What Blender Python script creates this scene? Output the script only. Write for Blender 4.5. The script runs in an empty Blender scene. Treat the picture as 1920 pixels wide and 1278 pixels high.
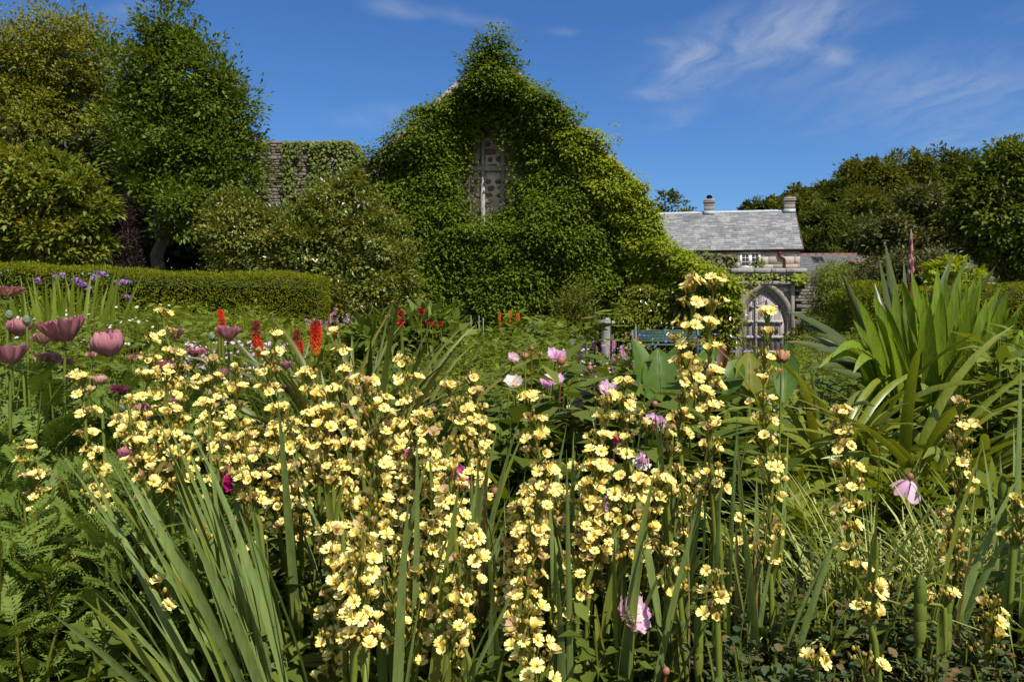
import bpy, bmesh, math, random
import numpy as np
from mathutils import Vector

rng = np.random.default_rng(11)
random.seed(11)
C = bpy.context.scene.collection
S = bpy.context.scene

# ------------------------------------------------------------------ camera
F = 1500.0                       # focal length in pixels of the 1920 px wide photograph
PITCH = math.atan(59.0 / F)      # camera looks down a little: horizon at row 580
CZ = 1.0
cam_data = bpy.data.cameras.new('camera')
cam = bpy.data.objects.new('camera', cam_data)
C.objects.link(cam)
cam.location = (0, 0, CZ)
cam.rotation_euler = (math.pi / 2 - PITCH, 0, 0)
cam_data.sensor_width = 36.0
cam_data.lens = 36.0 * F / 1920.0
cam_data.clip_start = 0.05
cam_data.clip_end = 3000.0
S.camera = cam

# ------------------------------------------------------------------ sky and sun
SUN_EL = math.radians(54)
SUN_ROT = math.radians(148)
S.view_settings.view_transform = 'Standard'
S.view_settings.look = 'None'
S.view_settings.exposure = 0.52
S.view_settings.gamma = 1.0
S.view_settings.use_curve_mapping = False

def P(px, py, d):
    """the point seen at photo pixel (px, py) at d metres in front of the camera"""
    dx = (px - 960.0) / F
    v = (639.0 - py) / F
    diry = math.cos(PITCH) + v * math.sin(PITCH)
    dirz = -math.sin(PITCH) + v * math.cos(PITCH)
    s = d / diry
    return np.array((dx * s, d, CZ + dirz * s))

def build_world():
    w = bpy.data.worlds.new('World')
    S.world = w
    w.use_nodes = True
    w.cycles.sampling_method = 'MANUAL'
    w.cycles.sample_map_resolution = 256
    nt = w.node_tree
    N = nt.nodes
    L = nt.links
    N.clear()
    out = N.new('ShaderNodeOutputWorld')
    bg = N.new('ShaderNodeBackground')
    bg.inputs['Strength'].default_value = 0.056
    sky = N.new('ShaderNodeTexSky')
    sky.sky_type = 'NISHITA'
    sky.sun_disc = False
    sky.sun_elevation = SUN_EL
    sky.sun_rotation = SUN_ROT
    sky.altitude = 0
    sky.air_density = 1.0
    sky.dust_density = 0.25
    sky.ozone_density = 3.0
    hs = N.new('ShaderNodeHueSaturation')
    hs.inputs['Saturation'].default_value = 1.12
    hs.inputs['Value'].default_value = 1.0
    gm = N.new('ShaderNodeGamma')
    gm.inputs['Gamma'].default_value = 1.0
    L.new(sky.outputs[0], gm.inputs['Color'])
    L.new(gm.outputs[0], hs.inputs['Color'])
    # high cirrus: wisps on a flat layer, in plane coordinates x/z, y/z of the view direction
    tc = N.new('ShaderNodeTexCoord')
    sep = N.new('ShaderNodeSeparateXYZ')
    L.new(tc.outputs['Generated'], sep.inputs[0])
    def math_(op, a, b=None, clamp=False):
        m = N.new('ShaderNodeMath')
        m.operation = op
        m.use_clamp = clamp
        for i, x in enumerate((a, b)):
            if x is None:
                continue
            if isinstance(x, (int, float)):
                m.inputs[i].default_value = x
            else:
                L.new(x, m.inputs[i])
        return m.outputs[0]
    zc = math_('MAXIMUM', sep.outputs[2], 0.03)
    a = math_('DIVIDE', sep.outputs[0], zc)
    b = math_('DIVIDE', sep.outputs[1], zc)
    comb = N.new('ShaderNodeCombineXYZ')
    L.new(a, comb.inputs[0])
    L.new(b, comb.inputs[1])
    # one shared warp so that the streaks feather and curl, one shared fibre pattern
    nz = N.new('ShaderNodeTexNoise')
    nz.inputs['Scale'].default_value = 1.5
    nz.inputs['Detail'].default_value = 4
    L.new(comb.outputs[0], nz.inputs['Vector'])
    sub = N.new('ShaderNodeVectorMath')
    sub.operation = 'SUBTRACT'
    sub.inputs[1].default_value = (0.5, 0.5, 0.5)
    L.new(nz.outputs['Color'], sub.inputs[0])
    scl = N.new('ShaderNodeVectorMath')
    scl.operation = 'SCALE'
    scl.inputs['Scale'].default_value = 0.55
    L.new(sub.outputs[0], scl.inputs[0])
    warped = N.new('ShaderNodeVectorMath')
    L.new(comb.outputs[0], warped.inputs[0])
    L.new(scl.outputs[0], warped.inputs[1])
    mp2 = N.new('ShaderNodeMapping')
    mp2.inputs['Rotation'].default_value = (0, 0, math.radians(-6))
    mp2.inputs['Scale'].default_value = (4.2, .8, 1)
    L.new(warped.outputs[0], mp2.inputs['Vector'])
    fb = N.new('ShaderNodeTexNoise')
    fb.inputs['Scale'].default_value = 1.5
    fb.inputs['Detail'].default_value = 6
    fb.inputs['Roughness'].default_value = 0.62
    L.new(mp2.outputs[0], fb.inputs['Vector'])
    fr = N.new('ShaderNodeMapRange')
    fr.inputs[1].default_value = 0.28
    fr.inputs[2].default_value = 0.82
    L.new(fb.outputs[0], fr.inputs[0])
    def wisp(p0, p1, width, strength, seed):
        d0 = P(p0[0], p0[1], 1.0) - np.array((0, 0, CZ))
        d1 = P(p1[0], p1[1], 1.0) - np.array((0, 0, CZ))
        A = np.array((d0[0] / d0[2], d0[1] / d0[2]))
        B = np.array((d1[0] / d1[2], d1[1] / d1[2]))
        c = (A + B) / 2
        half = np.linalg.norm(B - A) / 2
        mp = N.new('ShaderNodeMapping')
        mp.vector_type = 'TEXTURE'
        mp.inputs['Location'].default_value = (c[0], c[1], 0)
        mp.inputs['Rotation'].default_value = (0, 0, math.atan2(B[1] - A[1], B[0] - A[0]))
        mp.inputs['Scale'].default_value = (half * 1.45, width * 1.6, 1)
        L.new(warped.outputs[0], mp.inputs['Vector'])
        ln = N.new('ShaderNodeVectorMath')
        ln.operation = 'LENGTH'
        L.new(mp.outputs[0], ln.inputs[0])
        mr = N.new('ShaderNodeMapRange')
        mr.interpolation_type = 'SMOOTHSTEP'
        mr.inputs[1].default_value = 0.0
        mr.inputs[2].default_value = 1.0
        mr.inputs[3].default_value = strength
        mr.inputs[4].default_value = 0.0
        L.new(ln.outputs['Value'], mr.inputs[0])
        return mr.outputs[0]
    total = None
    for i, args in enumerate(WISPS):
        o = wisp(*args, i + 1)
        total = o if total is None else math_('ADD', total, o)
    total = math_('MULTIPLY', math_('MINIMUM', total, 1.0), fr.outputs[0])
    up = N.new('ShaderNodeMapRange')
    up.inputs[1].default_value = 0.03
    up.inputs[2].default_value = 0.12
    L.new(sep.outputs[2], up.inputs[0])
    total = math_('MULTIPLY', total, up.outputs[0])
    mix = N.new('ShaderNodeMix')
    mix.data_type = 'RGBA'
    L.new(total, mix.inputs[0])
    tn = N.new('ShaderNodeMix')
    tn.data_type = 'RGBA'
    tn.blend_type = 'MULTIPLY'
    tn.inputs[0].default_value = 1.0
    tn.inputs[7].default_value = (.73, 1.05, 1.46, 1)
    L.new(hs.outputs[0], tn.inputs[6])
    # added fill: unseen sky overhead and behind brightened and warmed; blue tint stays in front
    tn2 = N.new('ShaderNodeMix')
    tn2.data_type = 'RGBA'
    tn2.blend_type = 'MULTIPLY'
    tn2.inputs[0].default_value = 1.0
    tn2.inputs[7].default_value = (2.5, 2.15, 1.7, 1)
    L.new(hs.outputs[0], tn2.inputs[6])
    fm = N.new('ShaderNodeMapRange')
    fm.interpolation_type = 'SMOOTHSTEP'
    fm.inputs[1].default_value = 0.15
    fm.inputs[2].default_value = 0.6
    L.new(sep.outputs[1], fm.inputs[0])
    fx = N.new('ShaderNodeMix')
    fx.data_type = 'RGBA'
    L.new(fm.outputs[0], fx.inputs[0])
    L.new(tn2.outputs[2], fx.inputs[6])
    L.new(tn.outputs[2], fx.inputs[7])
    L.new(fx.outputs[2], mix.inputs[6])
    mix.inputs[7].default_value = (5.6, 6.4, 8.2, 1)
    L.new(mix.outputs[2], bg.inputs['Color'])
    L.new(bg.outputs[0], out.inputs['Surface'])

# (end pixel, end pixel, half width on the layer, strength)
WISPS = [((1250, 85), (1330, 140), 0.10, 1.1),
         ((1235, 185), (1345, 135), 0.13, 0.75),
         ((1215, 245), (1300, 180), 0.12, 0.35),
         ((1340, 130), (1430, 0), 0.17, 0.45),
         ((1430, 110), (1560, -20), 0.16, 0.45),
         ((1510, 95), (1670, -10), 0.12, 0.6),
         ((1380, 125), (1520, 110), 0.10, 0.4),
         ((1510, 80), (1610, 140), 0.10, 0.55),
         ((1700, 90), (1790, 200), 0.35, 0.4),
         ((1760, 290), (1880, 225), 0.2, 0.5),
         ((1820, 60), (1930, 10), 0.10, 0.4),
         ((1240, 170), (1560, 90), 0.5, 0.30),
         ((1600, 130), (1860, 260), 0.7, 0.34),
         ((1350, 60), (1650, 40), 0.4, 0.25),
         ((715, 22), (800, 0), 0.10, 0.5),
         ((845, 40), (900, 15), 0.12, 0.45),
         ((640, 200), (770, 235), 0.3, 0.35),
         ((1010, 62), (1050, 52), 0.08, 0.3),
         ((230, 40), (300, 10), 0.07, 0.5)]
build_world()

sun_dir = Vector((math.sin(SUN_ROT) * math.cos(SUN_EL), math.cos(SUN_ROT) * math.cos(SUN_EL), math.sin(SUN_EL)))
sun_data = bpy.data.lights.new('sun', 'SUN')
sun_data.energy = 4.8
sun_data.angle = math.radians(0.53)
sun_data.color = (1.0, 0.955, 0.87)
sun = bpy.data.objects.new('sun', sun_data)
C.objects.link(sun)
sun.rotation_euler = sun_dir.to_track_quat('Z', 'Y').to_euler()
sun.location = (20, -30, 40)

# ------------------------------------------------------------------ helpers
def nrm(a):
    return a / np.maximum(np.linalg.norm(a, axis=-1, keepdims=True), 1e-9)

def noise_fn(seed, freq, n=9):
    r = np.random.default_rng(seed)
    k = r.normal(size=(n, 3)) * freq
    ph = r.uniform(0, 6.28, n)
    def fn(p):
        p = np.asarray(p, float)
        return np.sin(p @ k.T + ph).mean(axis=-1) * 1.9
    return fn

SOLID = set()
class MB:
    def __init__(s):
        s.v = []; s.f = []; s.m = []; s.n = 0
    def add(s, v, f, mi=0):
        v = np.asarray(v, float).reshape(-1, 3)
        f = np.asarray(f, int)
        if len(f) == 0:
            return
        s.v.append(v)
        s.f.append(f + s.n)
        s.m.append(np.full(len(f), mi, int) if np.isscalar(mi) else np.asarray(mi, int))
        s.n += len(v)
    def mesh(s, name, mats, smooth=False):
        me = bpy.data.meshes.new(name)
        v = np.concatenate(s.v)
        cnt = np.concatenate([np.full(len(f), f.shape[1]) for f in s.f])
        loops = np.concatenate([f.ravel() for f in s.f])
        me.vertices.add(len(v))
        me.vertices.foreach_set('co', v.ravel())
        me.loops.add(len(loops))
        me.loops.foreach_set('vertex_index', loops)
        me.polygons.add(len(cnt))
        st = np.concatenate(([0], np.cumsum(cnt)[:-1]))
        me.polygons.foreach_set('loop_start', st)
        if not isinstance(mats, (list, tuple)):
            mats = [mats]
        for m in mats:
            me.materials.append(m)
        me.polygons.foreach_set('material_index', np.concatenate(s.m))
        me.update(calc_edges=True)
        if smooth:
            me.polygons.foreach_set('use_smooth', np.ones(len(cnt), bool))
        me.validate()
        if any(m.name in SOLID for m in mats):
            # hard surfaces: every face turned outwards
            bm = bmesh.new()
            bm.from_mesh(me)
            bmesh.ops.recalc_face_normals(bm, faces=bm.faces)
            bm.to_mesh(me)
            bm.free()
        return me
    def build(s, name, mats, parent=None, smooth=False):
        return put(name, s.mesh(name, mats, smooth), parent)

def put(name, me, parent=None, loc=None, rot=None, scale=None):
    o = bpy.data.objects.new(name, me)
    C.objects.link(o)
    if parent is not None:
        o.parent = parent
    if loc is not None:
        o.location = loc
    if rot is not None:
        o.rotation_euler = rot
    if scale is not None:
        o.scale = (scale,) * 3 if np.isscalar(scale) else scale
    return o

def tag(o, label=None, cat=None, group=None, kind=None):
    if label: o['label'] = label
    if cat: o['category'] = cat
    if group: o['group'] = group
    if kind: o['kind'] = kind
    return o

def thing(name, label, cat, loc=(0, 0, 0), rz=0.0, group=None):
    o = bpy.data.objects.new(name, None)
    o.empty_display_size = 0.1
    C.objects.link(o)
    o.location = loc
    o.rotation_euler = (0, 0, rz)
    return tag(o, label, cat, group)

def frames(d, up):
    Y = nrm(d)
    X = np.cross(Y, up)
    bad = np.linalg.norm(X, axis=-1) < 1e-4
    if bad.any():
        X[bad] = np.cross(Y[bad], np.array((1.0, 0.3, 0.1)))
    X = nrm(X)
    return X, Y, np.cross(X, Y)

def scatter(mb, tpl, pos, d, up, scale, mi=0):
    tv, tf = tpl
    pos = np.asarray(pos, float)
    N = len(pos)
    if N == 0:
        return
    up = np.broadcast_to(np.asarray(up, float), (N, 3))
    X, Y, Z = frames(np.asarray(d, float), up)
    sc = np.broadcast_to(np.asarray(scale, float), (N,)) if np.ndim(scale) < 2 else scale
    if np.ndim(sc) == 1:
        sc = np.stack([sc, sc, sc], 1)
    v = (pos[:, None] + tv[None, :, 0, None] * (X * sc[:, :1])[:, None]
         + tv[None, :, 1, None] * (Y * sc[:, 1:2])[:, None] + tv[None, :, 2, None] * (Z * sc[:, 2:])[:, None])
    off = (np.arange(N) * len(tv))[:, None, None]
    if isinstance(tf, list):
        v = v.reshape(-1, 3)
        for j, (fa, m) in enumerate(tf):
            g = (np.asarray(fa)[None] + off).reshape(-1, np.asarray(fa).shape[1])
            if j == 0:
                base = mb.n
                mb.add(v, g, m)
            else:
                mb.f.append(g + base); mb.m.append(np.full(len(g), m, int))
        return
    mb.add(v.reshape(-1, 3), (tf[None] + off).reshape(-1, tf.shape[1]), mi)

def A(*x):
    return np.array(x, float)

# leaf templates: unit long along +Y, normal +Z
LEAF = (np.array([(0, 0, 0), (-.26, .42, .07), (0, .5, -.02), (.26, .42, .07), (0, 1, -.12)], float),
        np.array([(0, 2, 4, 1), (0, 3, 4, 2)]))
NARROW = (np.array([(0, 0, 0), (-.11, .4, .03), (0, .5, 0), (.11, .4, .03), (0, 1, -.15)], float),
          np.array([(0, 2, 4, 1), (0, 3, 4, 2)]))
DIAMOND = (np.array([(0, 0, 0), (.3, .45, 0), (0, 1, -.1), (-.3, .45, 0)], float), np.array([(0, 1, 2, 3)]))
ROUND = (np.array([(0, 0, 0), (.33, .2, .04), (.42, .55, .05), (.2, .9, 0), (0, 1, -.08), (-.2, .9, 0), (-.42, .55, .05), (-.33, .2, .04), (0, .5, -.03)], float),
         np.array([(8, 0, 1, 2), (8, 2, 3, 4), (8, 4, 5, 6), (8, 6, 7, 0)]))

def lobed(n=5, deep=.55, teeth=True):
    vs = [(0, .08, 0)]
    m = n * 4
    for i in range(m + 1):
        a = -2.3 + 4.6 * i / m
        ph = (i % 4) / 4
        r = 1 - deep * abs(math.sin(math.pi * (i / 4 + .5)))
        if teeth and i % 2: r *= 1.04
        lob = 0.75 + .25 * math.cos(a)
        vs.append((.55 * r * lob * math.sin(a), .1 + .75 * r * lob * math.cos(a) * .95, .05 * math.cos(a * 3) - .1 * r * r))
    fs = [(0, i + 1, i + 2) for i in range(m)]
    return (np.array(vs, float), np.array(fs))
LOBED = lobed()

def pinnate(n=7, w=.3, taper=True, wd_=.26):
    """deeply cut leaf: pairs of toothed lobes along a midrib"""
    vs = []; fs = []
    def leaflet(p, ang, l, wd, z):
        b = len(vs)
        c, s = math.cos(ang), math.sin(ang)
        for (u, v, h) in ((0, 0, 0), (.35, wd, .03), (.7, wd * .75, .02), (1, 0, -.06), (.7, -wd * .75, .02), (.35, -wd, .03)):
            vs.append((p[0] + c * u * l - s * v * l, p[1] + s * u * l + c * v * l, z + h * l - .2 * (p[1]) ** 2 * .6))
        fs.append((b, b + 5, b + 2, b + 1) if False else (b, b + 1, b + 2, b + 5))
        fs.append((b + 5, b + 2, b + 3, b + 4))
    for i in range(n):
        t = .12 + .78 * i / (n - 1)
        l = w * (math.sin(math.pi * (0.18 + .72 * t)) ** .8) * (1.0 if taper else 1)
        for sgn in (-1, 1):
            leaflet((0, t, 0), math.pi / 2 - sgn * 1.0, l, wd_, .0)
    leaflet((0, .88, 0), math.pi / 2, .22, .3, 0)
    b = len(vs)
    for t in (0, .5, .95):
        vs.append((-.012, t, -.2 * t * t * .6)); vs.append((.012, t, -.2 * t * t * .6))
    fs.append((b, b + 1, b + 3, b + 2)); fs.append((b + 2, b + 3, b + 5, b + 4))
    return (np.array(vs, float), np.array(fs))
PINNATE = pinnate()
FERN = pinnate(9, .27, True, .17)
PINNATE = pinnate(8, .3, True, .19)

def tube(mb, pts, rad, seg=6, mi=0, cap=True):
    pts = np.asarray(pts, float)
    n = len(pts)
    rad = np.broadcast_to(np.asarray(rad, float), (n,))
    t = nrm(np.gradient(pts, axis=0))
    ref = np.array((1.0, 0.02, 0.05)) if abs(t[0][0]) < .8 else np.array((0.03, 1.0, 0.02))
    u = nrm(np.cross(t, ref)); w = np.cross(t, u)
    a = np.linspace(0, 2 * math.pi, seg, endpoint=False)
    ring = np.cos(a)[None, :, None] * u[:, None] + np.sin(a)[None, :, None] * w[:, None]
    v = (pts[:, None] + ring * rad[:, None, None]).reshape(-1, 3)
    i = np.arange(n - 1)[:, None] * seg; j = np.arange(seg)[None]; k = (j + 1) % seg
    f = np.stack([i + j, i + k, i + k + seg, i + j + seg], -1).reshape(-1, 4)
    mb.add(v, f, mi)
    if cap:
        b = mb.n
        mb.add(np.concatenate([v[-seg:], pts[-1:]]), [(q, (q + 1) % seg, seg) for q in range(seg)], mi)

def ribbon(mb, pts, wid, side, fold=.15, mi=0):
    """leaf blade: three vertices across, folded along the midrib"""
    pts = np.asarray(pts, float); n = len(pts)
    side = np.broadcast_to(np.asarray(side, float), (n, 3))
    t = nrm(np.gradient(pts, axis=0))
    side = nrm(side - t * (side * t).sum(1, keepdims=True))
    nor = np.cross(side, t)
    wid = np.asarray(wid, float)[:, None]
    L_ = pts - side * wid; R_ = pts + side * wid; M_ = pts - nor * wid * fold
    v = np.stack([L_, M_, R_], 1).reshape(-1, 3)
    f = []
    for i in range(n - 1):
        b = i * 3
        f += [(b, b + 1, b + 4, b + 3), (b + 1, b + 2, b + 5, b + 4)]
    mb.add(v, f, mi)

def box(mb, c, s, mi=0, rz=0.0, bev=0.0):
    x, y, z = np.array(s) / 2.0
    if bev <= 0:
        v = np.array([(-x, -y, -z), (x, -y, -z), (x, y, -z), (-x, y, -z), (-x, -y, z), (x, -y, z), (x, y, z), (-x, y, z)])
        f = [(0, 3, 2, 1), (4, 5, 6, 7), (0, 1, 5, 4), (1, 2, 6, 5), (2, 3, 7, 6), (3, 0, 4, 7)]
        v = v @ rotz(rz).T + np.array(c)
        mb.add(v, f, mi)
        return
    # chamfered on all edges
    vs = []
    idx = {}
    for sx in (-1, 1):
        for sy in (-1, 1):
            for sz in (-1, 1):
                for ax in range(3):
                    p = [sx * (x - bev), sy * (y - bev), sz * (z - bev)]
                    p[ax] = (sx * x, sy * y, sz * z)[ax]
                    idx[(sx, sy, sz, ax)] = len(vs)
                    vs.append(p)
    q = []; tr = []
    for ax in range(3):
        o = [i for i in range(3) if i != ax]
        for sg in (-1, 1):
            def key(a_, b_):
                k = [0, 0, 0]; k[ax] = sg; k[o[0]] = a_; k[o[1]] = b_
                return idx[(k[0], k[1], k[2], ax)]
            q.append((key(-1, -1), key(1, -1), key(1, 1), key(-1, 1)))
            # edges shared by ax and o[0]
    for ax in range(3):
        for bx in range(ax + 1, 3):
            cx = 3 - ax - bx
            for sa in (-1, 1):
                for sb in (-1, 1):
                    def kk(sc, face):
                        k = [0, 0, 0]; k[ax] = sa; k[bx] = sb; k[cx] = sc
                        return idx[(k[0], k[1], k[2], face)]
                    q.append((kk(-1, ax), kk(-1, bx), kk(1, bx), kk(1, ax)))
    for sx in (-1, 1):
        for sy in (-1, 1):
            for sz in (-1, 1):
                tr.append(tuple(idx[(sx, sy, sz, a_)] for a_ in range(3)))
    v = np.array(vs) @ rotz(rz).T + np.array(c)
    b = mb.n
    mb.add(v, q, mi)
    mb.f.append(np.array(tr) + b); mb.m.append(np.full(len(tr), mi))

def rotz(a):
    c, s = math.cos(a), math.sin(a)
    return np.array([(c, -s, 0), (s, c, 0), (0, 0, 1.0)])

def lathe(mb, prof, seg=16, c=(0, 0, 0), mi=0):
    prof = np.array(prof, float); n = len(prof)
    a = np.linspace(0, 2 * math.pi, seg, endpoint=False)
    v = np.stack([prof[:, 0, None] * np.cos(a), prof[:, 0, None] * np.sin(a), np.broadcast_to(prof[:, 1, None], (n, seg))], -1).reshape(-1, 3) + np.array(c)
    i = np.arange(n - 1)[:, None] * seg; j = np.arange(seg)[None]; k = (j + 1) % seg
    f = np.stack([i + j, i + k, i + k + seg, i + j + seg], -1).reshape(-1, 4)
    mb.add(v, f, mi)

def prism(mb, poly, y0, y1, mi=0):
    """polygon in x-z extruded along y"""
    n = len(poly)
    v = [(p[0], y0, p[1]) for p in poly] + [(p[0], y1, p[1]) for p in poly]
    b = mb.n
    mb.add(v, [(i, (i + 1) % n, (i + 1) % n + n, i + n) for i in range(n)], mi)
    mb.f.append(np.array([list(range(n))]) + b); mb.m.append(np.array([mi]))
    mb.f.append(np.array([list(range(2 * n - 1, n - 1, -1))]) + b); mb.m.append(np.array([mi]))

def inpoly(x, y, poly):
    poly = np.asarray(poly, float)
    x = np.asarray(x); y = np.asarray(y)
    r = np.zeros(x.shape, bool)
    j = len(poly) - 1
    for i in range(len(poly)):
        xi, yi = poly[i]; xj, yj = poly[j]
        c = ((yi > y) != (yj > y)) & (x < (xj - xi) * (y - yi) / (yj - yi + 1e-12) + xi)
        r ^= c
        j = i
    return r

def sstep(a, b, x):
    t = np.clip((np.asarray(x, float) - a) / (b - a), 0, 1)
    return t * t * (3 - 2 * t)

def gz(x, y):
    """ground height"""
    x = np.asarray(x, float); y = np.asarray(y, float)
    z = 0.25 * (1 - sstep(2.6, 4.2, y)) - 0.35 * sstep(5, 20, y)
    bank = sstep(16.5, 22, y + 0.25 * (x + 6)) * (1 - sstep(-5.2, -3.0, x + 0.08 * (y - 18))) * 2.3
    return z + bank

# ------------------------------------------------------------------ materials
def new_mat(name):
    m = bpy.data.materials.new(name)
    m.use_nodes = True
    nt = m.node_tree
    nt.nodes.clear()
    out = nt.nodes.new('ShaderNodeOutputMaterial')
    return m, nt.nodes, nt.links, out

def ramp(N, cols, pos=None, interp='LINEAR'):
    r = N.new('ShaderNodeValToRGB')
    cr = r.color_ramp
    cr.interpolation = interp
    n = len(cols)
    pos = pos or [i / max(1, n - 1) for i in range(n)]
    while len(cr.elements) < n:
        cr.elements.new(0.5)
    for e, c, p in zip(cr.elements, cols, pos):
        e.position = p
        e.color = (*c, 1)
    return r

def leafmat(name, cols, rough=.45, trans=.35, spec=.4, tint=(1.25, 1.15, .5), patch=0.0, patch_scale=1.5, gain=1.0, warm=(1.36, 1.06, .6), streak=0.0):
    """leaves: each leaf takes its own shade; light passes through the blade"""
    m, N, L, out = new_mat(name)
    geo = N.new('ShaderNodeNewGeometry')
    r = ramp(N, [tuple(min(.95, c[k] * gain * warm[k]) for k in range(3)) for c in cols])
    fac = geo.outputs['Random Per Island']
    if patch > 0:
        tc = N.new('ShaderNodeTexCoord')
        nz = N.new('ShaderNodeTexNoise')
        nz.inputs['Scale'].default_value = patch_scale
        nz.inputs['Detail'].default_value = 2
        L.new(tc.outputs['Object'], nz.inputs['Vector'])
        mr = N.new('ShaderNodeMapRange')
        mr.inputs[1].default_value = .3; mr.inputs[2].default_value = .7
        L.new(nz.outputs[0], mr.inputs[0])
        mx = N.new('ShaderNodeMix')
        mx.inputs[0].default_value = patch
        L.new(fac, mx.inputs[2]); L.new(mr.outputs[0], mx.inputs[3])
        fac = mx.outputs[0]
    L.new(fac, r.inputs[0])
    col = r.outputs[0]
    if streak > 0:
        # veins run the length of upright blades, with a few worn pale patches
        tc2 = N.new('ShaderNodeTexCoord')
        mp = N.new('ShaderNodeMapping')
        mp.inputs['Scale'].default_value = (150, 150, 5)
        L.new(tc2.outputs['Object'], mp.inputs['Vector'])
        n2 = N.new('ShaderNodeTexNoise')
        n2.inputs['Scale'].default_value = 1.0
        n2.inputs['Detail'].default_value = 3
        L.new(mp.outputs[0], n2.inputs['Vector'])
        r2 = ramp(N, [(1 - streak,) * 3, (1, 1, 1), (1 + streak * .9, 1 + streak * .7, 1 + streak * .3)], [.3, .5, .72])
        L.new(n2.outputs[0], r2.inputs[0])
        m2 = N.new('ShaderNodeMix'); m2.data_type = 'RGBA'; m2.blend_type = 'MULTIPLY'
        m2.inputs[0].default_value = 1.0
        L.new(col, m2.inputs[6]); L.new(r2.outputs[0], m2.inputs[7])
        col = m2.outputs[2]
    p = N.new('ShaderNodeBsdfPrincipled')
    p.inputs['Roughness'].default_value = rough
    p.inputs['Specular IOR Level'].default_value = spec
    L.new(col, p.inputs['Base Color'])
    t = N.new('ShaderNodeBsdfTranslucent')
    mu = N.new('ShaderNodeMix'); mu.data_type = 'RGBA'; mu.blend_type = 'MULTIPLY'
    mu.inputs[0].default_value = 1.0
    L.new(col, mu.inputs[6])
    mu.inputs[7].default_value = (*tint, 1)
    L.new(mu.outputs[2], t.inputs['Color'])
    ms = N.new('ShaderNodeMixShader')
    ms.inputs[0].default_value = trans
    L.new(p.outputs[0], ms.inputs[1]); L.new(t.outputs[0], ms.inputs[2])
    L.new(ms.outputs[0], out.inputs['Surface'])
    return m

def solid(name, cols, rough=.6, spec=.3, scale=6.0, detail=4, bump=0.0, bscale=None, island=0.0, metal=0.0, stretch=(1, 1, 1)):
    """opaque surface with mottled colour"""
    m, N, L, out = new_mat(name)
    tc = N.new('ShaderNodeTexCoord')
    mp = N.new('ShaderNodeMapping')
    mp.inputs['Scale'].default_value = stretch
    L.new(tc.outputs['Object'], mp.inputs['Vector'])
    nz = N.new('ShaderNodeTexNoise')
    nz.inputs['Scale'].default_value = scale
    nz.inputs['Detail'].default_value = detail
    nz.inputs['Roughness'].default_value = .65
    L.new(mp.outputs[0], nz.inputs['Vector'])
    mr = N.new('ShaderNodeMapRange')
    mr.inputs[1].default_value = .28; mr.inputs[2].default_value = .72
    L.new(nz.outputs[0], mr.inputs[0])
    fac = mr.outputs[0]
    if island > 0:
        geo = N.new('ShaderNodeNewGeometry')
        mx = N.new('ShaderNodeMix')
        mx.inputs[0].default_value = island
        L.new(fac, mx.inputs[2]); L.new(geo.outputs['Random Per Island'], mx.inputs[3])
        fac = mx.outputs[0]
    r = ramp(N, cols)
    L.new(fac, r.inputs[0])
    p = N.new('ShaderNodeBsdfPrincipled')
    p.inputs['Roughness'].default_value = rough
    p.inputs['Specular IOR Level'].default_value = spec
    p.inputs['Metallic'].default_value = metal
    L.new(r.outputs[0], p.inputs['Base Color'])
    if bump > 0:
        n2 = N.new('ShaderNodeTexNoise')
        n2.inputs['Scale'].default_value = bscale or scale * 3
        n2.inputs['Detail'].default_value = 6
        L.new(mp.outputs[0], n2.inputs['Vector'])
        b = N.new('ShaderNodeBump')
        b.inputs['Strength'].default_value = bump
        b.inputs['Distance'].default_value = .02
        L.new(n2.outputs[0], b.inputs['Height'])
        L.new(b.outputs[0], p.inputs['Normal'])
    L.new(p.outputs[0], out.inputs['Surface'])
    SOLID.add(m.name)
    return m
# ------------------------------------------------------------------ ground and hillside
M = {}
M['soil'] = solid('soil', [(.03, .022, .014), (.07, .05, .03), (.05, .055, .02)], .9, .1, 3, 6, .6)
M['turf'] = solid('turf', [(.03, .06, .012), (.05, .09, .02), (.07, .09, .03)], .9, .1, .6, 6, .4)
def build_ground():
    xs = np.concatenate([-np.geomspace(700, 14, 14), np.linspace(-13, 13, 66), np.geomspace(14, 700, 14)])
    ys = np.concatenate([-np.geomspace(300, 2, 8), np.linspace(-1, 28, 74), np.geomspace(30, 900, 14)])
    X, Y = np.meshgrid(xs, ys)
    bump = noise_fn(5, 1.3)
    Z = gz(X, Y) + .03 * bump(np.stack([X, Y, X * 0], -1)) * (np.abs(X) < 14)
    v = np.stack([X, Y, Z], -1).reshape(-1, 3)
    nx, ny = len(xs), len(ys)
    i = np.arange(ny - 1)[:, None] * nx + np.arange(nx - 1)[None]
    f = np.stack([i, i + 1, i + 1 + nx, i + nx], -1).reshape(-1, 4)
    mb = MB(); mb.add(v, f)
    o = mb.build('garden_ground', M['soil'], smooth=True)
    tag(o, kind='structure')
build_ground()

def hill_z(x, y):
    x = np.asarray(x, float); y = np.asarray(y, float)
    return -.6 + 9.5 * sstep(52, 105, y) * sstep(8, 44, x + .05 * (y - 60)) + 2.2 * sstep(52, 90, y) * sstep(0, 12, x)
def build_hill():
    xs = np.linspace(-10, 160, 50); ys = np.linspace(50, 230, 50)
    X, Y = np.meshgrid(xs, ys)
    Z = hill_z(X, Y)
    v = np.stack([X, Y, Z], -1).reshape(-1, 3)
    i = np.arange(49)[:, None] * 50 + np.arange(49)[None]
    f = np.stack([i, i + 1, i + 51, i + 50], -1).reshape(-1, 4)
    mb = MB(); mb.add(v, f)
    tag(mb.build('hillside', M['turf'], smooth=True), kind='structure')
build_hill()

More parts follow.
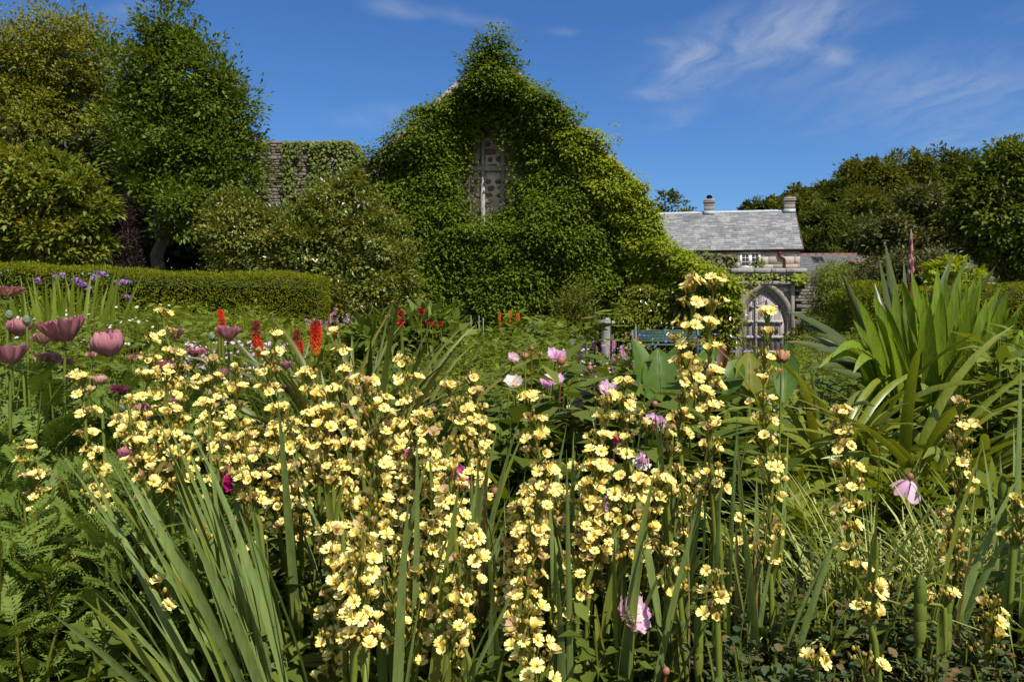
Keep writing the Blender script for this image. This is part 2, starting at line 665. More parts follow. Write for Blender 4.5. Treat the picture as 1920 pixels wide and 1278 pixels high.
# ------------------------------------------------------------------ building materials
M['stone_slate'] = solid('schist stone', [(.07, .062, .055), (.15, .13, .11), (.24, .21, .18), (.11, .095, .085)], .9, .15, 7, 6, .7, 25, island=.55)
M['stone_granite'] = solid('golden granite', [(.32, .235, .16), (.4, .32, .24), (.44, .39, .33), (.35, .31, .275)], .85, .2, 9, 6, .4, 40, island=.6)
M['stone_dressed'] = solid('dressed granite', [(.17, .14, .113), (.25, .215, .178), (.33, .295, .255)], .88, .2, 14, 7, .5, 60)
M['stone_pale'] = solid('pale weathered stone', [(.16, .15, .138), (.26, .24, .222), (.37, .345, .32)], .9, .2, 11, 7, .5, 45)
M['stone_brown'] = solid('brown ruin stone', [(.075, .055, .046), (.135, .1, .084), (.2, .165, .148), (.11, .088, .08)], .92, .12, 5, 6, .7, 22, island=.6)
M['rubble'] = solid('dark rubble', [(.04, .03, .028), (.1, .07, .058), (.17, .12, .09), (.06, .054, .056)], .85, .2, 14, 5, .5, 50, island=.7)
M['mortar'] = solid('lime mortar', [(.38, .31, .225), (.5, .42, .32), (.6, .53, .42)], .95, .1, 16, 6, .6, 50)
M['joint'] = solid('dark joints', [(.05, .042, .035), (.1, .085, .07)], .95, .1, 12, 4)
M['slate'] = solid('weathered slate', [(.085, .09, .1), (.15, .155, .165), (.2, .2, .21), (.3, .295, .29), (.27, .225, .185)], .7, .25, 1.3, 6, .15, 40, island=.5)
M['slate_dark'] = solid('dark slate', [(.055, .057, .063), (.09, .092, .1), (.12, .12, .127), (.13, .115, .1)], .75, .2, 2.2, 6, .15, 40, island=.55)
M['ridge_clay'] = solid('clay ridge tile', [(.12, .055, .042), (.19, .09, .065)], .8, .2, 6)
M['lead'] = solid('lead ridge', [(.3, .32, .36), (.42, .44, .48)], .5, .4, 4)
M['maroon'] = solid('maroon paint', [(.07, .016, .014), (.12, .028, .025)], .45, .4, 5)
M['white_paint'] = solid('white paint', [(.72, .72, .71), (.82, .82, .81)], .45, .4, 5)
M['glass'] = solid('dark window glass', [(.01, .011, .012), (.022, .024, .026)], .06, .6, 2)
M['chimney'] = solid('chimney granite', [(.2, .175, .155), (.29, .255, .23), (.25, .235, .225)], .9, .15, 9, 5, .4, 40, island=.4)
M['pot_dark'] = solid('dark clay pot', [(.05, .035, .03), (.09, .06, .045)], .8, .2, 8)
M['pot_buff'] = solid('buff clay pot', [(.5, .27, .1), (.62, .4, .18)], .8, .2, 8)
M['oak'] = solid('weathered oak', [(.17, .145, .135), (.28, .25, .24), (.37, .335, .325)], .85, .15, 5, 7, .5, 18, island=.3, stretch=(4, 4, .45))
M['oak_rail'] = solid('weathered oak rail', [(.26, .23, .22), (.35, .32, .31), (.42, .39, .38)], .85, .15, 6, 7, .4, 18, stretch=(.6, 4, 4))
M['iron'] = solid('old iron', [(.035, .03, .028), (.07, .055, .045)], .6, .4, 20)
M['bench_green'] = solid('blue green paint', [(.03, .075, .07), (.045, .1, .092), (.06, .12, .11)], .5, .35, 6)

def wall_blocks(mb, x0, x1, z0, z1, rows, widths, y=0.0, thick=.16, keep=None, jit=.02, gap=.012, rs=None, bev=.02, mi=0):
    """rows of rough stones with real joints; face towards -y"""
    r = rs or random
    z = z0
    while z < z1 - .02:
        h = min(r.uniform(*rows), z1 - z)
        if z1 - z - h < rows[0] * .5:
            h = z1 - z
        x = x0 - r.uniform(0, widths[0])
        while x < x1:
            w = r.uniform(*widths)
            a, b = max(x, x0), min(x + w, x1)
            hh = h - gap
            if b - a > .03 and (keep is None or keep((a + b) / 2, z + h / 2)):
                dy = r.uniform(-jit, jit)
                bv = min(bev, hh * .3, (b - a) * .3)
                box(mb, ((a + b) / 2, y + thick / 2 + dy, z + h / 2), (b - a - gap, thick, hh), mi, rz=r.uniform(-.015, .015), bev=bv)
            x += w
        z += h

def slates(mb, x0, x1, y0, z0, y1, z1, w=.3, course=.2, rs=None, mi=0, thick=.014, keep=None, shrink=True):
    """courses of slates from the eave (y0, z0) up to the ridge (y1, z1)"""
    r = rs or np.random.default_rng(3)
    Ls = math.hypot(y1 - y0, z1 - z0)
    up = np.array((0, (y1 - y0) / Ls, (z1 - z0) / Ls))
    no = np.array((0, -up[2], up[1]))
    u = 0.0
    V = []
    row = 0
    while u < Ls:
        c = course * (1.15 - .45 * u / Ls) if shrink else course
        x = x0 + (-.5 if row % 2 else 0) * w
        while x < x1:
            ww = w * r.uniform(.6, 1.35)
            a, b = max(x, x0), min(x + ww, x1)
            x += ww
            if b - a < .03: continue
            uu = u + r.uniform(-.008, .008)
            t = thick * r.uniform(.8, 1.6)
            e = min(u + c * 1.25, Ls)
            if keep and not keep((a + b) / 2, u): continue
            tl = r.uniform(-.004, .004)
            q = []
            for (xx, s_, h) in ((a + .004, uu, t + tl), (b - .004, uu, t - tl), (b - .004, e, .0), (a + .004, e, .0), (a + .004, uu, 0), (b - .004, uu, 0)):
                q.append(A(xx, y0, z0) + up * s_ + no * (h + .004))
            V.append(q)
        u += c
        row += 1
    V = np.array(V)
    n = len(V)
    off = (np.arange(n) * 6)[:, None, None]
    f = (np.array([(0, 1, 2, 3), (4, 5, 1, 0)])[None] + off).reshape(-1, 4)
    mb.add(V.reshape(-1, 3), f, mi)

# ------------------------------------------------------------------ the barn gable
BD = 26.0
def barn():
    base = -.35
    bx = P(925, 400, BD)[0]
    t = thing('stone_barn', 'tall stone barn whose steep gable is smothered in a dark green climber', 'barn', (bx, BD, base))
    hw, ez, pz, dep = 4.65, 5.22, 9.35, 13.0
    # window opening in local coordinates
    def lx(px): return P(px, 400, BD)[0] - bx
    def lz(py): return P(960, py, BD)[2] - base
    wx0, wx1, wz0, wz1, wa = lx(862), lx(968), lz(432), lz(262), lz(224)
    mb = MB()
    prism(mb, [(-hw, 0), (wx0, 0), (wx0, ez + (pz - ez) * (hw + wx0) / hw), (-hw, ez)], 0, .6)
    prism(mb, [(wx1, 0), (hw, 0), (hw, ez), (wx1, ez + (pz - ez) * (hw - wx1) / hw)], 0, .6)
    prism(mb, [(wx0, 0), (wx1, 0), (wx1, wz0), (wx0, wz0)], 0, .6)
    wc = (wx0 + wx1) / 2
    prism(mb, [(wx0, wz1), (wc, wa), (wx1, wz1), (wx1, ez + (pz - ez) * (hw - wx1) / hw), (0, pz), (wx0, ez + (pz - ez) * (hw + wx0) / hw)], 0, .6)
    # side walls and back gable
    box(mb, (-hw + .3, dep / 2 + .3, ez / 2), (.6, dep - .6, ez))
    box(mb, (hw - .3, dep / 2 + .3, ez / 2), (.6, dep - .6, ez))
    prism(mb, [(-hw, 0), (hw, 0), (hw, ez), (0, pz), (-hw, ez)], dep, dep + .6)
    mb.build('wall', M['stone_slate'], t)
    # roof slopes
    for sg in (-1, 1):
        rb = MB()
        nx, nz = (pz - ez), hw
        l = math.hypot(nx, nz); nx, nz = nx / l, nz / l
        th = .16
        x_e, z_e = sg * (hw + .25), ez - .25 * (pz - ez) / hw
        pts = [(x_e, z_e + .01), (0, pz + .01), (0, pz + th / nz), (x_e, z_e + th / nz)]
        prism(rb, pts, .35, dep + .4)
        rb.build('roof', M['slate_dark'], t)
        cb = MB()
        pts = [(x_e, z_e + .02), (0, pz + .02), (0, pz + .34), (x_e, z_e + .3)]
        prism(cb, pts, -.08, .345)
        cb.build('gable_coping', M['stone_dressed'], t)
    # blocked window
    w = MB()
    prism(w, [(wx0 - .05, wz0 - .05), (wx1 + .05, wz0 - .05), (wx1 + .05, wz1), (wc, wa + .05), (wx0 - .05, wz1)], .34, .5)
    win = w.build('blocked_window', M['mortar'], t)
    s = MB()
    r = random.Random(4)
    z = wz0
    while z < wa - .1:
        h = r.uniform(.10, .34)
        x = wx0 + r.uniform(0, .1)
        while x < wx1 - .06:
            ww = h * r.uniform(.8, 2.4)
            zz = z + h / 2 + r.uniform(-.02, .02)
            if x + ww < wx1 and r.random() < .9:
                sc = r.uniform(.66, .9)
                n = 9
                k0 = r.uniform(0, 6.28)
                ring = []
                for k in range(n):
                    an = 2 * math.pi * k / n
                    rr = 1 + r.uniform(-.2, .16)
                    ca, sa = math.cos(an), math.sin(an)
                    q = (abs(ca) ** 3 + abs(sa) ** 3) ** (-1 / 3)
                    ring.append((x + ww / 2 + ww / 2 * sc * ca * rr * q, zz + h / 2 * sc * sa * rr * q))
                vs = [(a_, .345, b_) for a_, b_ in ring] + [(x + ww / 2 + (a_ - x - ww / 2) * .75, .3 - r.uniform(0, .02), zz + (b_ - zz) * .75) for a_, b_ in ring]
                vs.append((x + ww / 2, .292, zz))
                b = s.n
                s.add(vs, [(k, (k + 1) % n, (k + 1) % n + n, k + n) for k in range(n)])
                s.f.append(np.array([(k + n, (k + 1) % n + n, 2 * n) for k in range(n)]) + b); s.m.append(np.zeros(n, int))
            x += ww + r.uniform(.0, .05)
        z += h
    s.build('rubble_infill', M['rubble'], win)
    zt = lz(314)
    for px in (905, 943):
        x = lx(px)
        m = MB()
        for (za, zb) in ((wz0 - .02, zt - .085), (zt + .085, wz1 + (wa - wz1) * .6)):
            pr = [(-.075, .3), (-.075, .24), (-.03, .15), (.03, .15), (.075, .24), (.075, .3)]
            vs = [(x + a_, b_, za) for a_, b_ in pr] + [(x + a_, b_, zb) for a_, b_ in pr]
            n = 6
            m.add(vs, [(k, (k + 1) % n, (k + 1) % n + n, k + n) for k in range(n)])
            m.f.append(np.array([list(range(11, 5, -1))]) + m.n - 12); m.m.append(np.zeros(1, int))
        m.build('mullion', M['stone_pale'], win)
    m = MB()
    box(m, ((wx0 + wx1) / 2, .22, zt), (wx1 - wx0 - .01, .2, .165), bev=.03)
    m.build('transom', M['stone_pale'], win)
barn()

# ------------------------------------------------------------------ ruined wall behind the camellia
RD = 30.0
def ruined_wall():
    a = P(470, 262, RD)[0]; b = P(694, 262, RD)[0]
    top = P(600, 264, RD)[2]
    t = thing('ruined_wall', 'broken brown stone wall with patches of ivy between the dark tree and the barn', 'wall', ((a + b) / 2, RD, gz(a, RD)))
    base = float(gz(a, RD))
    hw = (b - a) / 2
    tz = top - base
    def lim(x):
        xr = P(652, 262, RD)[0] - (a + b) / 2
        return tz - max(0, (x - xr)) ** 1.6 * 1.9
    mb = MB()
    wall_blocks(mb, -hw, hw, 0, tz, (.06, .15), (.15, .42), 0, .3, keep=lambda x, z: z < lim(x) + random.uniform(-.05, .1), jit=.035, gap=.012, bev=.02)
    mb.build('stone_face', M['stone_brown'], t)
    c = MB()
    prism(c, [(-hw, 0), (hw, 0), (hw, lim(hw) - .25), (P(676, 262, RD)[0] - (a + b) / 2, lim(P(676, 262, RD)[0] - (a + b) / 2) - .25), (P(652, 262, RD)[0] - (a + b) / 2, tz - .25), (-hw, tz - .12)], .16, .8)
    c.build('core', M['joint'], t)
ruined_wall()

# ------------------------------------------------------------------ garden wall with the pointed doorway
GD = 22.0
def gateway():
    ox = P(1434, 580, GD)[0]
    base = -.35
    s = GD / F
    t = thing('garden_wall', 'old schist garden wall with a pointed granite doorway and a ledge on top', 'wall', (ox, GD, base))
    def lx(px): return (px - 960) * s - ox
    def lz(py): return 1 + (580 - py) * s * 1.0 - base
    a, zs, k = .60, .92, .452
    R = a + k
    apex = zs + math.sqrt(R * R - k * k)
    def arch(off, n=14):
        """opening outline grown outwards by off, left foot to right foot"""
        pts = [(-(a + off), 0.0), (-(a + off), zs * .5), (-(a + off), zs)]
        th = math.acos(k / (R + off))
        for i in range(1, n + 1):
            g = th * i / n
            pts.append((k - (R + off) * math.cos(g), zs + (R + off) * math.sin(g)))
        right = [(-x, z) for x, z in pts[:-1]][::-1]
        return pts + right
    def inside(x, z, off):
        x = abs(x)
        if z < zs: return x < a + off
        return (x + k) ** 2 + (z - zs) ** 2 < (R + off) ** 2
    ft = lz(527)
    fx = .80
    def keep(x, z):
        if abs(x) < fx + .06 and z < ft + .02 and z > zs - .1: return False
        if inside(x, z, .22): return False
        if x > lx(1512) and z > lz(520) - .25 * max(0, (x - lx(1530))): return False
        return True
    mb = MB()
    x0, x1 = lx(1368), lx(1700)
    wall_blocks(mb, x0, x1, 0, lz(512), (.04, .12), (.18, .7), 0, .3, keep=keep, jit=.02, gap=.008, bev=.008)
    mb.build('stone_face', M['stone_slate'], t)
    c = MB()
    for (xa, xb, zb) in ((x0, -fx - .06, lz(513)), (fx + .06, lx(1512), lz(513)), (lx(1512), x1, lz(524))):
        prism(c, [(xa, 0), (xb, 0), (xb, zb), (xa, zb)], .1, .7)
    prism(c, [(-fx - .06, ft - .02), (fx + .06, ft - .02), (fx + .06, lz(513)), (-fx - .06, lz(513))], .1, .7)
    for sg in (-1, 1):
        pr = [(sg * (a + .2), 0), (sg * (fx + .06), 0), (sg * (fx + .06), zs - .1), (sg * (a + .2), zs - .1)]
        prism(c, pr if sg > 0 else pr[::-1], .1, .7)
        wall = [(sg * .98 * x, z) for x, z in ((a + .2, 0), )]
    c.build('core', M['joint'], t)
    # moulded arch: profile swept round the opening
    prof = [(0.0, .2), (0.0, .07), (.03, .05), (.04, .02), (.08, .02), (.09, -.015), (.14, -.03), (.19, -.05), (.225, -.03), (.235, .12)]
    ar = MB()
    rings = [arch(off) for off, _ in prof]
    n = len(rings[0])
    vs = []
    for (off, y), ring in zip(prof, rings):
        vs += [(x, y, z) for x, z in ring]
    f = []
    for i in range(len(prof) - 1):
        for j in range(n - 1):
            f.append((i * n + j, i * n + j + 1, (i + 1) * n + j + 1, (i + 1) * n + j))
    ar.add(vs, f)
    ar.build('arch_moulding', M['stone_dressed'], t)
    # square label frame with sunk spandrels
    fr = MB()
    fw = .10
    box(fr, (0, .0, ft - fw / 2), (2 * fx, .14, fw), bev=.018)
    for sg in (-1, 1):
        box(fr, (sg * (fx - fw / 2), .0, (zs - .1 + ft - fw) / 2 - .002), (fw, .136, ft - fw - zs + .1), bev=.018)
        box(fr, (sg * (fx - .05), .1, zs * .41), (.26, .2, zs * .8), bev=.02)
    fr.build('label_frame', M['stone_dressed'], t)
    sp = MB()
    for sg in (-1, 1):
        xs = np.linspace(.02, fx - fw, 12)
        vs = []
        for x in xs:
            q = (R + .22) ** 2 - (x + k) ** 2
            zl = zs + math.sqrt(q) if q > 0 else zs - .05
            vs += [(sg * x, .055, min(zl, ft - fw)), (sg * x, .055, ft - fw + .01)]
        sp.add(vs, [(2 * i, 2 * i + 2, 2 * i + 3, 2 * i + 1) for i in range(len(xs) - 1)])
        # sunk triangle ribs and boss
        p = [(.42, ft - fw - .07), (fx - fw - .06, ft - fw - .07), (fx - fw - .06, ft - fw - .5)]
        for q0, q1 in ((p[0], p[1]), (p[1], p[2])):
            tube(sp, [(sg * q0[0], .05, q0[1]), (sg * q1[0], .05, q1[1])], .02, 6)
        th = np.linspace(0, math.pi, 6)
        lathe(sp, [(.065 * math.sin(q), .065 * -math.cos(q)) for q in th], 10, (sg * .58, .05, ft - fw - .17))
        tube(sp, [(sg * .58, .045, ft - fw - .22), (sg * .62, .045, ft - fw - .36)], [.03, .012], 6)
    sp.build('spandrel', M['stone_dressed'], t)
    # coping ledge
    cp = MB()
    x = x0
    r = random.Random(9)
    while x < lx(1511):
        w = min(r.uniform(.4, .9), lx(1511) - x)
        box(cp, (x + w / 2, .16, lz(507.5)), (w - .01, .5, .125 + r.uniform(-.012, .012)), bev=.02)
        x += w
    box(cp, ((x0 + lx(1511)) / 2, .2, lz(513.5)), (lx(1511) - x0, .42, .05))
    cp.build('coping', M['stone_pale'], t)
    # plank door
    d = MB()
    nx = 8
    for i in range(nx):
        xa, xb = -a - .02 + (2 * a + .04) * i / nx + .004, -a - .02 + (2 * a + .04) * (i + 1) / nx - .004
        top = []
        for x in np.linspace(xb, xa, 4):
            q = (R + .03) ** 2 - (abs(x) + k) ** 2
            top.append((x, zs + math.sqrt(max(q, .0))))
        prism(d, [(xa, 0), (xb, 0)] + top, .115 + r.uniform(-.006, .006), .18)
    door = d.build('door', M['oak'], t)
    for zz in (lz(575), lz(603), lz(632), lz(660)):
        w = a if zz < zs else math.sqrt(R * R - (zz + .06 - zs) ** 2) - k
        rb = MB()
        n = 3
        edges = [-w + .02, -.25, .10, w - .02] if zz > .3 else [-w + .02, -.25, w - .02]
        for q0, q1 in zip(edges[:-1], edges[1:]):
            box(rb, ((q0 + q1) / 2, .08, zz), (q1 - q0 - .07, .065, .085), bev=.02)
        rb.build('rail', M['oak_rail'], door)
        nb = MB()
        for x in np.arange(-w + .1, w - .05, .14):
            box(nb, (x, .04, zz - .005), (.022, .02, .022), bev=.004)
        nb.build('nail', M['iron'], door)
    for x in (-.215, .10):
        sb = MB()
        box(sb, (x, .083, (apex - .2) / 2 + .05), (.055, .05, apex - .35), bev=.01)
        st = sb.build('stile', M['oak_rail'], door)
        nb = MB()
        for zz in np.arange(.12, apex - .3, .1):
            box(nb, (x, .055, zz), (.02, .016, .022), bev=.004)
        nb.build('nail', M['iron'], st)
    lk = MB()
    box(lk, (.36, .103, lz(619)), (.1, .02, .17), bev=.004)
    box(lk, (.36, .09, lz(619)), (.035, .012, .07), 1)
    lk.build('lock_plate', [M['iron'], M['pot_dark']], door)
    return t
gateway()

# ------------------------------------------------------------------ the slate roofed cottage
def cottage():
    ang = -math.radians(12)
    o = P(1506, 467, 36.0)
    base = -.35
    t = thing('slate_cottage', 'granite cottage with a long pale slate roof and two chimneys beyond the doorway', 'cottage', (o[0], 36.0, base), ang)
    ez = o[2] - base
    L0 = -15.0
    ry, rz = 2.9, P(1490, 394, 38.84)[2] - base
    yw = .07
    # window opening
    wx0, wx1 = -2.72, -1.83
    wz0, wz1 = 2.90 - base, 3.62 - base
    mb = MB()
    keep = lambda x, z: not (wx0 - .03 < x < wx1 + .03 and wz0 - .05 < z < wz1 + .05)
    rs = random.Random(6)
    for (xa, xb, za, zb) in ((L0, wx0, 1.5, ez), (wx1, -.12, 1.5, ez), (wx0, wx1, 1.5, wz0), (wx0, wx1, wz1, ez)):
        wall_blocks(mb, xa, xb, za, zb, (.2, .36), (.45, 1.2), yw, .2, jit=.006, gap=.006, rs=rs, bev=.008)
    c = MB()
    for (xa, xb, za, zb) in ((L0, wx0, 0, ez), (wx1, -.12, 0, ez), (wx0, wx1, 0, wz0), (wx0, wx1, wz1, ez)):
        prism(c, [(xa, za), (xb, za), (xb, zb), (xa, zb)], yw + .1, yw + .5)
    mb.build('wall', M['stone_granite'], t)
    gl = MB()
    v = [(-.5, yw + .1, 0), (-.5, 5.6, 0), (-.5, 5.6, ez), (-.5, ry, rz - .15), (-.5, yw + .1, ez)]
    for xx in (L0, -.14):
        vs = [(xx + dx, y_, z_) for dx in (0, -.4 if xx > -5 else .4) for (_, y_, z_) in v]
        b = c.n
        c.add(vs, [(i, (i + 1) % 5, (i + 1) % 5 + 5, i + 5) for i in range(5)])
        c.f.append(np.array([[0, 1, 2, 3, 4], [9, 8, 7, 6, 5]]) + b); c.m.append(np.zeros(2, int))
    box(c, ((L0 - .1) / 2, 5.5, ez / 2), (-L0 - .3, .4, ez))
    c.build('wall_core', M['joint'], t)
    # roof: bedded slates over a deck
    rf = MB()
    slates(rf, L0, 0, 0, ez, ry, rz, .3, .175)
    ro = rf.build('roof', M['slate'], t)
    dk = MB()
    for (ya, yb) in ((0.02, ry), (2 * ry - .02, ry)):
        v = [(L0, ya, ez - .02), (-.01, ya, ez - .02), (-.01, yb, rz - .01), (L0, yb, rz - .01)]
        dk.add(v, [(0, 1, 2, 3)])
    dk.build('roof_deck', M['slate_dark'], ro)
    rd = MB()
    x = L0
    while x < -.02:
        w = min(.5, -.0 - x)
        pr = [(-.15, -.07), (-.03, .035), (.03, .035), (.15, -.07)]
        vs = [(x + .004, ry + a_, rz + b_ + .012) for a_, b_ in pr] + [(x + w - .004, ry + a_, rz + b_ + .012) for a_, b_ in pr]
        rd.add(vs, [(0, 4, 5, 1), (1, 5, 6, 2), (2, 6, 7, 3)])
        x += w
    rd.build('ridge', M['lead'], ro)
    vg = MB()
    vs = []
    for (y_, z_) in ((-.02, ez), (ry, rz)):
        for (dx, dz) in ((0.002, -.14), (.03, -.14), (.03, .03), (.002, .03)):
            vs.append((dx, y_, z_ + dz))
    vg.add(vs, [(i, (i + 1) % 4, (i + 1) % 4 + 4, i + 4) for i in range(4)] + [(0, 3, 2, 1)])
    vg.build('bargeboard', M['maroon'], t)
    # gutter, fascia, downpipe
    g = MB()
    box(g, (L0 / 2, .045, ez - .06), (-L0 - .02, .04, .08))
    an = np.linspace(math.pi, 2 * math.pi, 7)
    pr = [(.005 + .045 * math.cos(q), ez - .035 + .045 * math.sin(q)) for q in an]
    vs = [(L0, a_, b_) for a_, b_ in pr] + [(-.01, a_, b_) for a_, b_ in pr]
    g.add(vs, [(i, i + 1, i + 8, i + 7) for i in range(6)])
    g.build('gutter', M['maroon'], t)
    dp = MB()
    tube(dp, [(-1.0, .0, ez - .1), (-1.0, .0, ez - .26), (-.98, .0, ez - .33), (-.8, .02, ez - .41), (-.77, .02, ez - .49), (-.77, .02, 1.4)], .045, 8)
    box(dp, (-1.0, .02, ez - .16), (.14, .12, .12), bev=.02)
    dp.build('downpipe', M['maroon'], t)
    # casement window
    fr = MB()
    cx, cz = (wx0 + wx1) / 2, (wz0 + wz1) / 2
    W, H = wx1 - wx0, wz1 - wz0
    yy = yw + .03
    box(fr, (cx, yy, wz1 - .025), (W, .08, .05)); box(fr, (cx, yy, wz0 + .025), (W, .08, .05))
    for x in (wx0 + .025, cx, wx1 - .025):
        box(fr, (x, yy - .002, cz), (.05 if x != cx else .07, .08, H - .1))
    win = fr.build('window', M['white_paint'], t)
    for sg in (-1, 1):
        b = MB()
        xa, xb = (wx0 + .05, cx - .035) if sg < 0 else (cx + .035, wx1 - .05)
        xm = (xa + xb) / 2
        for x in (xa + .018, xb - .018):
            box(b, (x, yy - .012, cz), (.036, .05, H - .1))
        for z in (wz0 + .068, wz1 - .068):
            box(b, (xm, yy - .014, z), (xb - xa - .072, .05, .036))
        box(b, (xm, yy - .01, cz), (.02, .04, H - .172))
        for q in (1, 2):
            z = wz0 + .086 + (H - .172) * q / 3
            for (u0, u1) in ((xa + .036, xm - .01), (xm + .01, xb - .036)):
                box(b, ((u0 + u1) / 2, yy - .008, z), (u1 - u0, .036, .02))
        cs = b.build('casement', M['white_paint'], win)
        gp = MB()
        gp.add([(xa, yy + .012, wz0 + .05), (xb, yy + .012, wz0 + .05), (xb, yy + .012, wz1 - .05), (xa, yy + .012, wz1 - .05)], [(0, 1, 2, 3)])
        gp.build('pane', M['glass'], win)
    sb = MB()
    box(sb, (cx, yw - .02, wz0 - .04), (W + .2, .25, .075), bev=.01)
    sb.build('sill', M['stone_pale'], win)
    # chimneys
    for (x, w, h, pot) in ((-4.03, .47, .62, 'dark'), (-.27, .5, .60, 'buff')):
        cb = MB()
        zt = rz + h
        for i in range(5):
            z0 = rz - .5 + i * (h + .5 - .16) / 5
            hh = (h + .5 - .16) / 5
            box(cb, (x, ry, z0 + hh / 2), (w + random.uniform(-.01, .01), w, hh - .006), bev=.01)
        box(cb, (x, ry, rz + h - .14), (w + .10, w + .1, .055), bev=.012)
        box(cb, (x, ry, rz + h - .055), (w + .05, w + .05, .11), bev=.03)
        ch = cb.build('chimney', M['chimney'], t)
        lb = MB()
        box(lb, (x, ry - .012, rz - .06), (w + .03, w + .03, .16))
        lb.build('flashing', M['lead'], ch)
        pb = MB()
        th = np.linspace(0, 1, 5)
        lathe(pb, [(.0, h), (.13, h), (.11, h + .1), (.12, h + .13), (.09, h + .14), (.085, h + .05)], 12, (x, ry, rz))
        # half round cowl tile
        an = np.linspace(0, math.pi, 9)
        for rr in (.15, .125):
            vs = [(x + rr * math.cos(q) * 1.0, ry + yy_, rz + h + .08 + rr * .8 * math.sin(q)) for yy_ in (-.2, .2) for q in an]
            pb.add(vs, [(i, i + 1, i + 10, i + 9) for i in range(8)])
        pb.build('chimney_pot', M['pot_dark'] if pot == 'dark' else M['pot_buff'], ch)
cottage()

# ------------------------------------------------------------------ outbuildings
def outbuilding(name, label, loc, rz, length, depth, ez, rh, ridge_mat, wall_mat, skylight=False, barge=False, sl=(.3, .24)):
    t = thing(name, label, 'outbuilding', loc, rz)
    c = MB()
    h = length / 2
    wall_blocks(c, -h + .1, h - .1, 0, ez, (.15, .3), (.3, .8), .15, .2, rs=random.Random(3), gap=.015)
    c.build('wall', wall_mat, t)
    k = MB()
    for xx, dx in ((-h + .1, .3), (h - .4, .3)):
        vs = [(xx + q, y_, z_) for q in (0, dx) for (y_, z_) in ((.25, 0), (depth, 0), (depth, ez), (depth / 2, ez + rh - .1), (.25, ez))]
        b = k.n
        k.add(vs, [(i, (i + 1) % 5, (i + 1) % 5 + 5, i + 5) for i in range(5)])
        k.f.append(np.array([[0, 1, 2, 3, 4], [9, 8, 7, 6, 5]]) + b); k.m.append(np.zeros(2, int))
    box(k, (0, .4, ez / 2), (length - .9, .2, ez - .01)); box(k, (0, depth - .1, ez / 2), (length - .9, .2, ez - .01))
    k.build('gable_wall', wall_mat, t)
    r = MB()
    slates(r, -h, h, 0, ez, depth / 2, ez + rh, *sl)
    ro = r.build('roof', M['slate_dark'], t)
    dk = MB()
    for ya in (0.02, depth):
        dk.add([(-h, ya, ez - .02), (h, ya, ez - .02), (h, depth / 2, ez + rh - .01), (-h, depth / 2, ez + rh - .01)], [(0, 1, 2, 3)])
    dk.build('roof_deck', M['slate_dark'], ro)
    rd = MB()
    x = -h
    while x < h - .05:
        w = min(.42, h - x)
        pr = [(-.16, -.09), (-.05, .03), (.05, .03), (.16, -.09)]
        vs = [(x + .006, depth / 2 + a_, ez + rh + b_ + .02) for a_, b_ in pr] + [(x + w - .006, depth / 2 + a_, ez + rh + b_ + .02) for a_, b_ in pr]
        rd.add(vs, [(0, 4, 5, 1), (1, 5, 6, 2), (2, 6, 7, 3), (0, 1, 2, 3), (4, 7, 6, 5)])
        x += w
    rd.build('ridge', ridge_mat, ro)
    if skylight:
        s = MB()
        l = math.hypot(depth / 2, rh); up = A(0, depth / 2 / l, rh / l); no = A(0, -rh / l, depth / 2 / l)
        def quad(mb, x0, x1, u0, u1, hgt):
            e = A(0, 0, ez)
            q = [e + A(x, 0, 0) + up * u + no * hh for hh in (0, hgt) for (x, u) in ((x0, u0), (x1, u0), (x1, u1), (x0, u1))]
            mb.add(q, [(4, 5, 6, 7), (0, 1, 5, 4), (1, 2, 6, 5), (2, 3, 7, 6), (3, 0, 4, 7)])
        cx = skylight
        quad(s, cx - .3, cx - .25, l * .6, l * .86, .06); quad(s, cx + .25, cx + .3, l * .6, l * .86, .06)
        quad(s, cx - .249, cx + .249, l * .6, l * .625, .058); quad(s, cx - .249, cx + .249, l * .835, l * .86, .058)
        sk = s.build('skylight', M['iron'], ro)
        g = MB(); quad(g, cx - .249, cx + .249, l * .626, l * .834, .035)
        g.build('pane', M['glass'], sk)
    if barge:
        for xx in (-h - .03, h + .03):
            b = MB()
            for (ya, za, yb, zb) in ((-.1, ez - .05, depth / 2, ez + rh + .05), (depth + .1, ez - .05, depth / 2, ez + rh + .05)):
                b.add([(xx + dx, y_, z_ + dz) for (y_, z_) in ((ya, za), (yb, zb)) for (dx, dz) in ((-.03, -.16), (.03, -.16), (.03, .03), (-.03, .03))],
                      [(0, 1, 5, 4), (1, 2, 6, 5), (2, 3, 7, 6), (3, 0, 4, 7)])
            b.build('bargeboard', M['maroon'], t)
    return t
q = P(1575, 475, 46)
outbuilding('slate_outbuilding', 'low dark slate roof with a small skylight just right of the cottage', (q[0], 43.4, -.4), -math.radians(4), 6.6, 5.2, P(1575, 520, 43.4)[2] + .4, P(1575, 476, 46)[2] - P(1575, 520, 43.4)[2], M['ridge_clay'], M['stone_slate'], skylight=-1.6)
q = P(1660, 490, 40)
outbuilding('red_ridged_outbuilding', 'slate lean-to roof with a red clay ridge in front of the wooded hill', (q[0] + .1, 38.0, -.4), math.radians(38), 4.4, 3.4, P(1650, 520, 38.5)[2] + .4, .8, M['ridge_clay'], M['stone_slate'])
q = P(1850, 470, 46)
outbuilding('gabled_house', 'slate roofed house with maroon bargeboards half hidden under the right hand tree', (q[0] + .2, 43.0, -.4), -math.radians(38), 6.5, 5.2, P(1850, 505, 43)[2] + .4, 1.75, M['ridge_clay'], M['stone_granite'], barge=True)

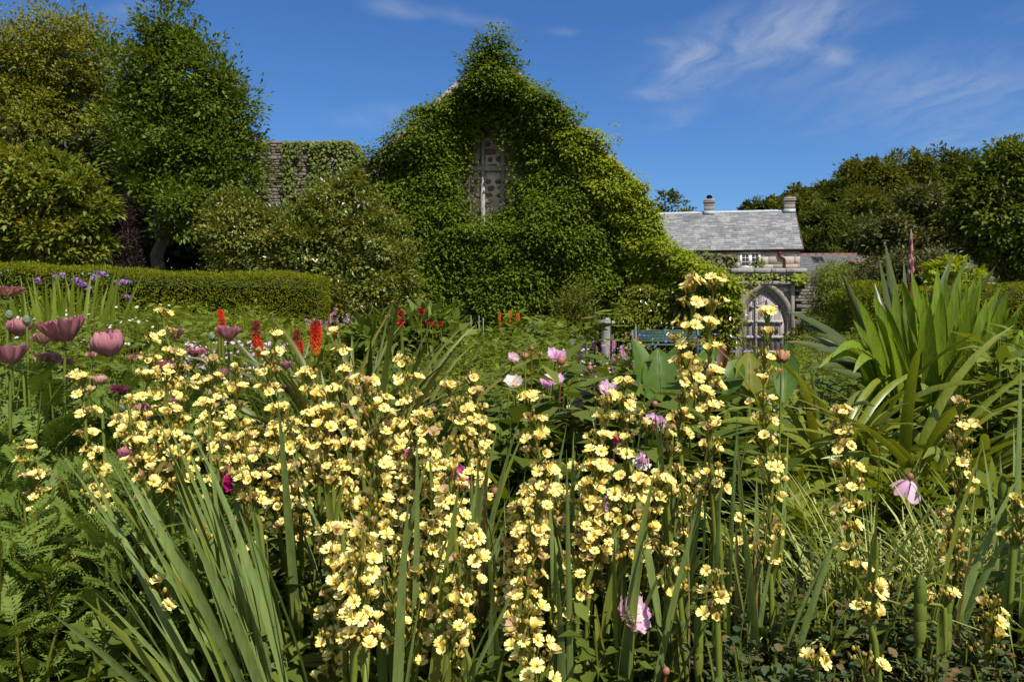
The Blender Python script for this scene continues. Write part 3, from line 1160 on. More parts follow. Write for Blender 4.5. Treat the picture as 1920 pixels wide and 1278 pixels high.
# ------------------------------------------------------------------ benches and sundial pillar
def bench(label, cx, d, width, hgt_px):
    z0 = float(gz(cx, d))
    t = thing('garden_bench', label, 'bench', (cx, d, z0), 0, 'green slatted benches against the barn')
    h = width / 2
    bk = MB()
    top = hgt_px - z0
    n = 8
    for i in range(n):
        z = .5 + (top - .5) * (i + .5) / n
        y = .42 + .12 * (z - .5)
        box(bk, (0, y, z), (width - .08, .02, (top - .5) / n * .72), bev=.004)
    for x in (-h + .12, 0, h - .12):
        box(bk, (x, .462, .5 + (top - .5) / 2), (.05, .03, top - .46))
    bk.build('backrest', M['bench_green'], t)
    st = MB()
    for i in range(6):
        box(st, (0, .02 + i * .075, .44), (width - .08, .06, .022), bev=.004)
    st.build('seat', M['bench_green'], t)
    for sx in (-1, 1):
        for y, hh in ((.02, .64), (.44, top)):
            l = MB(); box(l, (sx * (h - .03), y, hh / 2), (.06, .06, hh), bev=.006)
            l.build('leg', M['bench_green'], t)
        am = MB(); box(am, (sx * (h - .03), .2, .66), (.075, .52, .035), bev=.008)
        am.build('armrest', M['bench_green'], t)
q0, q1 = P(868, 602, 24.3), P(1012, 602, 24.3)
bench('dark green slatted bench behind the three thin stakes, left of the stone pillar', (q0[0] + q1[0]) / 2, 24.3, q1[0] - q0[0], q0[2])
q0, q1 = P(1188, 619, 20.5), P(1318, 619, 20.5)
bench('dark green slatted bench right of the stone pillar, partly behind the yellow flower spires', (q0[0] + q1[0]) / 2, 20.5, q1[0] - q0[0], q0[2])

def pillar():
    d = 17.0
    q = P(1137, 600, d)
    z0 = float(gz(q[0], d))
    t = thing('sundial_pillar', 'grey stone sundial pillar with a square cap among the flowers', 'sundial', (q[0], d, z0))
    H = q[2] - z0
    m = MB()
    lathe(m, [(.0, 0), (.16, 0), (.16, .12), (.13, .16), (.118, .2), (.108, H - .16), (.115, H - .12), (.12, H - .1)], 20)
    m.build('shaft', M['stone_pale'], t, smooth=False)
    c = MB(); box(c, (0, 0, H - .05), (.27, .27, .07), rz=.5, bev=.015)
    c.build('cap', M['stone_pale'], t)
    b = MB(); lathe(b, [(0, H - .005), (.11, H - .005), (.11, H + .006), (0, H + .006)], 20)
    dial = b.build('dial', M['lead'], t)
    g = MB(); prism(g, [(-.07, H + .007), (.06, H + .007), (.06, H + .08)], -.004, .004)
    g.build('gnomon', M['lead'], dial)
pillar()
# ------------------------------------------------------------------ foliage materials
M['bark'] = solid('bark', [(.05, .04, .03), (.1, .085, .065), (.14, .125, .1)], .95, .1, 9, 6, .6, 30, stretch=(3, 3, .6))
G = {}
G['willowy'] = leafmat('yellow green leaves', [(.05, .062, .012), (.085, .098, .018), (.125, .13, .03), (.09, .085, .016)], .5, .4, .2, patch=.35, patch_scale=.7, warm=(1.1, 1.06, .6), gain=1.7)
G['dark'] = leafmat('deep green leaves', [(.022, .044, .007), (.036, .066, .011), (.055, .09, .018)], .5, .36, .2, patch=.3, patch_scale=.6, gain=2.1)
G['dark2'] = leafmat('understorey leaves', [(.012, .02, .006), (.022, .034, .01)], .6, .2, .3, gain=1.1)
G['bush'] = leafmat('bronze tipped leaves', [(.04, .062, .01), (.062, .088, .014), (.1, .11, .02), (.12, .085, .025)], .48, .36, .22, patch=.35, patch_scale=1.1, warm=(1.1, 1.06, .6), gain=1.75)
G['camellia'] = leafmat('glossy camellia leaves', [(.038, .058, .011), (.062, .085, .016), (.105, .115, .026), (.165, .14, .04)], .33, .27, .5, patch=.3, patch_scale=.9, warm=(1.1, 1.06, .6), gain=1.5)
G['vine'] = leafmat('climber leaves', [(.03, .056, .006), (.046, .08, .009), (.07, .105, .013), (.095, .118, .018)], .55, .4, .15, patch=.35, patch_scale=.8, warm=(1.15, 1.04, .6), gain=1.8)
G['creeper'] = leafmat('light creeper leaves', [(.07, .125, .01), (.11, .175, .016), (.165, .225, .026)], .5, .42, .25, patch=.35, patch_scale=1.0, gain=1.55)
G['creeperlow'] = leafmat('glossy climber leaves', [(.045, .075, .01), (.075, .11, .015), (.12, .14, .03)], .25, .3, .8, patch=.35, patch_scale=1.0, gain=1.5)
G['ivy'] = leafmat('ivy leaves', [(.075, .11, .02), (.12, .16, .035), (.17, .2, .06), (.24, .2, .06)], .45, .3, .2, warm=(1.02, 1.1, .6), gain=0.72)
G['yew'] = leafmat('clipped yew', [(.052, .082, .008), (.082, .115, .01), (.125, .15, .016), (.1, .1, .012)], .6, .3, .1, patch=.4, patch_scale=1.3, warm=(1.2, 1.05, .5), gain=1.3)
G['wood1'] = leafmat('woodland leaves', [(.028, .043, .008), (.042, .06, .011), (.064, .08, .015)], .6, .3, .1, patch=.5, patch_scale=.25, gain=1.7)
G['wood2'] = leafmat('dark woodland leaves', [(.019, .034, .008), (.03, .048, .011), (.046, .064, .015)], .6, .3, .1, patch=.5, patch_scale=.25, gain=1.7)
G['oak'] = leafmat('right tree leaves', [(.03, .056, .012), (.05, .084, .017), (.08, .115, .028)], .5, .35, .2, patch=.4, patch_scale=.6, gain=1.6)
G['greygreen'] = leafmat('grey green leaves', [(.034, .052, .02), (.055, .078, .03), (.08, .1, .045)], .5, .3, .3, gain=1.3)
G['olive'] = leafmat('feathery leaves', [(.04, .065, .016), (.065, .1, .022), (.1, .135, .035)], .5, .35, .3, gain=1.9)
G['rose'] = leafmat('rose thicket', [(.04, .055, .018), (.07, .08, .028), (.11, .085, .05), (.07, .06, .035)], .5, .3, .3, warm=(1.0, 1.1, .7), gain=1.2)
G['purple'] = leafmat('purple feathery leaves', [(.028, .017, .018), (.05, .03, .031), (.075, .05, .046)], .7, .2, .1, tint=(1.2, .8, .8), warm=(1, 1, 1))
G['euph'] = leafmat('euphorbia leaves', [(.055, .09, .02), (.09, .13, .025), (.14, .18, .03)], .5, .35, .3)

def cloud(mb, lobes, n_clump, per, leaf, size, sp=.11, tpl=LEAF, droop=.15, up_bias=.35, inner=.22, seed=1, wild=.25, gap=.0):
    """a crown: clumps of leaves through the shell of each lobe, with a noisy outline and gaps"""
    r = np.random.default_rng(seed)
    nf = noise_fn(seed + 50, 2.2)
    gapf = noise_fn(seed + 90, 1.1)
    area = np.array([(l[1][0] * l[1][2]) for l in lobes], float)
    cnt = np.maximum(4, (n_clump * area / area.sum())).astype(int)
    P_, D_, U_, S_ = [], [], [], []
    for (c, rad), n in zip(lobes, cnt):
        u = nrm(r.normal(size=(n, 3)))
        k = r.random(n)
        rr = np.where(k < inner, r.uniform(.15, .65, n), .72 + .28 * np.sqrt(r.random(n)))
        rr = rr * (1 + wild * nf(u * 1.6 + np.array(c) * .37))
        cc = np.array(c) + u * rr[:, None] * np.array(rad)
        if gap > -1:
            ok = gapf(cc / np.mean(rad)) > gap - .9
            cc, u = cc[ok], u[ok]; n = len(cc)
        m = r.integers(int(per * .5), int(per * 1.5) + 1, n)
        idx = np.repeat(np.arange(n), m)
        s = sp * np.mean(rad) * r.uniform(.5, 1.4, n)
        # a clump is a little shoot: longer along its own direction
        ax = nrm(u + r.normal(size=(n, 3)) * .5 + np.array((0, 0, up_bias)))
        g = r.normal(size=(len(idx), 3))
        pos = cc[idx] + g * s[idx][:, None] * np.array((1, 1, .55)) + ax[idx] * (r.uniform(-.8, 1.4, len(idx)) * s[idx])[:, None]
        d = nrm(ax[idx] * .8 + g * .75 + np.array((0, 0, -droop)))
        P_.append(pos); D_.append(d)
        U_.append(nrm(np.array((0, 0, 1.0)) + u[idx] * .5 + r.normal(size=(len(idx), 3)) * .38))
        S_.append(size * r.uniform(.6, 1.35, len(idx)))
    scatter(mb, tpl, np.concatenate(P_), np.concatenate(D_), np.concatenate(U_), np.concatenate(S_))

def shoots(mb, specs, size, tpl=LEAF, seed=2, n=26, spread=.09):
    """leading shoots that break the outline: (base, tip, radius)"""
    r = np.random.default_rng(seed)
    for (p0, p1, w) in specs:
        p0, p1 = np.array(p0), np.array(p1)
        t = r.random(n) ** .8
        ax = p1 - p0
        g = r.normal(size=(n, 3))
        pos = p0 + ax * t[:, None] + g * (w * (1 - t * .75))[:, None]
        d = nrm(ax / np.linalg.norm(ax) * .9 + g * .7)
        scatter(mb, tpl, pos, d, nrm(np.array((0, 0, 1.0)) + r.normal(size=(n, 3)) * .4), size * r.uniform(.6, 1.2, n))

def L(px, py, d, rx, ry, rd=None):
    """a crown lobe seen at (px, py), rx and ry pixels in radius, standing d metres away"""
    s = d / F
    return (P(px, py, d), (rx * s, (rd if rd is not None else .5 * (rx + ry)) * s, ry * s))

def trunk_mb(base, lobes, r0, seed=1, lean=0.0, fork=.35):
    r = np.random.default_rng(seed)
    mb = MB()
    base = np.array(base, float)
    top = np.mean([l[0] for l in lobes], axis=0)
    f = base + (top - base) * np.array((.25, .25, fork))
    pts = [base + (f - base) * t + np.array((r.normal() * .05, r.normal() * .05, 0)) for t in np.linspace(0, 1, 5)]
    tube(mb, pts, np.linspace(r0, r0 * .75, 5), 9)
    for l in lobes:
        e = np.array(l[0]) + np.array((0, 0, l[1][2] * .2))
        n = 7
        t = np.linspace(0, 1, n)[:, None]
        q = f * (1 - t) ** 2 + 2 * (1 - t) * t * (f + (e - f) * np.array((.25, .25, .7))) + e * t * t
        q[1:-1] += r.normal(size=(n - 2, 3)) * .06 * np.linalg.norm(e - f) * .4
        tube(mb, q, np.linspace(r0 * .5, r0 * .08, n), 6)
        for _ in range(4):
            i = r.integers(2, n - 1)
            u = nrm(r.normal(size=3) + np.array((0, 0, .4)))
            e2 = q[i] + u * np.array(l[1]) * .8
            tube(mb, [q[i], (q[i] + e2) / 2 + r.normal(size=3) * .05, e2], [r0 * .18, r0 * .1, r0 * .03], 5)
    return mb

def tree(name, label, cat, base, lobes, mat, n, per, size, r0=.14, seed=1, group=None, tpl=LEAF, shoot=None, **kw):
    base = np.array(base, float)
    t = thing(name, label, cat, base, 0, group)
    lo = [(np.array(c) - base, rd) for c, rd in lobes]
    trunk_mb((0, 0, -.1), lo, r0, seed).build('trunk', M['bark'], t)
    mb = MB()
    cloud(mb, lo, n, per, None, size, tpl=tpl, seed=seed, **kw)
    if shoot:
        shoots(mb, [(np.array(a) - base, np.array(b) - base, w) for a, b, w in shoot], size, tpl, seed + 3)
    mb.build('crown', mat, t)
    return t

def ground_at(px, d):
    x = (px - 960) / F * d
    return (x, d, float(gz(x, d)))

# ------------------------------------------------------------------ trees on the left bank
d = 25.0
tree('feathery_tree', 'tall yellowish green tree with narrow leaves at the left edge of the garden', 'tree', ground_at(95, d),
     [L(105, 95, d, 95, 75), L(30, 130, d, 80, 80), L(175, 150, d, 70, 80), L(195, 240, d, 55, 60), L(40, 235, d - 1, 90, 55), L(120, 205, d, 90, 70), L(150, 290, d, 60, 40), L(-60, 170, d, 80, 90)],
     G['willowy'], 900, 62, .125, .16, seed=21, tpl=LEAF, sp=.17, droop=.25, gap=.3, wild=.36, up_bias=.5,
     shoot=[(P(x0, y0, d), P(x1, y1, d), .12) for x0, y0, x1, y1 in ((105, 40, 108, 2), (60, 55, 40, 22), (150, 55, 160, 22), (200, 90, 215, 38), (20, 70, 5, 40), (180, 60, 190, 30), (85, 40, 70, 14))])
d = 21.0
tree('broadleaf_tree', 'large dark green tree with upright leading shoots left of the ruined wall', 'tree', ground_at(288, d),
     [L(318, 70, d, 45, 70), L(270, 150, d, 62, 70), L(360, 150, d, 65, 75), L(400, 210, d, 62, 85), L(300, 240, d, 90, 90), L(400, 310, d, 85, 85), L(290, 330, d - .5, 55, 60),
      L(425, 290, d, 50, 60), L(340, 395, d - 1, 60, 45), L(320, 300, d + .5, 80, 80), L(430, 345, d, 45, 35), L(255, 90, d, 30, 35)],
     G['dark'], 800, 84, .125, .2, seed=5, sp=.19, droop=.1, gap=.2, wild=.33, up_bias=.6,
     shoot=[(P(x0, y0, d), P(x1, y1, d), .16) for x0, y0, x1, y1 in ((312, 60, 292, -20), (335, 70, 352, 8), (440, 160, 447, 75), (255, 90, 238, 55), (450, 240, 500, 138), (465, 270, 498, 225), (405, 110, 420, 68),
                                                             (375, 100, 378, 55), (470, 320, 505, 300), (300, 40, 310, -30), (462, 235, 492, 190), (330, 50, 322, -10), (285, 90, 275, 40))])
d = 24.0
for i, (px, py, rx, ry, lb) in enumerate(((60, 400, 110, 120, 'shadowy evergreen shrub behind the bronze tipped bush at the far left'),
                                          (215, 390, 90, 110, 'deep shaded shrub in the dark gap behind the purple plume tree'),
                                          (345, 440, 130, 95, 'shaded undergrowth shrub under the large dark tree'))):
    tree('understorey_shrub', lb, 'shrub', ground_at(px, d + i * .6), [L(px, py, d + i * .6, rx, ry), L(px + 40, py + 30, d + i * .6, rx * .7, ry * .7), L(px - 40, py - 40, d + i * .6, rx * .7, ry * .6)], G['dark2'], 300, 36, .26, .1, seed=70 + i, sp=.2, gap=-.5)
d = 16.5
tree('bronze_tipped_bush', 'big rounded bush with bronze tipped leaves behind the left end of the clipped hedge', 'shrub', ground_at(70, d),
     [L(50, 350, d, 80, 60), L(130, 370, d, 65, 55), L(20, 430, d, 100, 60), L(140, 440, d, 55, 50), L(-60, 380, d, 80, 90), L(165, 400, d, 38, 32), L(80, 330, d, 40, 40), L(100, 460, d, 80, 40)],
     G['bush'], 620, 46, .135, .1, seed=31, sp=.17, gap=.15,
     shoot=[(P(x0, y0, d), P(x1, y1, d), .1) for x0, y0, x1, y1 in ((60, 310, 55, 275), (130, 330, 145, 296), (180, 385, 205, 372), (20, 310, 10, 280), (100, 320, 104, 288), (165, 360, 180, 335))])
def plume():
    d = 19.0
    b = ground_at(243, d)
    t = thing('purple_plume_tree', 'slender feathery purple brown sapling in front of the dark gap above the hedge', 'sapling', b)
    top = P(243, 378, d) - np.array(b)
    mb = MB()
    tube(mb, [(0, 0, -.1), (.02, 0, top[2] * .5), (0, 0, top[2] * .95)], [.035, .025, .008], 6)
    mb.build('trunk', M['bark'], t)
    lo = []
    for z, w in ((.14, .12), (.3, .17), (.45, .13), (.58, .24), (.72, .2), (.84, .12), (.95, .06)):
        lo.append((A(random.uniform(-.05, .05), 0, top[2] * z), (w * .75, w * .75, top[2] * .08)))
    m = MB()
    cloud(m, lo, 150, 34, None, .085, sp=.35, tpl=NARROW, seed=8, up_bias=.9, droop=-.3, gap=-1)
    m.build('crown', G['purple'], t)
plume()

# ------------------------------------------------------------------ camellia mass in front of the ruin and the barn
d = 18.5
tree('camellia', 'wide glossy leaved camellia standing at the right hand end of the clipped hedge', 'shrub', ground_at(580, d),
     [L(450, 440, d, 75, 62), L(540, 440, d, 75, 50), L(640, 400, d, 70, 62), L(700, 470, d, 70, 80), L(600, 490, d, 100, 85), L(470, 490, d, 70, 45), L(690, 560, d - .3, 85, 60), L(655, 360, d, 32, 36),
      L(600, 410, d, 40, 35), L(440, 395, d, 45, 35), L(620, 560, d - .3, 60, 60), L(735, 530, d, 42, 60), L(415, 395, d, 25, 25)],
     G['camellia'], 1250, 54, .092, .1, seed=44, sp=.13, gap=.1, tpl=LEAF, up_bias=.2,
     shoot=[(P(x0, y0, d), P(x1, y1, d), .07) for x0, y0, x1, y1 in ((425, 395, 418, 362), (470, 380, 462, 350), (640, 345, 640, 320), (670, 350, 680, 325), (400, 430, 378, 440), (760, 440, 778, 455), (740, 420, 755, 410))])

# ------------------------------------------------------------------ climbers on the barn
def climber(name, label, cat, poly, depth, n, per, r_px, size, mat, hole=None, tpl=LEAF, seed=1, bulge=(.25, .4), nscale=(70, 45), group=None, hang=.55, sprays=(), stem_px=None, feather=0, thick_above=0, gaps=0):
    r = np.random.default_rng(seed)
    poly = np.array(poly, float)
    lo, hi = poly.min(0), poly.max(0)
    q = r.uniform(lo, hi, size=(n * 4, 2))
    ok = inpoly(q[:, 0], q[:, 1], poly)
    if feather > 0:
        ok &= inpoly(q[:, 0] + r.normal(size=len(q)) * feather + 14, q[:, 1] + r.normal(size=len(q)) * feather * .4, poly) | (q[:, 0] > 1180)
    if hole is not None:
        ok &= ~inpoly(q[:, 0], q[:, 1], hole)
    q = q[ok][:n]
    if thick_above > 0:
        ex = q[q[:, 1] < thick_above]
        q = np.concatenate([q, ex + r.normal(size=ex.shape) * 6])
    n = len(q)
    nf = noise_fn(seed + 7, 1.0)
    nf2 = noise_fn(seed + 17, 2.7)
    pp = np.stack([q[:, 0] / nscale[0], q[:, 1] / nscale[1], q[:, 0] * 0], 1)
    b = bulge[0] + bulge[1] * np.clip(.5 + .55 * nf(pp) + .3 * nf2(pp), 0, 1.3)
    if gaps > 0:
        ok2 = (nf(pp * 1.7 + 5.0) > -gaps) | (q[:, 1] < 240)
        q, pp, b = q[ok2], pp[ok2], b[ok2]
        n = len(q)
    b = b + r.uniform(-.06, .22, n)
    if hole is not None:
        near = (q[:, 0] > 840) & (q[:, 0] < 995) & (q[:, 1] > 170) & (q[:, 1] < 432)
        b = np.where(near, b * .25, b)
    dd = np.array([depth(*z) for z in q]) - b
    cen = np.array([P(z[0], z[1], D) for z, D in zip(q, dd)])
    m = r.integers(int(per * .6), int(per * 1.4), n)
    idx = np.repeat(np.arange(n), m)
    rad = r_px * dd / F * r.uniform(.6, 1.5, n)
    u = nrm(r.normal(size=(len(idx), 3)) + np.array((0, -.55, .35)))
    u[:, 1] = np.where(u[:, 1] > .35, -u[:, 1], u[:, 1])
    pos = cen[idx] + u * rad[idx][:, None] * np.array((1.15, .8, .6)) * (r.uniform(.35, 1.05, len(idx)) ** .6)[:, None]
    dr = nrm(u * np.array((1, 1, .25)) + np.array((0, -.15, -hang)) + r.normal(size=(len(idx), 3)) * .35)
    up = nrm(u * .7 + np.array((0, -.2, .9)) + r.normal(size=(len(idx), 3)) * .3)
    mb = MB()
    scatter(mb, tpl, pos, dr, up, size * r.uniform(.6, 1.3, len(idx)))
    for (x0, y0, x1, y1) in sprays:
        shoots(mb, [(P(x0, y0, depth(x0, y0) - .2), P(x1, y1, depth(x1, y1) - .35), .05)], size * .9, tpl, int(x0), 14)
    t = thing(name, label, cat, ground_at(stem_px or 900, depth(stem_px or 900, 600) - .12), 0, group)
    b0 = np.array(t.location)
    for i in range(len(mb.v)):
        mb.v[i] = mb.v[i] - b0
    mb.build('leaves', mat, t)
    st = MB()
    for k in range(7):
        x = (stem_px or 900) + r.uniform(-25, 25)
        pts = [np.array(ground_at(x, depth(x, 600) - .1)) - b0]
        y = 600.0
        tx = r.uniform(lo[0] + 30, hi[0] - 30)
        for s_ in np.linspace(.15, 1, 9):
            xx = x + (tx - x) * s_ + r.normal() * 6
            yy = 600 - (600 - (lo[1] + hi[1]) / 2 + 40) * s_
            if inpoly(np.array([xx]), np.array([yy]), poly)[0]:
                pts.append(P(xx, yy, depth(xx, yy) - .1) - b0)
        if len(pts) > 2:
            tube(st, pts, np.linspace(.06, .012, len(pts)), 6)
    if st.n:
        st.build('stems', M['bark'], t)
    return t
HOLE = [(880, 268), (896, 234), (936, 234), (954, 258), (960, 300), (968, 312), (962, 340), (970, 388), (945, 404), (918, 410), (904, 428), (880, 426), (872, 392), (858, 364), (862, 318), (872, 300)]
VINE = [(925, 76), (944, 100), (966, 146), (996, 172), (1032, 200), (1062, 226), (1080, 250), (1110, 330), (1165, 400), (1190, 480), (1195, 600), (1170, 640), (700, 640), (706, 560), (722, 500), (704, 400), (700, 352), (694, 304), (728, 266), (764, 234), (806, 208), (846, 194), (872, 176), (890, 130), (910, 98)]
climber('wisteria', 'dark green climber smothering the barn gable around the blocked window', 'climber', VINE, lambda x, y: BD - .05 - .0012 * max(0, y - 420), 1250, 104, 29, .13, G['vine'], HOLE, LEAF, 61, (.12, .95), (52, 42), hang=.35, gaps=.62, thick_above=235,
        sprays=((925, 75, 922, 52), (905, 80, 893, 60), (870, 115, 850, 95), (860, 140, 842, 158), (980, 125, 998, 118), (1020, 160, 1036, 150), (1060, 190, 1090, 198), (760, 235, 742, 225), (830, 190, 822, 175), (1085, 225, 1102, 212), (700, 300, 690, 282)), stem_px=820)
CREEP = [(1046, 252), (1076, 246), (1122, 246), (1136, 262), (1142, 298), (1190, 341), (1208, 378), (1222, 418), (1248, 460), (1284, 488), (1322, 500), (1352, 520), (1372, 546), (1368, 562), (1375, 575), (1330, 570), (1200, 560), (1185, 480), (1150, 410), (1105, 340), (1070, 290)]
cdepth = lambda x, y: BD - .25 - 3.9 * float(sstep(1180, 1390, x))
climber('creeper', 'light green creeper spilling from the right slope of the barn down to the doorway', 'climber', CREEP, cdepth, 700, 62, 19, .14, G['creeper'], None, LEAF, 62, (.25, .6), (48, 36), hang=.35, feather=30,
        sprays=((1140, 240, 1158, 232), (1195, 340, 1215, 342), (1230, 400, 1262, 410), (1300, 474, 1330, 466), (1390, 520, 1412, 522), (1395, 540, 1412, 552), (1150, 270, 1165, 262), (1340, 506, 1360, 500), (1360, 522, 1412, 528), (1366, 532, 1416, 540), (1360, 518, 1400, 516)), stem_px=1240)
LOWC = [(1175, 545), (1250, 540), (1330, 545), (1372, 560), (1378, 600), (1376, 650), (1175, 655), (1170, 600)]
climber('glossy_climber', 'glossy leaved climber between the right hand bench and the doorway', 'climber', LOWC, lambda x, y: 24.6 - 2.6 * float(sstep(1180, 1400, x)) - .006 * (y - 540), 330, 60, 18, .12, G['creeperlow'], None, LEAF, 63, (.2, .5), (40, 30), stem_px=1280)
# the flank wall that carries the creeper
def flank():
    a, b = P(1185, 500, 25.9), P(1372, 500, 22.45)
    ang = math.atan2(b[1] - a[1], b[0] - a[0])
    ln = math.hypot(b[0] - a[0], b[1] - a[1])
    t = thing('flank_wall', 'stone wall buried under the light creeper beside the doorway', 'wall', (a[0], a[1], -.4), ang)
    m = MB()
    for i in range(10):
        xa, xb = ln * i / 10, ln * (i + 1) / 10 - .004
        h = 3.3 - 1.2 * (i + .5) / 10
        wall_blocks(m, xa, xb, 0, h, (.12, .22), (.25, .5), 0, .2, rs=random.Random(i), gap=.01)
    m.build('stone_face', M['stone_slate'], t)
    c = MB()
    prism(c, [(0, 0), (ln, 0), (ln, 2.1), (0, 3.3)], .1, .6)
    c.build('core', M['joint'], t)
flank()

def ivy(name, label, poly, depth, n, size, seed, mat, parent_px, dens=None, thick=.12, foot=640):
    r = np.random.default_rng(seed)
    poly = np.array(poly, float)
    lo, hi = poly.min(0), poly.max(0)
    q = r.uniform(lo, hi, size=(n * 5, 2))
    ok = inpoly(q[:, 0], q[:, 1], poly)
    if dens is not None:
        ok &= np.array([dens(x, y) for x, y in q]) > r.random(len(q))
    q = q[ok][:n]
    pos = np.array([P(x, y, depth - abs(r.normal()) * thick) for x, y in q])
    n = len(pos)
    d_ = nrm(np.stack([r.normal(size=n) * .6, np.full(n, -.35), -np.abs(r.normal(size=n)) * .5 - .4], 1))
    up = nrm(np.stack([r.normal(size=n) * .35, np.full(n, -.8), np.full(n, .55)], 1) + r.normal(size=(n, 3)) * .2)
    mb = MB()
    b0 = np.array(ground_at(parent_px, depth - .1))
    scatter(mb, ROUND, pos - b0, d_, up, size * r.uniform(.6, 1.3, n))
    t = thing(name, label, 'ivy', b0)
    mb.build('leaves', mat, t)
    st = MB()
    for k in range(6 if n > 1000 else 3):
        x, y = q[r.integers(0, n)]
        pts = [P(parent_px + (x - parent_px) * s_ + r.normal() * 3, foot + (y - foot) * s_, depth - .02) - b0 for s_ in np.linspace(0, 1, 8)]
        tube(st, pts, np.linspace(.035, .01, 8) * (1 if n > 1000 else .2), 5)
    st.build('stems', M['bark'], t)
nf = noise_fn(77, 1.0)
ivn = lambda x, y: float(nf(np.array((x / 22, y / 34, 0))))
ivy('ivy', 'bright patchy ivy hanging over the top of the ruined wall', [(530, 264), (652, 262), (674, 270), (688, 300), (694, 330), (694, 420), (530, 420)], RD - .02, 4200, .11, 12, G['ivy'], 650,
    lambda x, y: max(float(np.clip((x - 622 + 16 * ivn(x, y)) / 10, 0, 1)), float(np.clip((296 - y + 14 * ivn(x * 2, y * .2)) / 10, 0, 1)) * .7, .6 * (ivn(x * 1.3, y * .35) > .3), .05), foot=470)
ivy('wall_fern_tuft', 'small bright ivy tuft at the right end of the ledge above the doorway', [(1490, 512), (1512, 512), (1515, 520), (1508, 530), (1492, 532), (1486, 522)], GD - .08, 150, .1, 14, G['creeper'], 1500, None, .08, 545)
ivy('ledge_ivy', 'thin straggle of ivy along the wall just under the ledge over the doorway', [(1385, 508), (1480, 513), (1486, 524), (1440, 526), (1400, 540), (1388, 530)], GD - .05, 80, .065, 15, G['creeper'], 1420, lambda x, y: .25 + .5 * (ivn(x, y) > .1) + .3 * (x < 1425), .06, 560)
ivy('rose_spray', 'small leafy spray beside the white casement window', [(1410, 492), (1420, 480), (1432, 484), (1436, 500), (1425, 505), (1412, 504)], 36.1, 110, .1, 16, G['oak'], 1425, None, .1, 508)
ivy('window_shrub', 'dull green shrub against the cottage wall left of the white window', [(1318, 472), (1382, 476), (1388, 508), (1330, 508), (1310, 490)], 37.0, 900, .16, 18, G['greygreen'], 1350, None, .25, 512)

# ------------------------------------------------------------------ clipped hedges
def hedge(name, label, p0, p1, h, w, mat, n, size, seed, round_end=.25, wob=.085):
    r = np.random.default_rng(seed)
    p0, p1 = np.array(p0, float), np.array(p1, float)
    ln = np.linalg.norm((p1 - p0)[:2])
    ang = math.atan2(p1[1] - p0[1], p1[0] - p0[0])
    t = thing(name, label, 'hedge', (p0[0], p0[1], min(p0[2], p1[2])), ang)
    nf = noise_fn(seed, 2.2)
    # faces: front, back, top, ends, rounded at the arrises
    ar = np.array([ln * h, ln * h * .25, ln * w, w * h, w * h])
    f = r.choice(5, n, p=ar / ar.sum())
    x = r.uniform(0, ln, n); y = r.uniform(-w / 2, w / 2, n); z = r.uniform(0, h, n)
    y = np.where(f == 0, -w / 2, np.where(f == 1, w / 2, y))
    z = np.where(f == 2, h, z)
    x = np.where(f == 3, 0, np.where(f == 4, ln, x))
    p = np.stack([x, y, z], 1)
    # round: pull in towards an inner box
    c = np.stack([np.clip(x, round_end, ln - round_end), np.clip(y, -w / 2 + round_end, w / 2 - round_end), np.clip(z, -1, h - round_end)], 1)
    dv = p - c
    dl = np.maximum(np.linalg.norm(dv, axis=1, keepdims=True), 1e-6)
    nor = dv / dl
    p = c + nor * (round_end + wob * nf(p * np.array((1, 1, 1.3)))[:, None] * .7 - np.abs(r.normal(size=(n, 1))) * .03)
    d_ = nrm(nor * .6 + r.normal(size=(n, 3)) * .6 + np.array((0, 0, .25)))
    up = nrm(nor + np.array((0, 0, .6)) + r.normal(size=(n, 3)) * .5)
    mb = MB()
    scatter(mb, NARROW, p, d_, up, size * r.uniform(.6, 1.4, n))
    ns = int(ln * 14)
    sx = r.uniform(.1, ln - .1, ns)
    for q in range(ns):
        p0 = np.array((sx[q], r.uniform(-w / 2, w / 2) * .9, h - .03)) if q % 2 else np.array((sx[q], -w / 2 + .02, r.uniform(.4, h)))
        dv_ = np.array((r.normal() * .04, -.05 if q % 2 == 0 else r.normal() * .03, r.uniform(.05, .12)))
        shoots(mb, [(p0, p0 + dv_, .008)], size * .8, NARROW, seed * 999 + q, 7)
    mb.build('clipped_leaves', mat, t)
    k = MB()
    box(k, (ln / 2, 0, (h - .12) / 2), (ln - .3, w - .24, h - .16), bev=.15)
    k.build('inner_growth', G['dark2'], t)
    for q in np.arange(.5, ln, 1.0):
        s = MB()
        tube(s, [(q, 0, -.1), (q + .03, .02, h * .5)], [.05, .03], 6)
        s.build('stem', M['bark'], t)
a, b = P(-30, 493, 12.0), P(588, 513, 15.6)
hedge('clipped_hedge', 'long clipped yew hedge with a flat top below the trees on the left', (a[0] - 2.0, 11.2, gz(a[0], 12)), (b[0] - .0, 16.1, gz(b[0], 15.6)), b[2] - float(gz(b[0], 15.6)) + .0, 1.2, G['yew'], 80000, .05, 3)
a, b = P(1590, 531, 12.6), P(2500, 514, 12.0)
hedge('clipped_hedge', 'rounded clipped hedge behind the sword leaved clump on the right', (a[0], 13.1, gz(a[0], 12.6)), (b[0], 12.7, gz(b[0], 12.2)), a[2] - float(gz(a[0], 12.6)) + .02, 1.3, G['yew'], 80000, .052, 4, .42, .08)

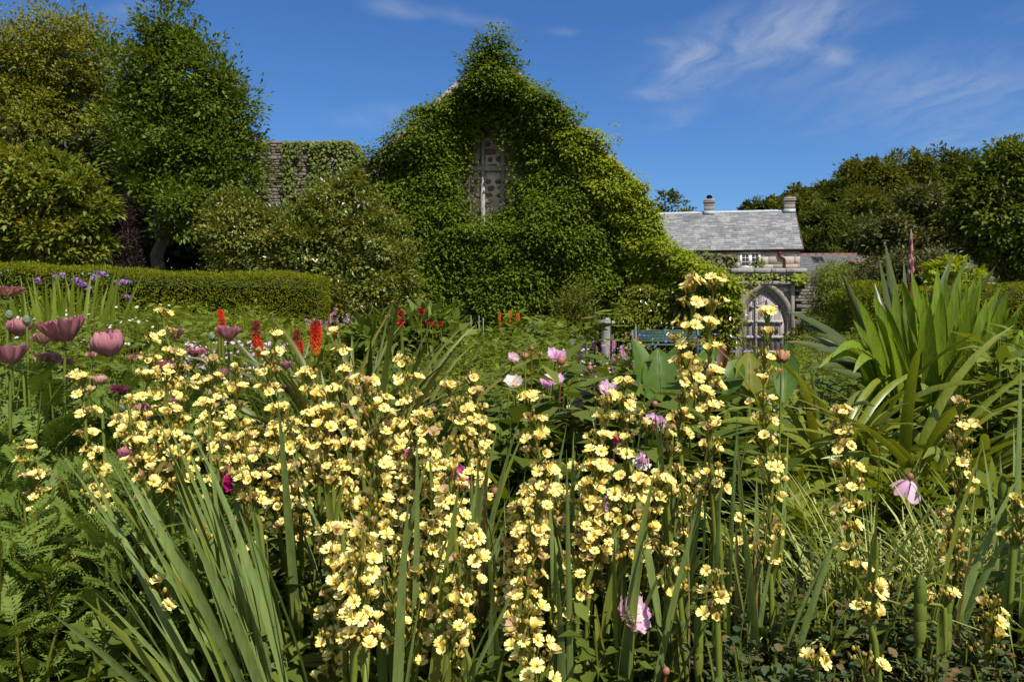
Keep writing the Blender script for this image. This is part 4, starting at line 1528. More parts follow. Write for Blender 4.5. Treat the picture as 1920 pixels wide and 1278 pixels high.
# ------------------------------------------------------------------ right hand side: wood on the hill and the nearer trees
def hill_base(px, d):
    x = (px - 960) / F * d
    return (x, d, float(hill_z(x, d)))
def round_tree(label, px, top, rx, d, mat, n, size, seed, group='trees of the wooded hill'):
    b = hill_base(px, d)
    r = np.random.default_rng(seed)
    tz = P(px, top, d)[2]
    H = tz - b[2]
    R_ = rx * d / F
    lobes = []
    for k in range(8):
        an = r.uniform(0, 6.28)
        q = r.uniform(.25, .62)
        z = b[2] + H * r.uniform(.42, .78)
        lobes.append((A(b[0] + R_ * q * math.cos(an), d + R_ * q * math.sin(an) * .8, z), (R_ * r.uniform(.4, .55), R_ * .5, H * r.uniform(.15, .22))))
    lobes.append((A(b[0], d, tz - H * .2), (R_ * .6, R_ * .6, H * .2)))
    lobes.append((A(b[0] + R_ * .1, d - R_ * .3, b[2] + H * .4), (R_ * .8, R_ * .6, H * .25)))
    tree('woodland_tree', label, 'tree', b, lobes, mat, n, 44, size, .3, seed, group, sp=.16, gap=-.05, wild=.28, inner=.15)
wood = [((1425, 374, 44, 95), 'wood2', 'small dark tree on the skyline just left of the right hand chimney'),
        ((1500, 350, 58, 84), 'wood1', 'rounded tree on the skyline right behind the right hand chimney'),
        ((1562, 336, 62, 88), 'wood2', 'hill tree on the skyline where the wood starts to climb'),
        ((1622, 298, 72, 96), 'wood1', 'tall skyline tree on the shoulder of the wooded hill'),
        ((1690, 288, 70, 100), 'wood1', 'broad skyline tree in the middle of the hill crest'),
        ((1762, 290, 72, 104), 'wood2', 'skyline tree on the crest just left of the big right hand tree'),
        ((1840, 286, 78, 106), 'wood1', 'skyline tree mostly behind the big right hand tree'),
        ((1540, 385, 62, 66), 'wood2', 'dark hillside tree above the skylight roof'),
        ((1612, 352, 68, 74), 'wood1', 'olive hillside tree below the shoulder of the crest'),
        ((1690, 350, 70, 76), 'wood2', 'dark tree halfway up the wooded hill'),
        ((1775, 345, 74, 74), 'wood2', 'hillside tree in shade left of the big right hand tree'),
        ((1590, 425, 52, 56), 'wood2', 'low dark tree directly above the red clay ridge'),
        ((1520, 428, 40, 60), 'wood2', 'low dark tree beside the right gable of the cottage'),
        ((1690, 425, 62, 54), 'wood1', 'low tree at the foot of the wooded hill behind the flower bud spike')]
for i, ((px, top, rx, d), m, lb) in enumerate(wood):
    round_tree(lb, px, top, rx, d, G[m], 330 if d > 60 else 280, .0052 * d if d > 60 else .3, 200 + i)
def conifer(px, top, d, label):
    b = hill_base(px, d)
    t = thing('conifer', label, 'tree', b)
    H = P(px, top, d)[2] - b[2]
    m = MB(); tube(m, [(0, 0, -.2), (0, 0, H)], [.2, .02], 7); m.build('trunk', M['bark'], t)
    r = np.random.default_rng(8)
    n = 5200
    z = r.random(n) ** .7
    an = r.uniform(0, 6.28, n)
    rad = (1 - z) * H * .3 * (.75 + .3 * np.sin(z * 40 + an)) * np.sqrt(r.uniform(.3, 1, n)) + .05
    u = np.stack([np.cos(an), np.sin(an), np.full(n, -.35)], 1)
    pos = np.stack([np.cos(an) * rad, np.sin(an) * rad, z * H], 1)
    c = MB(); scatter(c, NARROW, pos, u + r.normal(size=(n, 3)) * .3, A(0, 0, 1) + r.normal(size=(n, 3)) * .3, .4 * r.uniform(.6, 1.2, n))
    c.build('crown', G['wood2'], t)
conifer(1553, 402, 52, 'narrow dark conifer above the skylight roof')
for i, (px, top, rx, d, lb) in enumerate(((1240, 362, 42, 60, 'dark rounded tree between the barn and the left chimney'), (1285, 382, 26, 62, 'small lighter tree just left of the left chimney'))):
    round_tree(lb, px, top, rx, d, G['wood2' if i == 0 else 'oak'], 200, .3, 240 + i, None)
d = 29.0
tree('spreading_tree', 'big leafy tree at the right edge with branches hanging over the gabled house', 'tree', ground_at(1900, d),
     [L(1890, 330, d, 60, 55), L(1860, 400, d, 60, 55), L(1950, 380, d, 80, 80), L(1880, 460, d, 50, 45), L(1930, 480, d, 60, 50), L(1840, 350, d, 35, 35), L(1830, 425, d, 42, 35), L(1910, 300, d, 40, 28)],
     G['oak'], 720, 60, .2, .2, seed=301, sp=.15, gap=.1, droop=.35)
d = 33.0
tree('small_tree', 'grey green small tree with a few pale flowers in front of the wooded hill', 'tree', ground_at(1725, d),
     [L(1700, 420, d, 60, 45), L(1760, 430, d, 55, 40), L(1730, 385, d, 45, 30), L(1650, 440, d, 40, 35), L(1790, 455, d, 40, 30), L(1690, 460, d, 70, 35)],
     G['greygreen'], 380, 44, .2, .1, seed=311, sp=.16, gap=.05)
d = 15.0
tree('rose_thicket', 'twiggy brownish rose thicket behind the rounded hedge on the right', 'shrub', ground_at(1720, d),
     [L(1700, 520, d, 60, 35), L(1660, 515, d, 45, 30), L(1760, 525, d, 50, 30), L(1730, 495, d, 55, 30), L(1790, 545, d, 40, 25)],
     G['rose'], 380, 34, .075, .05, seed=321, sp=.2, gap=.1)
d = 19.0
tree('feathery_shrub', 'feathery olive shrub against the garden wall right of the doorway', 'shrub', ground_at(1575, d),
     [L(1560, 520, d, 34, 28), L(1595, 535, d, 42, 30), L(1550, 560, d, 30, 28), L(1590, 570, d, 40, 30), L(1625, 530, d, 25, 25)],
     G['olive'], 520, 60, .075, .04, seed=331, sp=.2, tpl=NARROW, gap=.1, droop=.5)
d = 20.8
tree('doorway_shrub', 'low yellow green shrub at the right foot of the doorway', 'shrub', ground_at(1510, d), [L(1500, 640, d, 30, 24), L(1530, 620, d, 34, 30), L(1555, 600, d, 30, 26)], G['euph'], 150, 40, .085, .03, seed=335, sp=.2)
d = 11.0
tree('laurel_tuft', 'yellow green laurel shoots poking up above the rounded hedge', 'shrub', ground_at(1790, d + 3), [L(1750, 505, d + 2, 14, 14), L(1785, 500, d + 2, 18, 16), L(1805, 525, d + 2, 30, 18)], G['creeper'], 40, 26, .11, .03, seed=341, sp=.3)
# ------------------------------------------------------------------ beds of the middle garden
def rgb(*c): return [tuple(x) for x in c]
G['lime'] = leafmat('fresh green perennial leaves', [(.055, .1, .014), (.085, .14, .02), (.125, .18, .03)], .5, .42, .2, patch=.35, patch_scale=1.2, gain=1.35)
G['mid'] = leafmat('mid green perennial leaves', [(.04, .075, .016), (.065, .11, .022), (.1, .15, .035)], .5, .38, .25, patch=.35, patch_scale=1.4, gain=1.45)
G['poppyleaf'] = leafmat('poppy foliage', [(.05, .08, .018), (.075, .112, .024), (.1, .14, .034)], .55, .36, .15, patch=.35, patch_scale=2, gain=1.65, warm=(1.1, 1.05, .75))
G['darkleaf'] = leafmat('dark glossy leaves', [(.026, .05, .013), (.04, .07, .018), (.065, .098, .028)], .5, .32, .18, patch=.35, patch_scale=2, gain=1.75)
G['lobed'] = leafmat('bright lobed leaves', [(.07, .125, .014), (.1, .165, .022), (.135, .2, .032)], .5, .42, .2, patch=.3, patch_scale=3)
G['grasses'] = leafmat('strappy green leaves', [(.035, .065, .017), (.055, .09, .026), (.09, .125, .04), (.13, .14, .05)], .42, .32, .35, gain=1.1)
G['greyleaf'] = leafmat('silver grey leaves', [(.12, .16, .12), (.18, .22, .17), (.25, .28, .23)], .7, .25, .1)
G['stemg'] = leafmat('green stems', [(.07, .105, .02), (.1, .13, .028)], .5, .15, .25)
G['redtip'] = leafmat('copper tipped leaves', [(.035, .06, .03), (.05, .078, .036), (.07, .095, .04), (.075, .1, .042), (.17, .09, .05)], .55, .3, .15, warm=(1.05, 1.05, .9))
G['varieg'] = leafmat('striped grass', [(.13, .17, .05), (.2, .23, .09), (.3, .31, .15), (.09, .14, .03)], .5, .35, .25, warm=(1.15, 1.1, .8), gain=1.5)

def stems(mb, a, b, r, mi=0, bow=0.0, seg=3):
    """many thin three sided stems, vectorised"""
    a = np.asarray(a, float); b = np.asarray(b, float); n = len(a)
    if n == 0: return
    r = np.broadcast_to(np.asarray(r, float), (n,))
    K = 4
    t = np.linspace(0, 1, K)
    mid = (a + b) / 2 + np.stack([np.sin(np.arange(n) * 2.4), np.cos(np.arange(n) * 1.7), np.zeros(n)], 1) * bow
    pts = a[:, None] * ((1 - t) ** 2)[None, :, None] + 2 * mid[:, None] * ((1 - t) * t)[None, :, None] + b[:, None] * (t ** 2)[None, :, None]
    an = np.array([0, 2.094, 4.189])
    ring = np.stack([np.cos(an), np.sin(an), 0 * an], 1)
    rad = r[:, None] * (1 - .5 * t)[None]
    v = pts[:, :, None] + ring[None, None] * rad[:, :, None, None]
    i = np.arange(K - 1)[:, None] * 3; j = np.arange(3)[None]; k = (j + 1) % 3
    f = np.stack([i + j, i + k, i + k + 3, i + j + 3], -1).reshape(-1, 4)
    off = (np.arange(n) * K * 3)[:, None, None]
    mb.add(v.reshape(-1, 3), (f[None] + off).reshape(-1, 4), mi)

def blades(mb, base, dirh, length, width, droop, lean, mi=0, nseg=6, fold=.25, blunt=.55, seed=1, twist=.4):
    """many strap leaves: start upright, lean outwards by lean, arch over by droop"""
    base = np.asarray(base, float); n = len(base)
    r = np.random.default_rng(seed)
    dirh = nrm(np.asarray(dirh, float))
    bc = lambda q: np.broadcast_to(np.asarray(q, float), (n,))[:, None]
    Ln, W, D, Q = bc(length), bc(width), bc(droop), bc(lean)
    t = np.linspace(0, 1, nseg + 1)[None]
    # angle from vertical grows along the blade
    th = Q + D * t ** 1.7
    dl = Ln / nseg
    hx = np.concatenate([np.zeros((n, 1)), np.cumsum(np.sin((th[:, 1:] + th[:, :-1]) / 2) * dl, 1)], 1)
    hz = np.concatenate([np.zeros((n, 1)), np.cumsum(np.cos((th[:, 1:] + th[:, :-1]) / 2) * dl, 1)], 1)
    side0 = np.stack([-dirh[:, 1], dirh[:, 0], np.zeros(n)], 1)
    wob = (r.normal(size=(n, 1)) * .06 * Ln) * t ** 2
    pts = base[:, None] + dirh[:, None] * hx[..., None] + side0[:, None] * wob[..., None]
    pts[..., 2] += hz
    w = W * np.minimum(1, .65 + 1.2 * t) * (1 - t ** 3.2) ** blunt
    w[:, -1] = W[:, 0] * .04
    tang = nrm(np.gradient(pts, axis=1))
    tw = (r.normal(size=(n, 1)) * twist) * (.3 + t)
    nor0 = np.cross(side0[:, None], tang)
    side = side0[:, None] * np.cos(tw)[..., None] + nor0 * np.sin(tw)[..., None]
    nor = np.cross(side, tang)
    v = np.stack([pts - side * w[..., None], pts - nor * (w * fold)[..., None], pts + side * w[..., None]], 2)
    m = (nseg + 1) * 3
    f = []
    for i in range(nseg):
        b = i * 3
        f += [(b, b + 1, b + 4, b + 3), (b + 1, b + 2, b + 5, b + 4)]
    f = np.array(f)
    off = (np.arange(n) * m)[:, None, None]
    mb.add(v.reshape(-1, 3), (f[None] + off).reshape(-1, 4), mi)

def bed(name, label, cat, px, dd, n, h, leaf, mat, tpl=LEAF, k=14, style='stem', seed=1, kind='stuff', out=.25, up=.35, t0=.25, keep=None, flop=.0, wid=.012, wscale=1.0, hfun=None):
    r = np.random.default_rng(seed)
    # equal density on the ground
    d = np.sqrt(r.uniform(dd[0] ** 2, dd[1] ** 2, n))
    p = r.uniform(px[0], px[1], n)
    x = (p - 960) / F * d
    if keep is not None:
        ok = np.array([keep(a, b) for a, b in zip(p, d)])
        d, p, x = d[ok], p[ok], x[ok]; n = len(d)
    z = gz(x, d)
    nf = noise_fn(seed + 3, 1.6)
    H = r.uniform(h[0], h[1], n) * (1 + .12 * nf(np.stack([x, d, x * 0], 1)))
    if hfun is not None:
        H = H * np.array([hfun(a, b) for a, b in zip(p, d)])
    base = np.stack([x, d, z], 1)
    mb = MB()
    if style == 'blade':
        idx = np.repeat(np.arange(n), k)
        m = len(idx)
        an = r.uniform(0, 6.28, m)
        dh = np.stack([np.cos(an), np.sin(an), 0 * an], 1)
        blades(mb, base[idx] + dh * r.uniform(0, .04, m)[:, None], dh, H[idx] * r.uniform(.6, 1.25, m), wid * r.uniform(.6, 1.3, m), r.uniform(.3, 1.9, m) * (1 + flop), r.uniform(.02, .45, m), seed=seed)
        o = mb.build(name, mat)
        return tag(o, label, cat, kind=kind)
    tip = base + np.stack([r.normal(size=n) * out * .35, r.normal(size=n) * out * .35, np.ones(n)], 1) * H[:, None]
    stems(mb, base, tip, .004 + .002 * r.random(n), 1, bow=.03)
    idx = np.repeat(np.arange(n), k)
    m = len(idx)
    if style == 'rosette':
        an = r.uniform(0, 6.28, m)
        el = r.uniform(.15, 1.15, m)
        dr = np.stack([np.cos(an) * np.cos(el), np.sin(an) * np.cos(el), np.sin(el)], 1)
        t = r.uniform(.2, .95, m)
        pos = base[idx] * (1 - t[:, None]) + tip[idx] * t[:, None]
        pos += dr * np.array((1, 1, 0)) * (leaf * .25)
        upv = nrm(np.array((0, 0, 1.0)) + r.normal(size=(m, 3)) * .25)
        scatter(mb, tpl, pos, dr, upv, leaf * r.uniform(.6, 1.25, m))
    else:
        t = r.uniform(t0, 1, m)
        pos = base[idx] * (1 - t[:, None]) + tip[idx] * t[:, None]
        an = r.uniform(0, 6.28, m)
        ev = up + r.normal(size=m) * .3
        dr = nrm(np.stack([np.cos(an), np.sin(an), ev], 1))
        pos = pos + dr * (.012 + leaf * .15)
        upv = nrm(np.array((0, 0, 1.0)) + r.normal(size=(m, 3)) * .3)
        sc = leaf * r.uniform(.6, 1.3, m) * (1.15 - .45 * t)
        S3 = np.stack([sc * wscale, sc, sc], 1)
        scatter(mb, tpl, pos, dr, upv, S3)
    o = mb.build(name, [mat, G['stemg']])
    return tag(o, label, cat, kind=kind)

bed('perennial_foliage', 'sea of fresh green lance shaped leaves in front of the clipped hedge', 'foliage', (-40, 650), (6.6, 11.4), 900, (.8, 1.02), .13, G['lime'], NARROW, 26, seed=401, wscale=1.6,
    hfun=lambda p, d: 1.0 - .2 * float(sstep(480, 640, p)) + .06 * float(sstep(200, 0, p)) - .08 * float(sstep(8, 6.6, d)))
bed('mixed_perennials', 'mixed green perennials behind the dusky poppies', 'foliage', (-40, 560), (4.2, 7.2), 620, (.62, .9), .11, G['mid'], LEAF, 24, seed=402)
bed('poppy_foliage', 'ferny hairy poppy leaves filling the bed around the dusky poppies', 'foliage', (-60, 540), (2.3, 4.3), 380, (.3, .54), .125, G['poppyleaf'], PINNATE, 17, 'rosette', seed=403)
bed('ferny_foliage', 'dark ferny leaves in the lower left corner', 'foliage', (-80, 330), (1.3, 2.4), 380, (.18, .42), .07, G['poppyleaf'], FERN, 22, 'rosette', seed=404,
    hfun=lambda p, d: 1.0)
bed('lance_leaf_carpet', 'carpet of small bright lance leaves right of the strappy clump', 'foliage', (640, 1080), (4.2, 6.4), 620, (.5, .64), .1, G['lime'], NARROW, 24, seed=405, wscale=1.4, keep=lambda p, d: True)
bed('centre_perennials', 'tangle of mid green perennials across the middle of the garden', 'foliage', (840, 1330), (6.2, 10.5), 620, (.62, .92), .12, G['mid'], LEAF, 20, seed=406, wscale=.8, hfun=lambda p, d: .84 - .28 * float(sstep(1075, 1110, p)))
bed('mallow_foliage', 'broad lobed leaves in front of the left bench', 'foliage', (860, 1150), (9.0, 13.5), 170, (.72, .98), .24, G['mid'], LOBED, 13, seed=407, keep=lambda p, d: not (p > 1075 or (865 < p < 925 and d > 10)))
bed('grass_tangle', 'thin green grasses and stems around the stone pillar', 'foliage', (1040, 1420), (8, 15), 240, (.3, .5), .1, G['mid'], NARROW, 16, 'blade', seed=408, wid=.008)
bed('yellow_green_perennials', 'yellow green feathery plants below the doorway', 'foliage', (1330, 1640), (5.5, 14), 420, (.5, .7), .1, G['lime'], NARROW, 24, seed=409, wscale=1.2, hfun=lambda p, d: .72 + .5 * float(sstep(1465, 1520, p)))
bed('dark_undergrowth', 'dark leafy undergrowth between the yellow flower spires and the middle beds', 'foliage', (480, 1470), (2.5, 4.4), 470, (.3, .5), .085, G['darkleaf'], LEAF, 24, seed=410)
bed('front_undergrowth', 'dark leaves in shade under the yellow flower spires', 'foliage', (120, 2050), (1.25, 2.6), 620, (.14, .3), .06, G['darkleaf'], LEAF, 22, seed=411)
bed('strappy_clump', 'dense strappy grass like leaves around the red hot pokers', 'foliage', (540, 900), (2.35, 3.4), 26, (.5, .72), .1, G['grasses'], None, 15, 'blade', seed=412, wid=.011, keep=lambda p, d: True)
bed('lobed_groundcover', 'bright green lobed leaves low on the right', 'foliage', (1440, 1860), (1.75, 2.35), 85, (.24, .38), .12, G['lobed'], LOBED, 15, 'rosette', seed=413)
bed('lobed_groundcover', 'bright green lobed leaves in the centre behind the yellow spires', 'foliage', (880, 1040), (1.9, 2.5), 32, (.26, .4), .12, G['lobed'], LOBED, 14, 'rosette', seed=414)
bed('striped_grass', 'mound of fine pale striped grass low on the right', 'foliage', (1530, 1900), (1.42, 1.85), 75, (.26, .4), .1, G['varieg'], None, 24, 'blade', seed=415, wid=.0028, flop=.3)
bed('copper_tipped_groundcover', 'dense small dark leaves with copper tips in the lower right corner', 'foliage', (1380, 2060), (1.08, 1.5), 420, (.17, .27), .019, G['redtip'], ROUND, 60, seed=416, t0=.1)
bed('silver_foliage', 'low silver grey leaves beyond the strappy clump', 'foliage', (680, 800), (4.6, 6.0), 60, (.4, .52), .06, G['greyleaf'], NARROW, 26, seed=417)
bed('right_edge_perennials', 'lance leaved stems at the right edge beside the sword leaved clump', 'foliage', (1840, 2010), (2.3, 3.3), 60, (.5, .72), .13, G['mid'], NARROW, 22, seed=418, wscale=1.5)
bed('right_undergrowth', 'deep green undergrowth behind the strap leaved clumps on the right', 'foliage', (1500, 2050), (4.2, 7.5), 260, (.4, .6), .12, G['darkleaf'], LEAF, 18, seed=419)

def mound(name, label, cat, px, py, d, rx, ry, mat, tpl, n, per, size, seed, **kw):
    b = ground_at(px, d)
    t = thing(name, label, cat, b)
    c = P(px, py, d) - np.array(b)
    m = MB()
    s = d / F
    st = np.array([(random.uniform(-.15, .15), random.uniform(-.15, .15), -.05) for _ in range(14)])
    en = np.array([(random.uniform(-1, 1) * rx * s * .8, random.uniform(-.4, .4), c[2] + random.uniform(-.3, .3) * ry * s) for _ in range(14)])
    stems(m, st, en, .009)
    m.build('stems', G['stemg'], t)
    q = MB()
    cloud(q, [(c, (rx * s, rx * s * .7, ry * s)), (c + A(0, -.05, -ry * s * .6), (rx * s * .8, rx * s * .6, ry * s * .6))], n, per, None, size, tpl=tpl, seed=seed, gap=-1, **kw)
    q.build('foliage', mat, t)
    return t
mound('peony_bush', 'rounded leafy bush with red flowers in front of the camellia', 'bush', 775, 652, 7.6, 100, 48, G['mid'], LEAF, 150, 30, .13, 51, sp=.2, up_bias=.5)
mound('peony_bush', 'lower leafy bush right of the red flowered bush, left of the bench', 'bush', 870, 675, 8.2, 60, 36, G['mid'], LEAF, 70, 26, .11, 52, sp=.2, up_bias=.5)
mound('euphorbia', 'yellow green euphorbia with rounded heads left of the stone pillar', 'bush', 1082, 585, 14.5, 34, 52, G['euph'], NARROW, 90, 40, .1, 53, sp=.22, up_bias=.8)

# iris leaves in front of the hedge
def clump(name, label, cat, px, d, n, length, wid, droop, lean, mat, seed, group=None, spread=.1, nseg=8, fold=.25, part='leaf', blunt=.55, twist=.4, stemz=0.0, az=None, dirs=None):
    """a clump of big leaves, every leaf a part of its own"""
    r = np.random.default_rng(seed)
    b = ground_at(px, d)
    t = thing(name, label, cat, b, 0, group)
    for i in range(n):
        an = r.uniform(0, 6.28) if az is None else r.uniform(*az)
        dh = A(math.cos(an), math.sin(an), 0)
        m = MB()
        ba = dh * r.uniform(0, spread) + A(r.normal() * spread * .4, r.normal() * spread * .4, -.02)
        blades(m, [ba], [dh], r.uniform(*length), r.uniform(*wid), r.uniform(*droop), r.uniform(*lean), 0, nseg, fold, blunt, seed * 1000 + i, twist)
        m.build(part, mat, t)
    return t
clump('iris_clump', 'upright sword leaves in front of the hedge below the purple flowers', 'plant', 112, 6.4, 70, (1.12, 1.42), (.016, .026), (.0, .35), (.02, .24), G['lime'], 61, spread=.32)
clump('iris_clump', 'second smaller tuft of sword leaves right of the taller tuft before the hedge', 'plant', 172, 6.9, 30, (1.0, 1.22), (.014, .022), (.1, .5), (.05, .3), G['lime'], 62, spread=.22)

# ------------------------------------------------------------------ flowers of the middle distance
def petalmat(name, cols, rough=.55, trans=.4, spec=.2):
    return leafmat(name, cols, rough, trans, spec, tint=(1.1, 1.0, .95), warm=(1, 1, 1))
FL = {}
FL['mauve'] = petalmat('mauve petals', [(.24, .11, .33), (.36, .19, .45), (.46, .28, .54)])
FL['pinkspike'] = petalmat('pink florets', [(.5, .2, .36), (.62, .3, .48), (.7, .45, .58), (.4, .16, .3)])
FL['red'] = petalmat('red petals', [(.32, .008, .015), (.45, .015, .03), (.5, .03, .05)])
FL['scarlet'] = petalmat('scarlet florets', [(.68, .055, .022), (.78, .09, .03), (.82, .14, .05)])
FL['ember'] = petalmat('orange florets', [(.7, .16, .02), (.78, .28, .03), (.8, .42, .06)])
FL['spent'] = petalmat('spent brown florets', [(.16, .065, .035), (.3, .11, .06), (.42, .1, .05)])
FL['orange'] = petalmat('orange florets bright', [(.75, .18, .015), (.8, .26, .03)])
FL['palepink'] = petalmat('small pink petals', [(.6, .35, .52), (.75, .5, .66), (.8, .66, .74)])
FL['white'] = petalmat('small white petals', [(.62, .62, .52), (.75, .74, .66)])
FL['blue'] = petalmat('violet blue petals', [(.12, .1, .45), (.2, .16, .6)])
FL['marigold'] = petalmat('marigold petals', [(.75, .3, .02), (.8, .4, .04)])

PETAL4 = (np.array([(0, 0, 0), (.5, .3, .1), (.35, .8, .1), (-.35, .8, .1), (-.5, .3, .1)], float), np.array([(0, 1, 2), (0, 2, 3), (0, 3, 4)]))
def florets(mb, c, rad, n, size, r, flat=1.0, mi=0, up=.6):
    u = nrm(r.normal(size=(n, 3)) + np.array((0, 0, up)))
    pos = np.asarray(c) + u * np.asarray(rad) * (r.uniform(.6, 1.05, n) ** .5)[:, None]
    tang = nrm(np.cross(u, r.normal(size=(n, 3))))
    scatter(mb, PETAL4, pos, tang, u, size * r.uniform(.7, 1.3, n), mi)

def flower_head(name, label, cat, px, py, wpx, hpx, d, mat, seed, group=None, n=60, size=.02, leafy=True):
    """a tall stem with a domed head of small flowers"""
    r = np.random.default_rng(seed)
    b = ground_at(px + r.uniform(-4, 4), d)
    t = thing(name, label, cat, b, 0, group)
    c = P(px, py, d) - np.array(b)
    s = d / F
    m = MB()
    tube(m, [(0, 0, 0), c * .5 + A(.01, 0, 0), c - A(0, 0, hpx * s * .3)], [.006, .005, .004], 5)
    if leafy:
        k = 12
        tt = r.uniform(.25, .9, k)
        an = r.uniform(0, 6.28, k)
        scatter(m, NARROW, c * tt[:, None], np.stack([np.cos(an), np.sin(an), np.full(k, .3)], 1), A(0, 0, 1), .1 * r.uniform(.7, 1.2, k))
    m.build('stem', G['stemg'], t)
    q = MB()
    k = max(2, int(wpx / 9))
    for i in range(k):
        off = A((i - (k - 1) / 2) / max(k, 1) * wpx * s, r.normal() * .02, r.normal() * hpx * s * .25)
        florets(q, c + off, A(wpx * s * .34, wpx * s * .34, hpx * s * .4), n // k, size, r)
    q.build('flower_head', mat, t)
    return t
for i, (px, py, w, h, lb) in enumerate(((70, 528, 16, 10, 'leftmost mauve flower head, half behind the sword leaves'), (110, 519, 20, 14, 'mauve flower head rising above the sword leaves before the hedge'),
        (147, 525, 26, 16, 'mauve flower head on the right of the sword leaf tips'), (178, 521, 26, 14, 'largest mauve flower head against the hedge'), (191, 514, 18, 9, 'topmost mauve flower head against the hedge'),
        (155, 537, 18, 12, 'low mauve flower head among the tips of the shorter sword leaves'), (221, 531, 14, 10, 'small mauve flower head left of the twin heads right of the sword leaves'), (237, 530, 20, 11, 'mauve flower head to the right of its small twin in front of the hedge'),
        (209, 547, 18, 10, 'low mauve flower head under the twin heads'), (241, 556, 14, 10, 'lowest mauve flower head, farthest right before the hedge'), (168, 540, 14, 9, 'small mauve flower head between the shorter sword leaves and the hedge'))):
    flower_head('mauve_flower', lb, 'flower', px, py, w * .85, h * .75, 7.0, FL['mauve'], 500 + i, 'mauve flowers before the hedge', 70, .017)

def spike_clump(name, label, spikes, d, mat, seed, cat='flower clump', size=.012, wid=.014):
    r = np.random.default_rng(seed)
    px0 = np.mean([s[0] for s in spikes])
    b = np.array(ground_at(px0, d))
    t = thing(name, label, cat, b)
    for (px, py, ln) in spikes:
        dd = d + r.uniform(-.3, .3)
        top = P(px, py, dd) - b
        L_ = ln * dd / F
        foot = A(top[0] * .6 + r.normal() * .04, top[1] * .7, -.02)
        ax = nrm(A(r.normal() * .1, r.normal() * .05, 1.0))
        m = MB()
        n = 46
        tt = r.random(n)
        an = r.uniform(0, 6.28, n)
        u = np.stack([np.cos(an), np.sin(an), np.full(n, .2)], 1)
        pos = top - ax * L_ * (1 - tt)[:, None] + u * (wid * (1.05 - tt * .6))[:, None]
        scatter(m, PETAL4, pos, nrm(u + np.array((0, 0, .6))), u, size * r.uniform(.7, 1.3, n))
        tube(m, [top - ax * L_, top], [wid * .6, wid * .2], 5)
        sp = m.build('flower_spike', mat, t)
        s = MB()
        tube(s, [foot, (foot + top - ax * L_) / 2 + A(0, 0, .05), top - ax * L_], [.004, .003, .003], 4)
        s.build('stem', G['stemg'], sp)
    return t
sp1 = [(620, 590, 16), (632, 596, 20), (645, 598, 22), (652, 590, 22), (660, 602, 20), (668, 598, 24), (630, 578, 12), (612, 603, 16), (676, 606, 18), (600, 600, 14), (589, 596, 14), (579, 606, 14), (640, 610, 20), (655, 614, 20), (573, 598, 12), (683, 612, 14)]
spike_clump('pink_bistort', 'clump of pink flower spikes at the right end of the clipped hedge', sp1, 8.2, FL['pinkspike'], 71, size=.016, wid=.016)
r_ = np.random.default_rng(5)
sp2 = [(1060 + r_.uniform(0, 130), 640 + r_.uniform(0, 55), r_.uniform(10, 17)) for _ in range(34)]
spike_clump('pink_bistort', 'loose drift of small pink spikes in front of the stone pillar', sp2, 6.4, FL['pinkspike'], 72, size=.012, wid=.012)
spike_clump('pink_bistort', 'single pair of pink spikes left of the right hand bench', [(1186, 625, 16), (1148, 628, 12)], 9.5, FL['pinkspike'], 73, size=.014, wid=.014)
spike_clump('pink_bistort', 'small purple flower spike above the leaves below the corner of the hedge', [(512, 592, 12), (477, 587, 8)], 8.6, FL['mauve'], 74, size=.014, wid=.013)

def red_flower(px, py, wpx, d, label, seed, mat='red'):
    r = np.random.default_rng(seed)
    b = np.array(ground_at(px + r.uniform(-8, 8), d))
    t = thing('red_peony', label, 'flower', b, 0, 'red flowers on the leafy bush')
    c = P(px, py, d) - b
    m = MB(); tube(m, [(0, 0, 0), c * .5 + A(.02, 0, 0), c], [.006, .005, .004], 5); m.build('stem', G['stemg'], t)
    q = MB()
    R_ = wpx * d / F * .5
    n = 26
    u = nrm(r.normal(size=(n, 3)) + A(0, -.2, .6))
    scatter(q, PETAL4, c + u * R_ * .25, u, nrm(r.normal(size=(n, 3))), R_ * r.uniform(.8, 1.2, n))
    q.build('petals', FL[mat], t)
for i, (px, py, w, lb) in enumerate(((753, 605, 15, 'red bloom hanging at the tip of a bent strap leaf'), (752, 588, 13, 'dark red bloom above and left of the leafy bush'), (790, 583, 14, 'topmost red bloom against the dark climber'), (801, 604, 9, 'small red bloom in the middle of the bush top'),
                                     (811, 609, 11, 'red bloom just right of and below the smallest one'), (826, 607, 9, 'rightmost red bloom on the leafy bush'), (751, 614, 7, 'tiny red bud below the hanging bloom'), (789, 651, 5, 'lone red bud low on the front of the bush'))):
    red_flower(px, py, w, 6.6 if i != 0 else 5.5, lb, 520 + i)

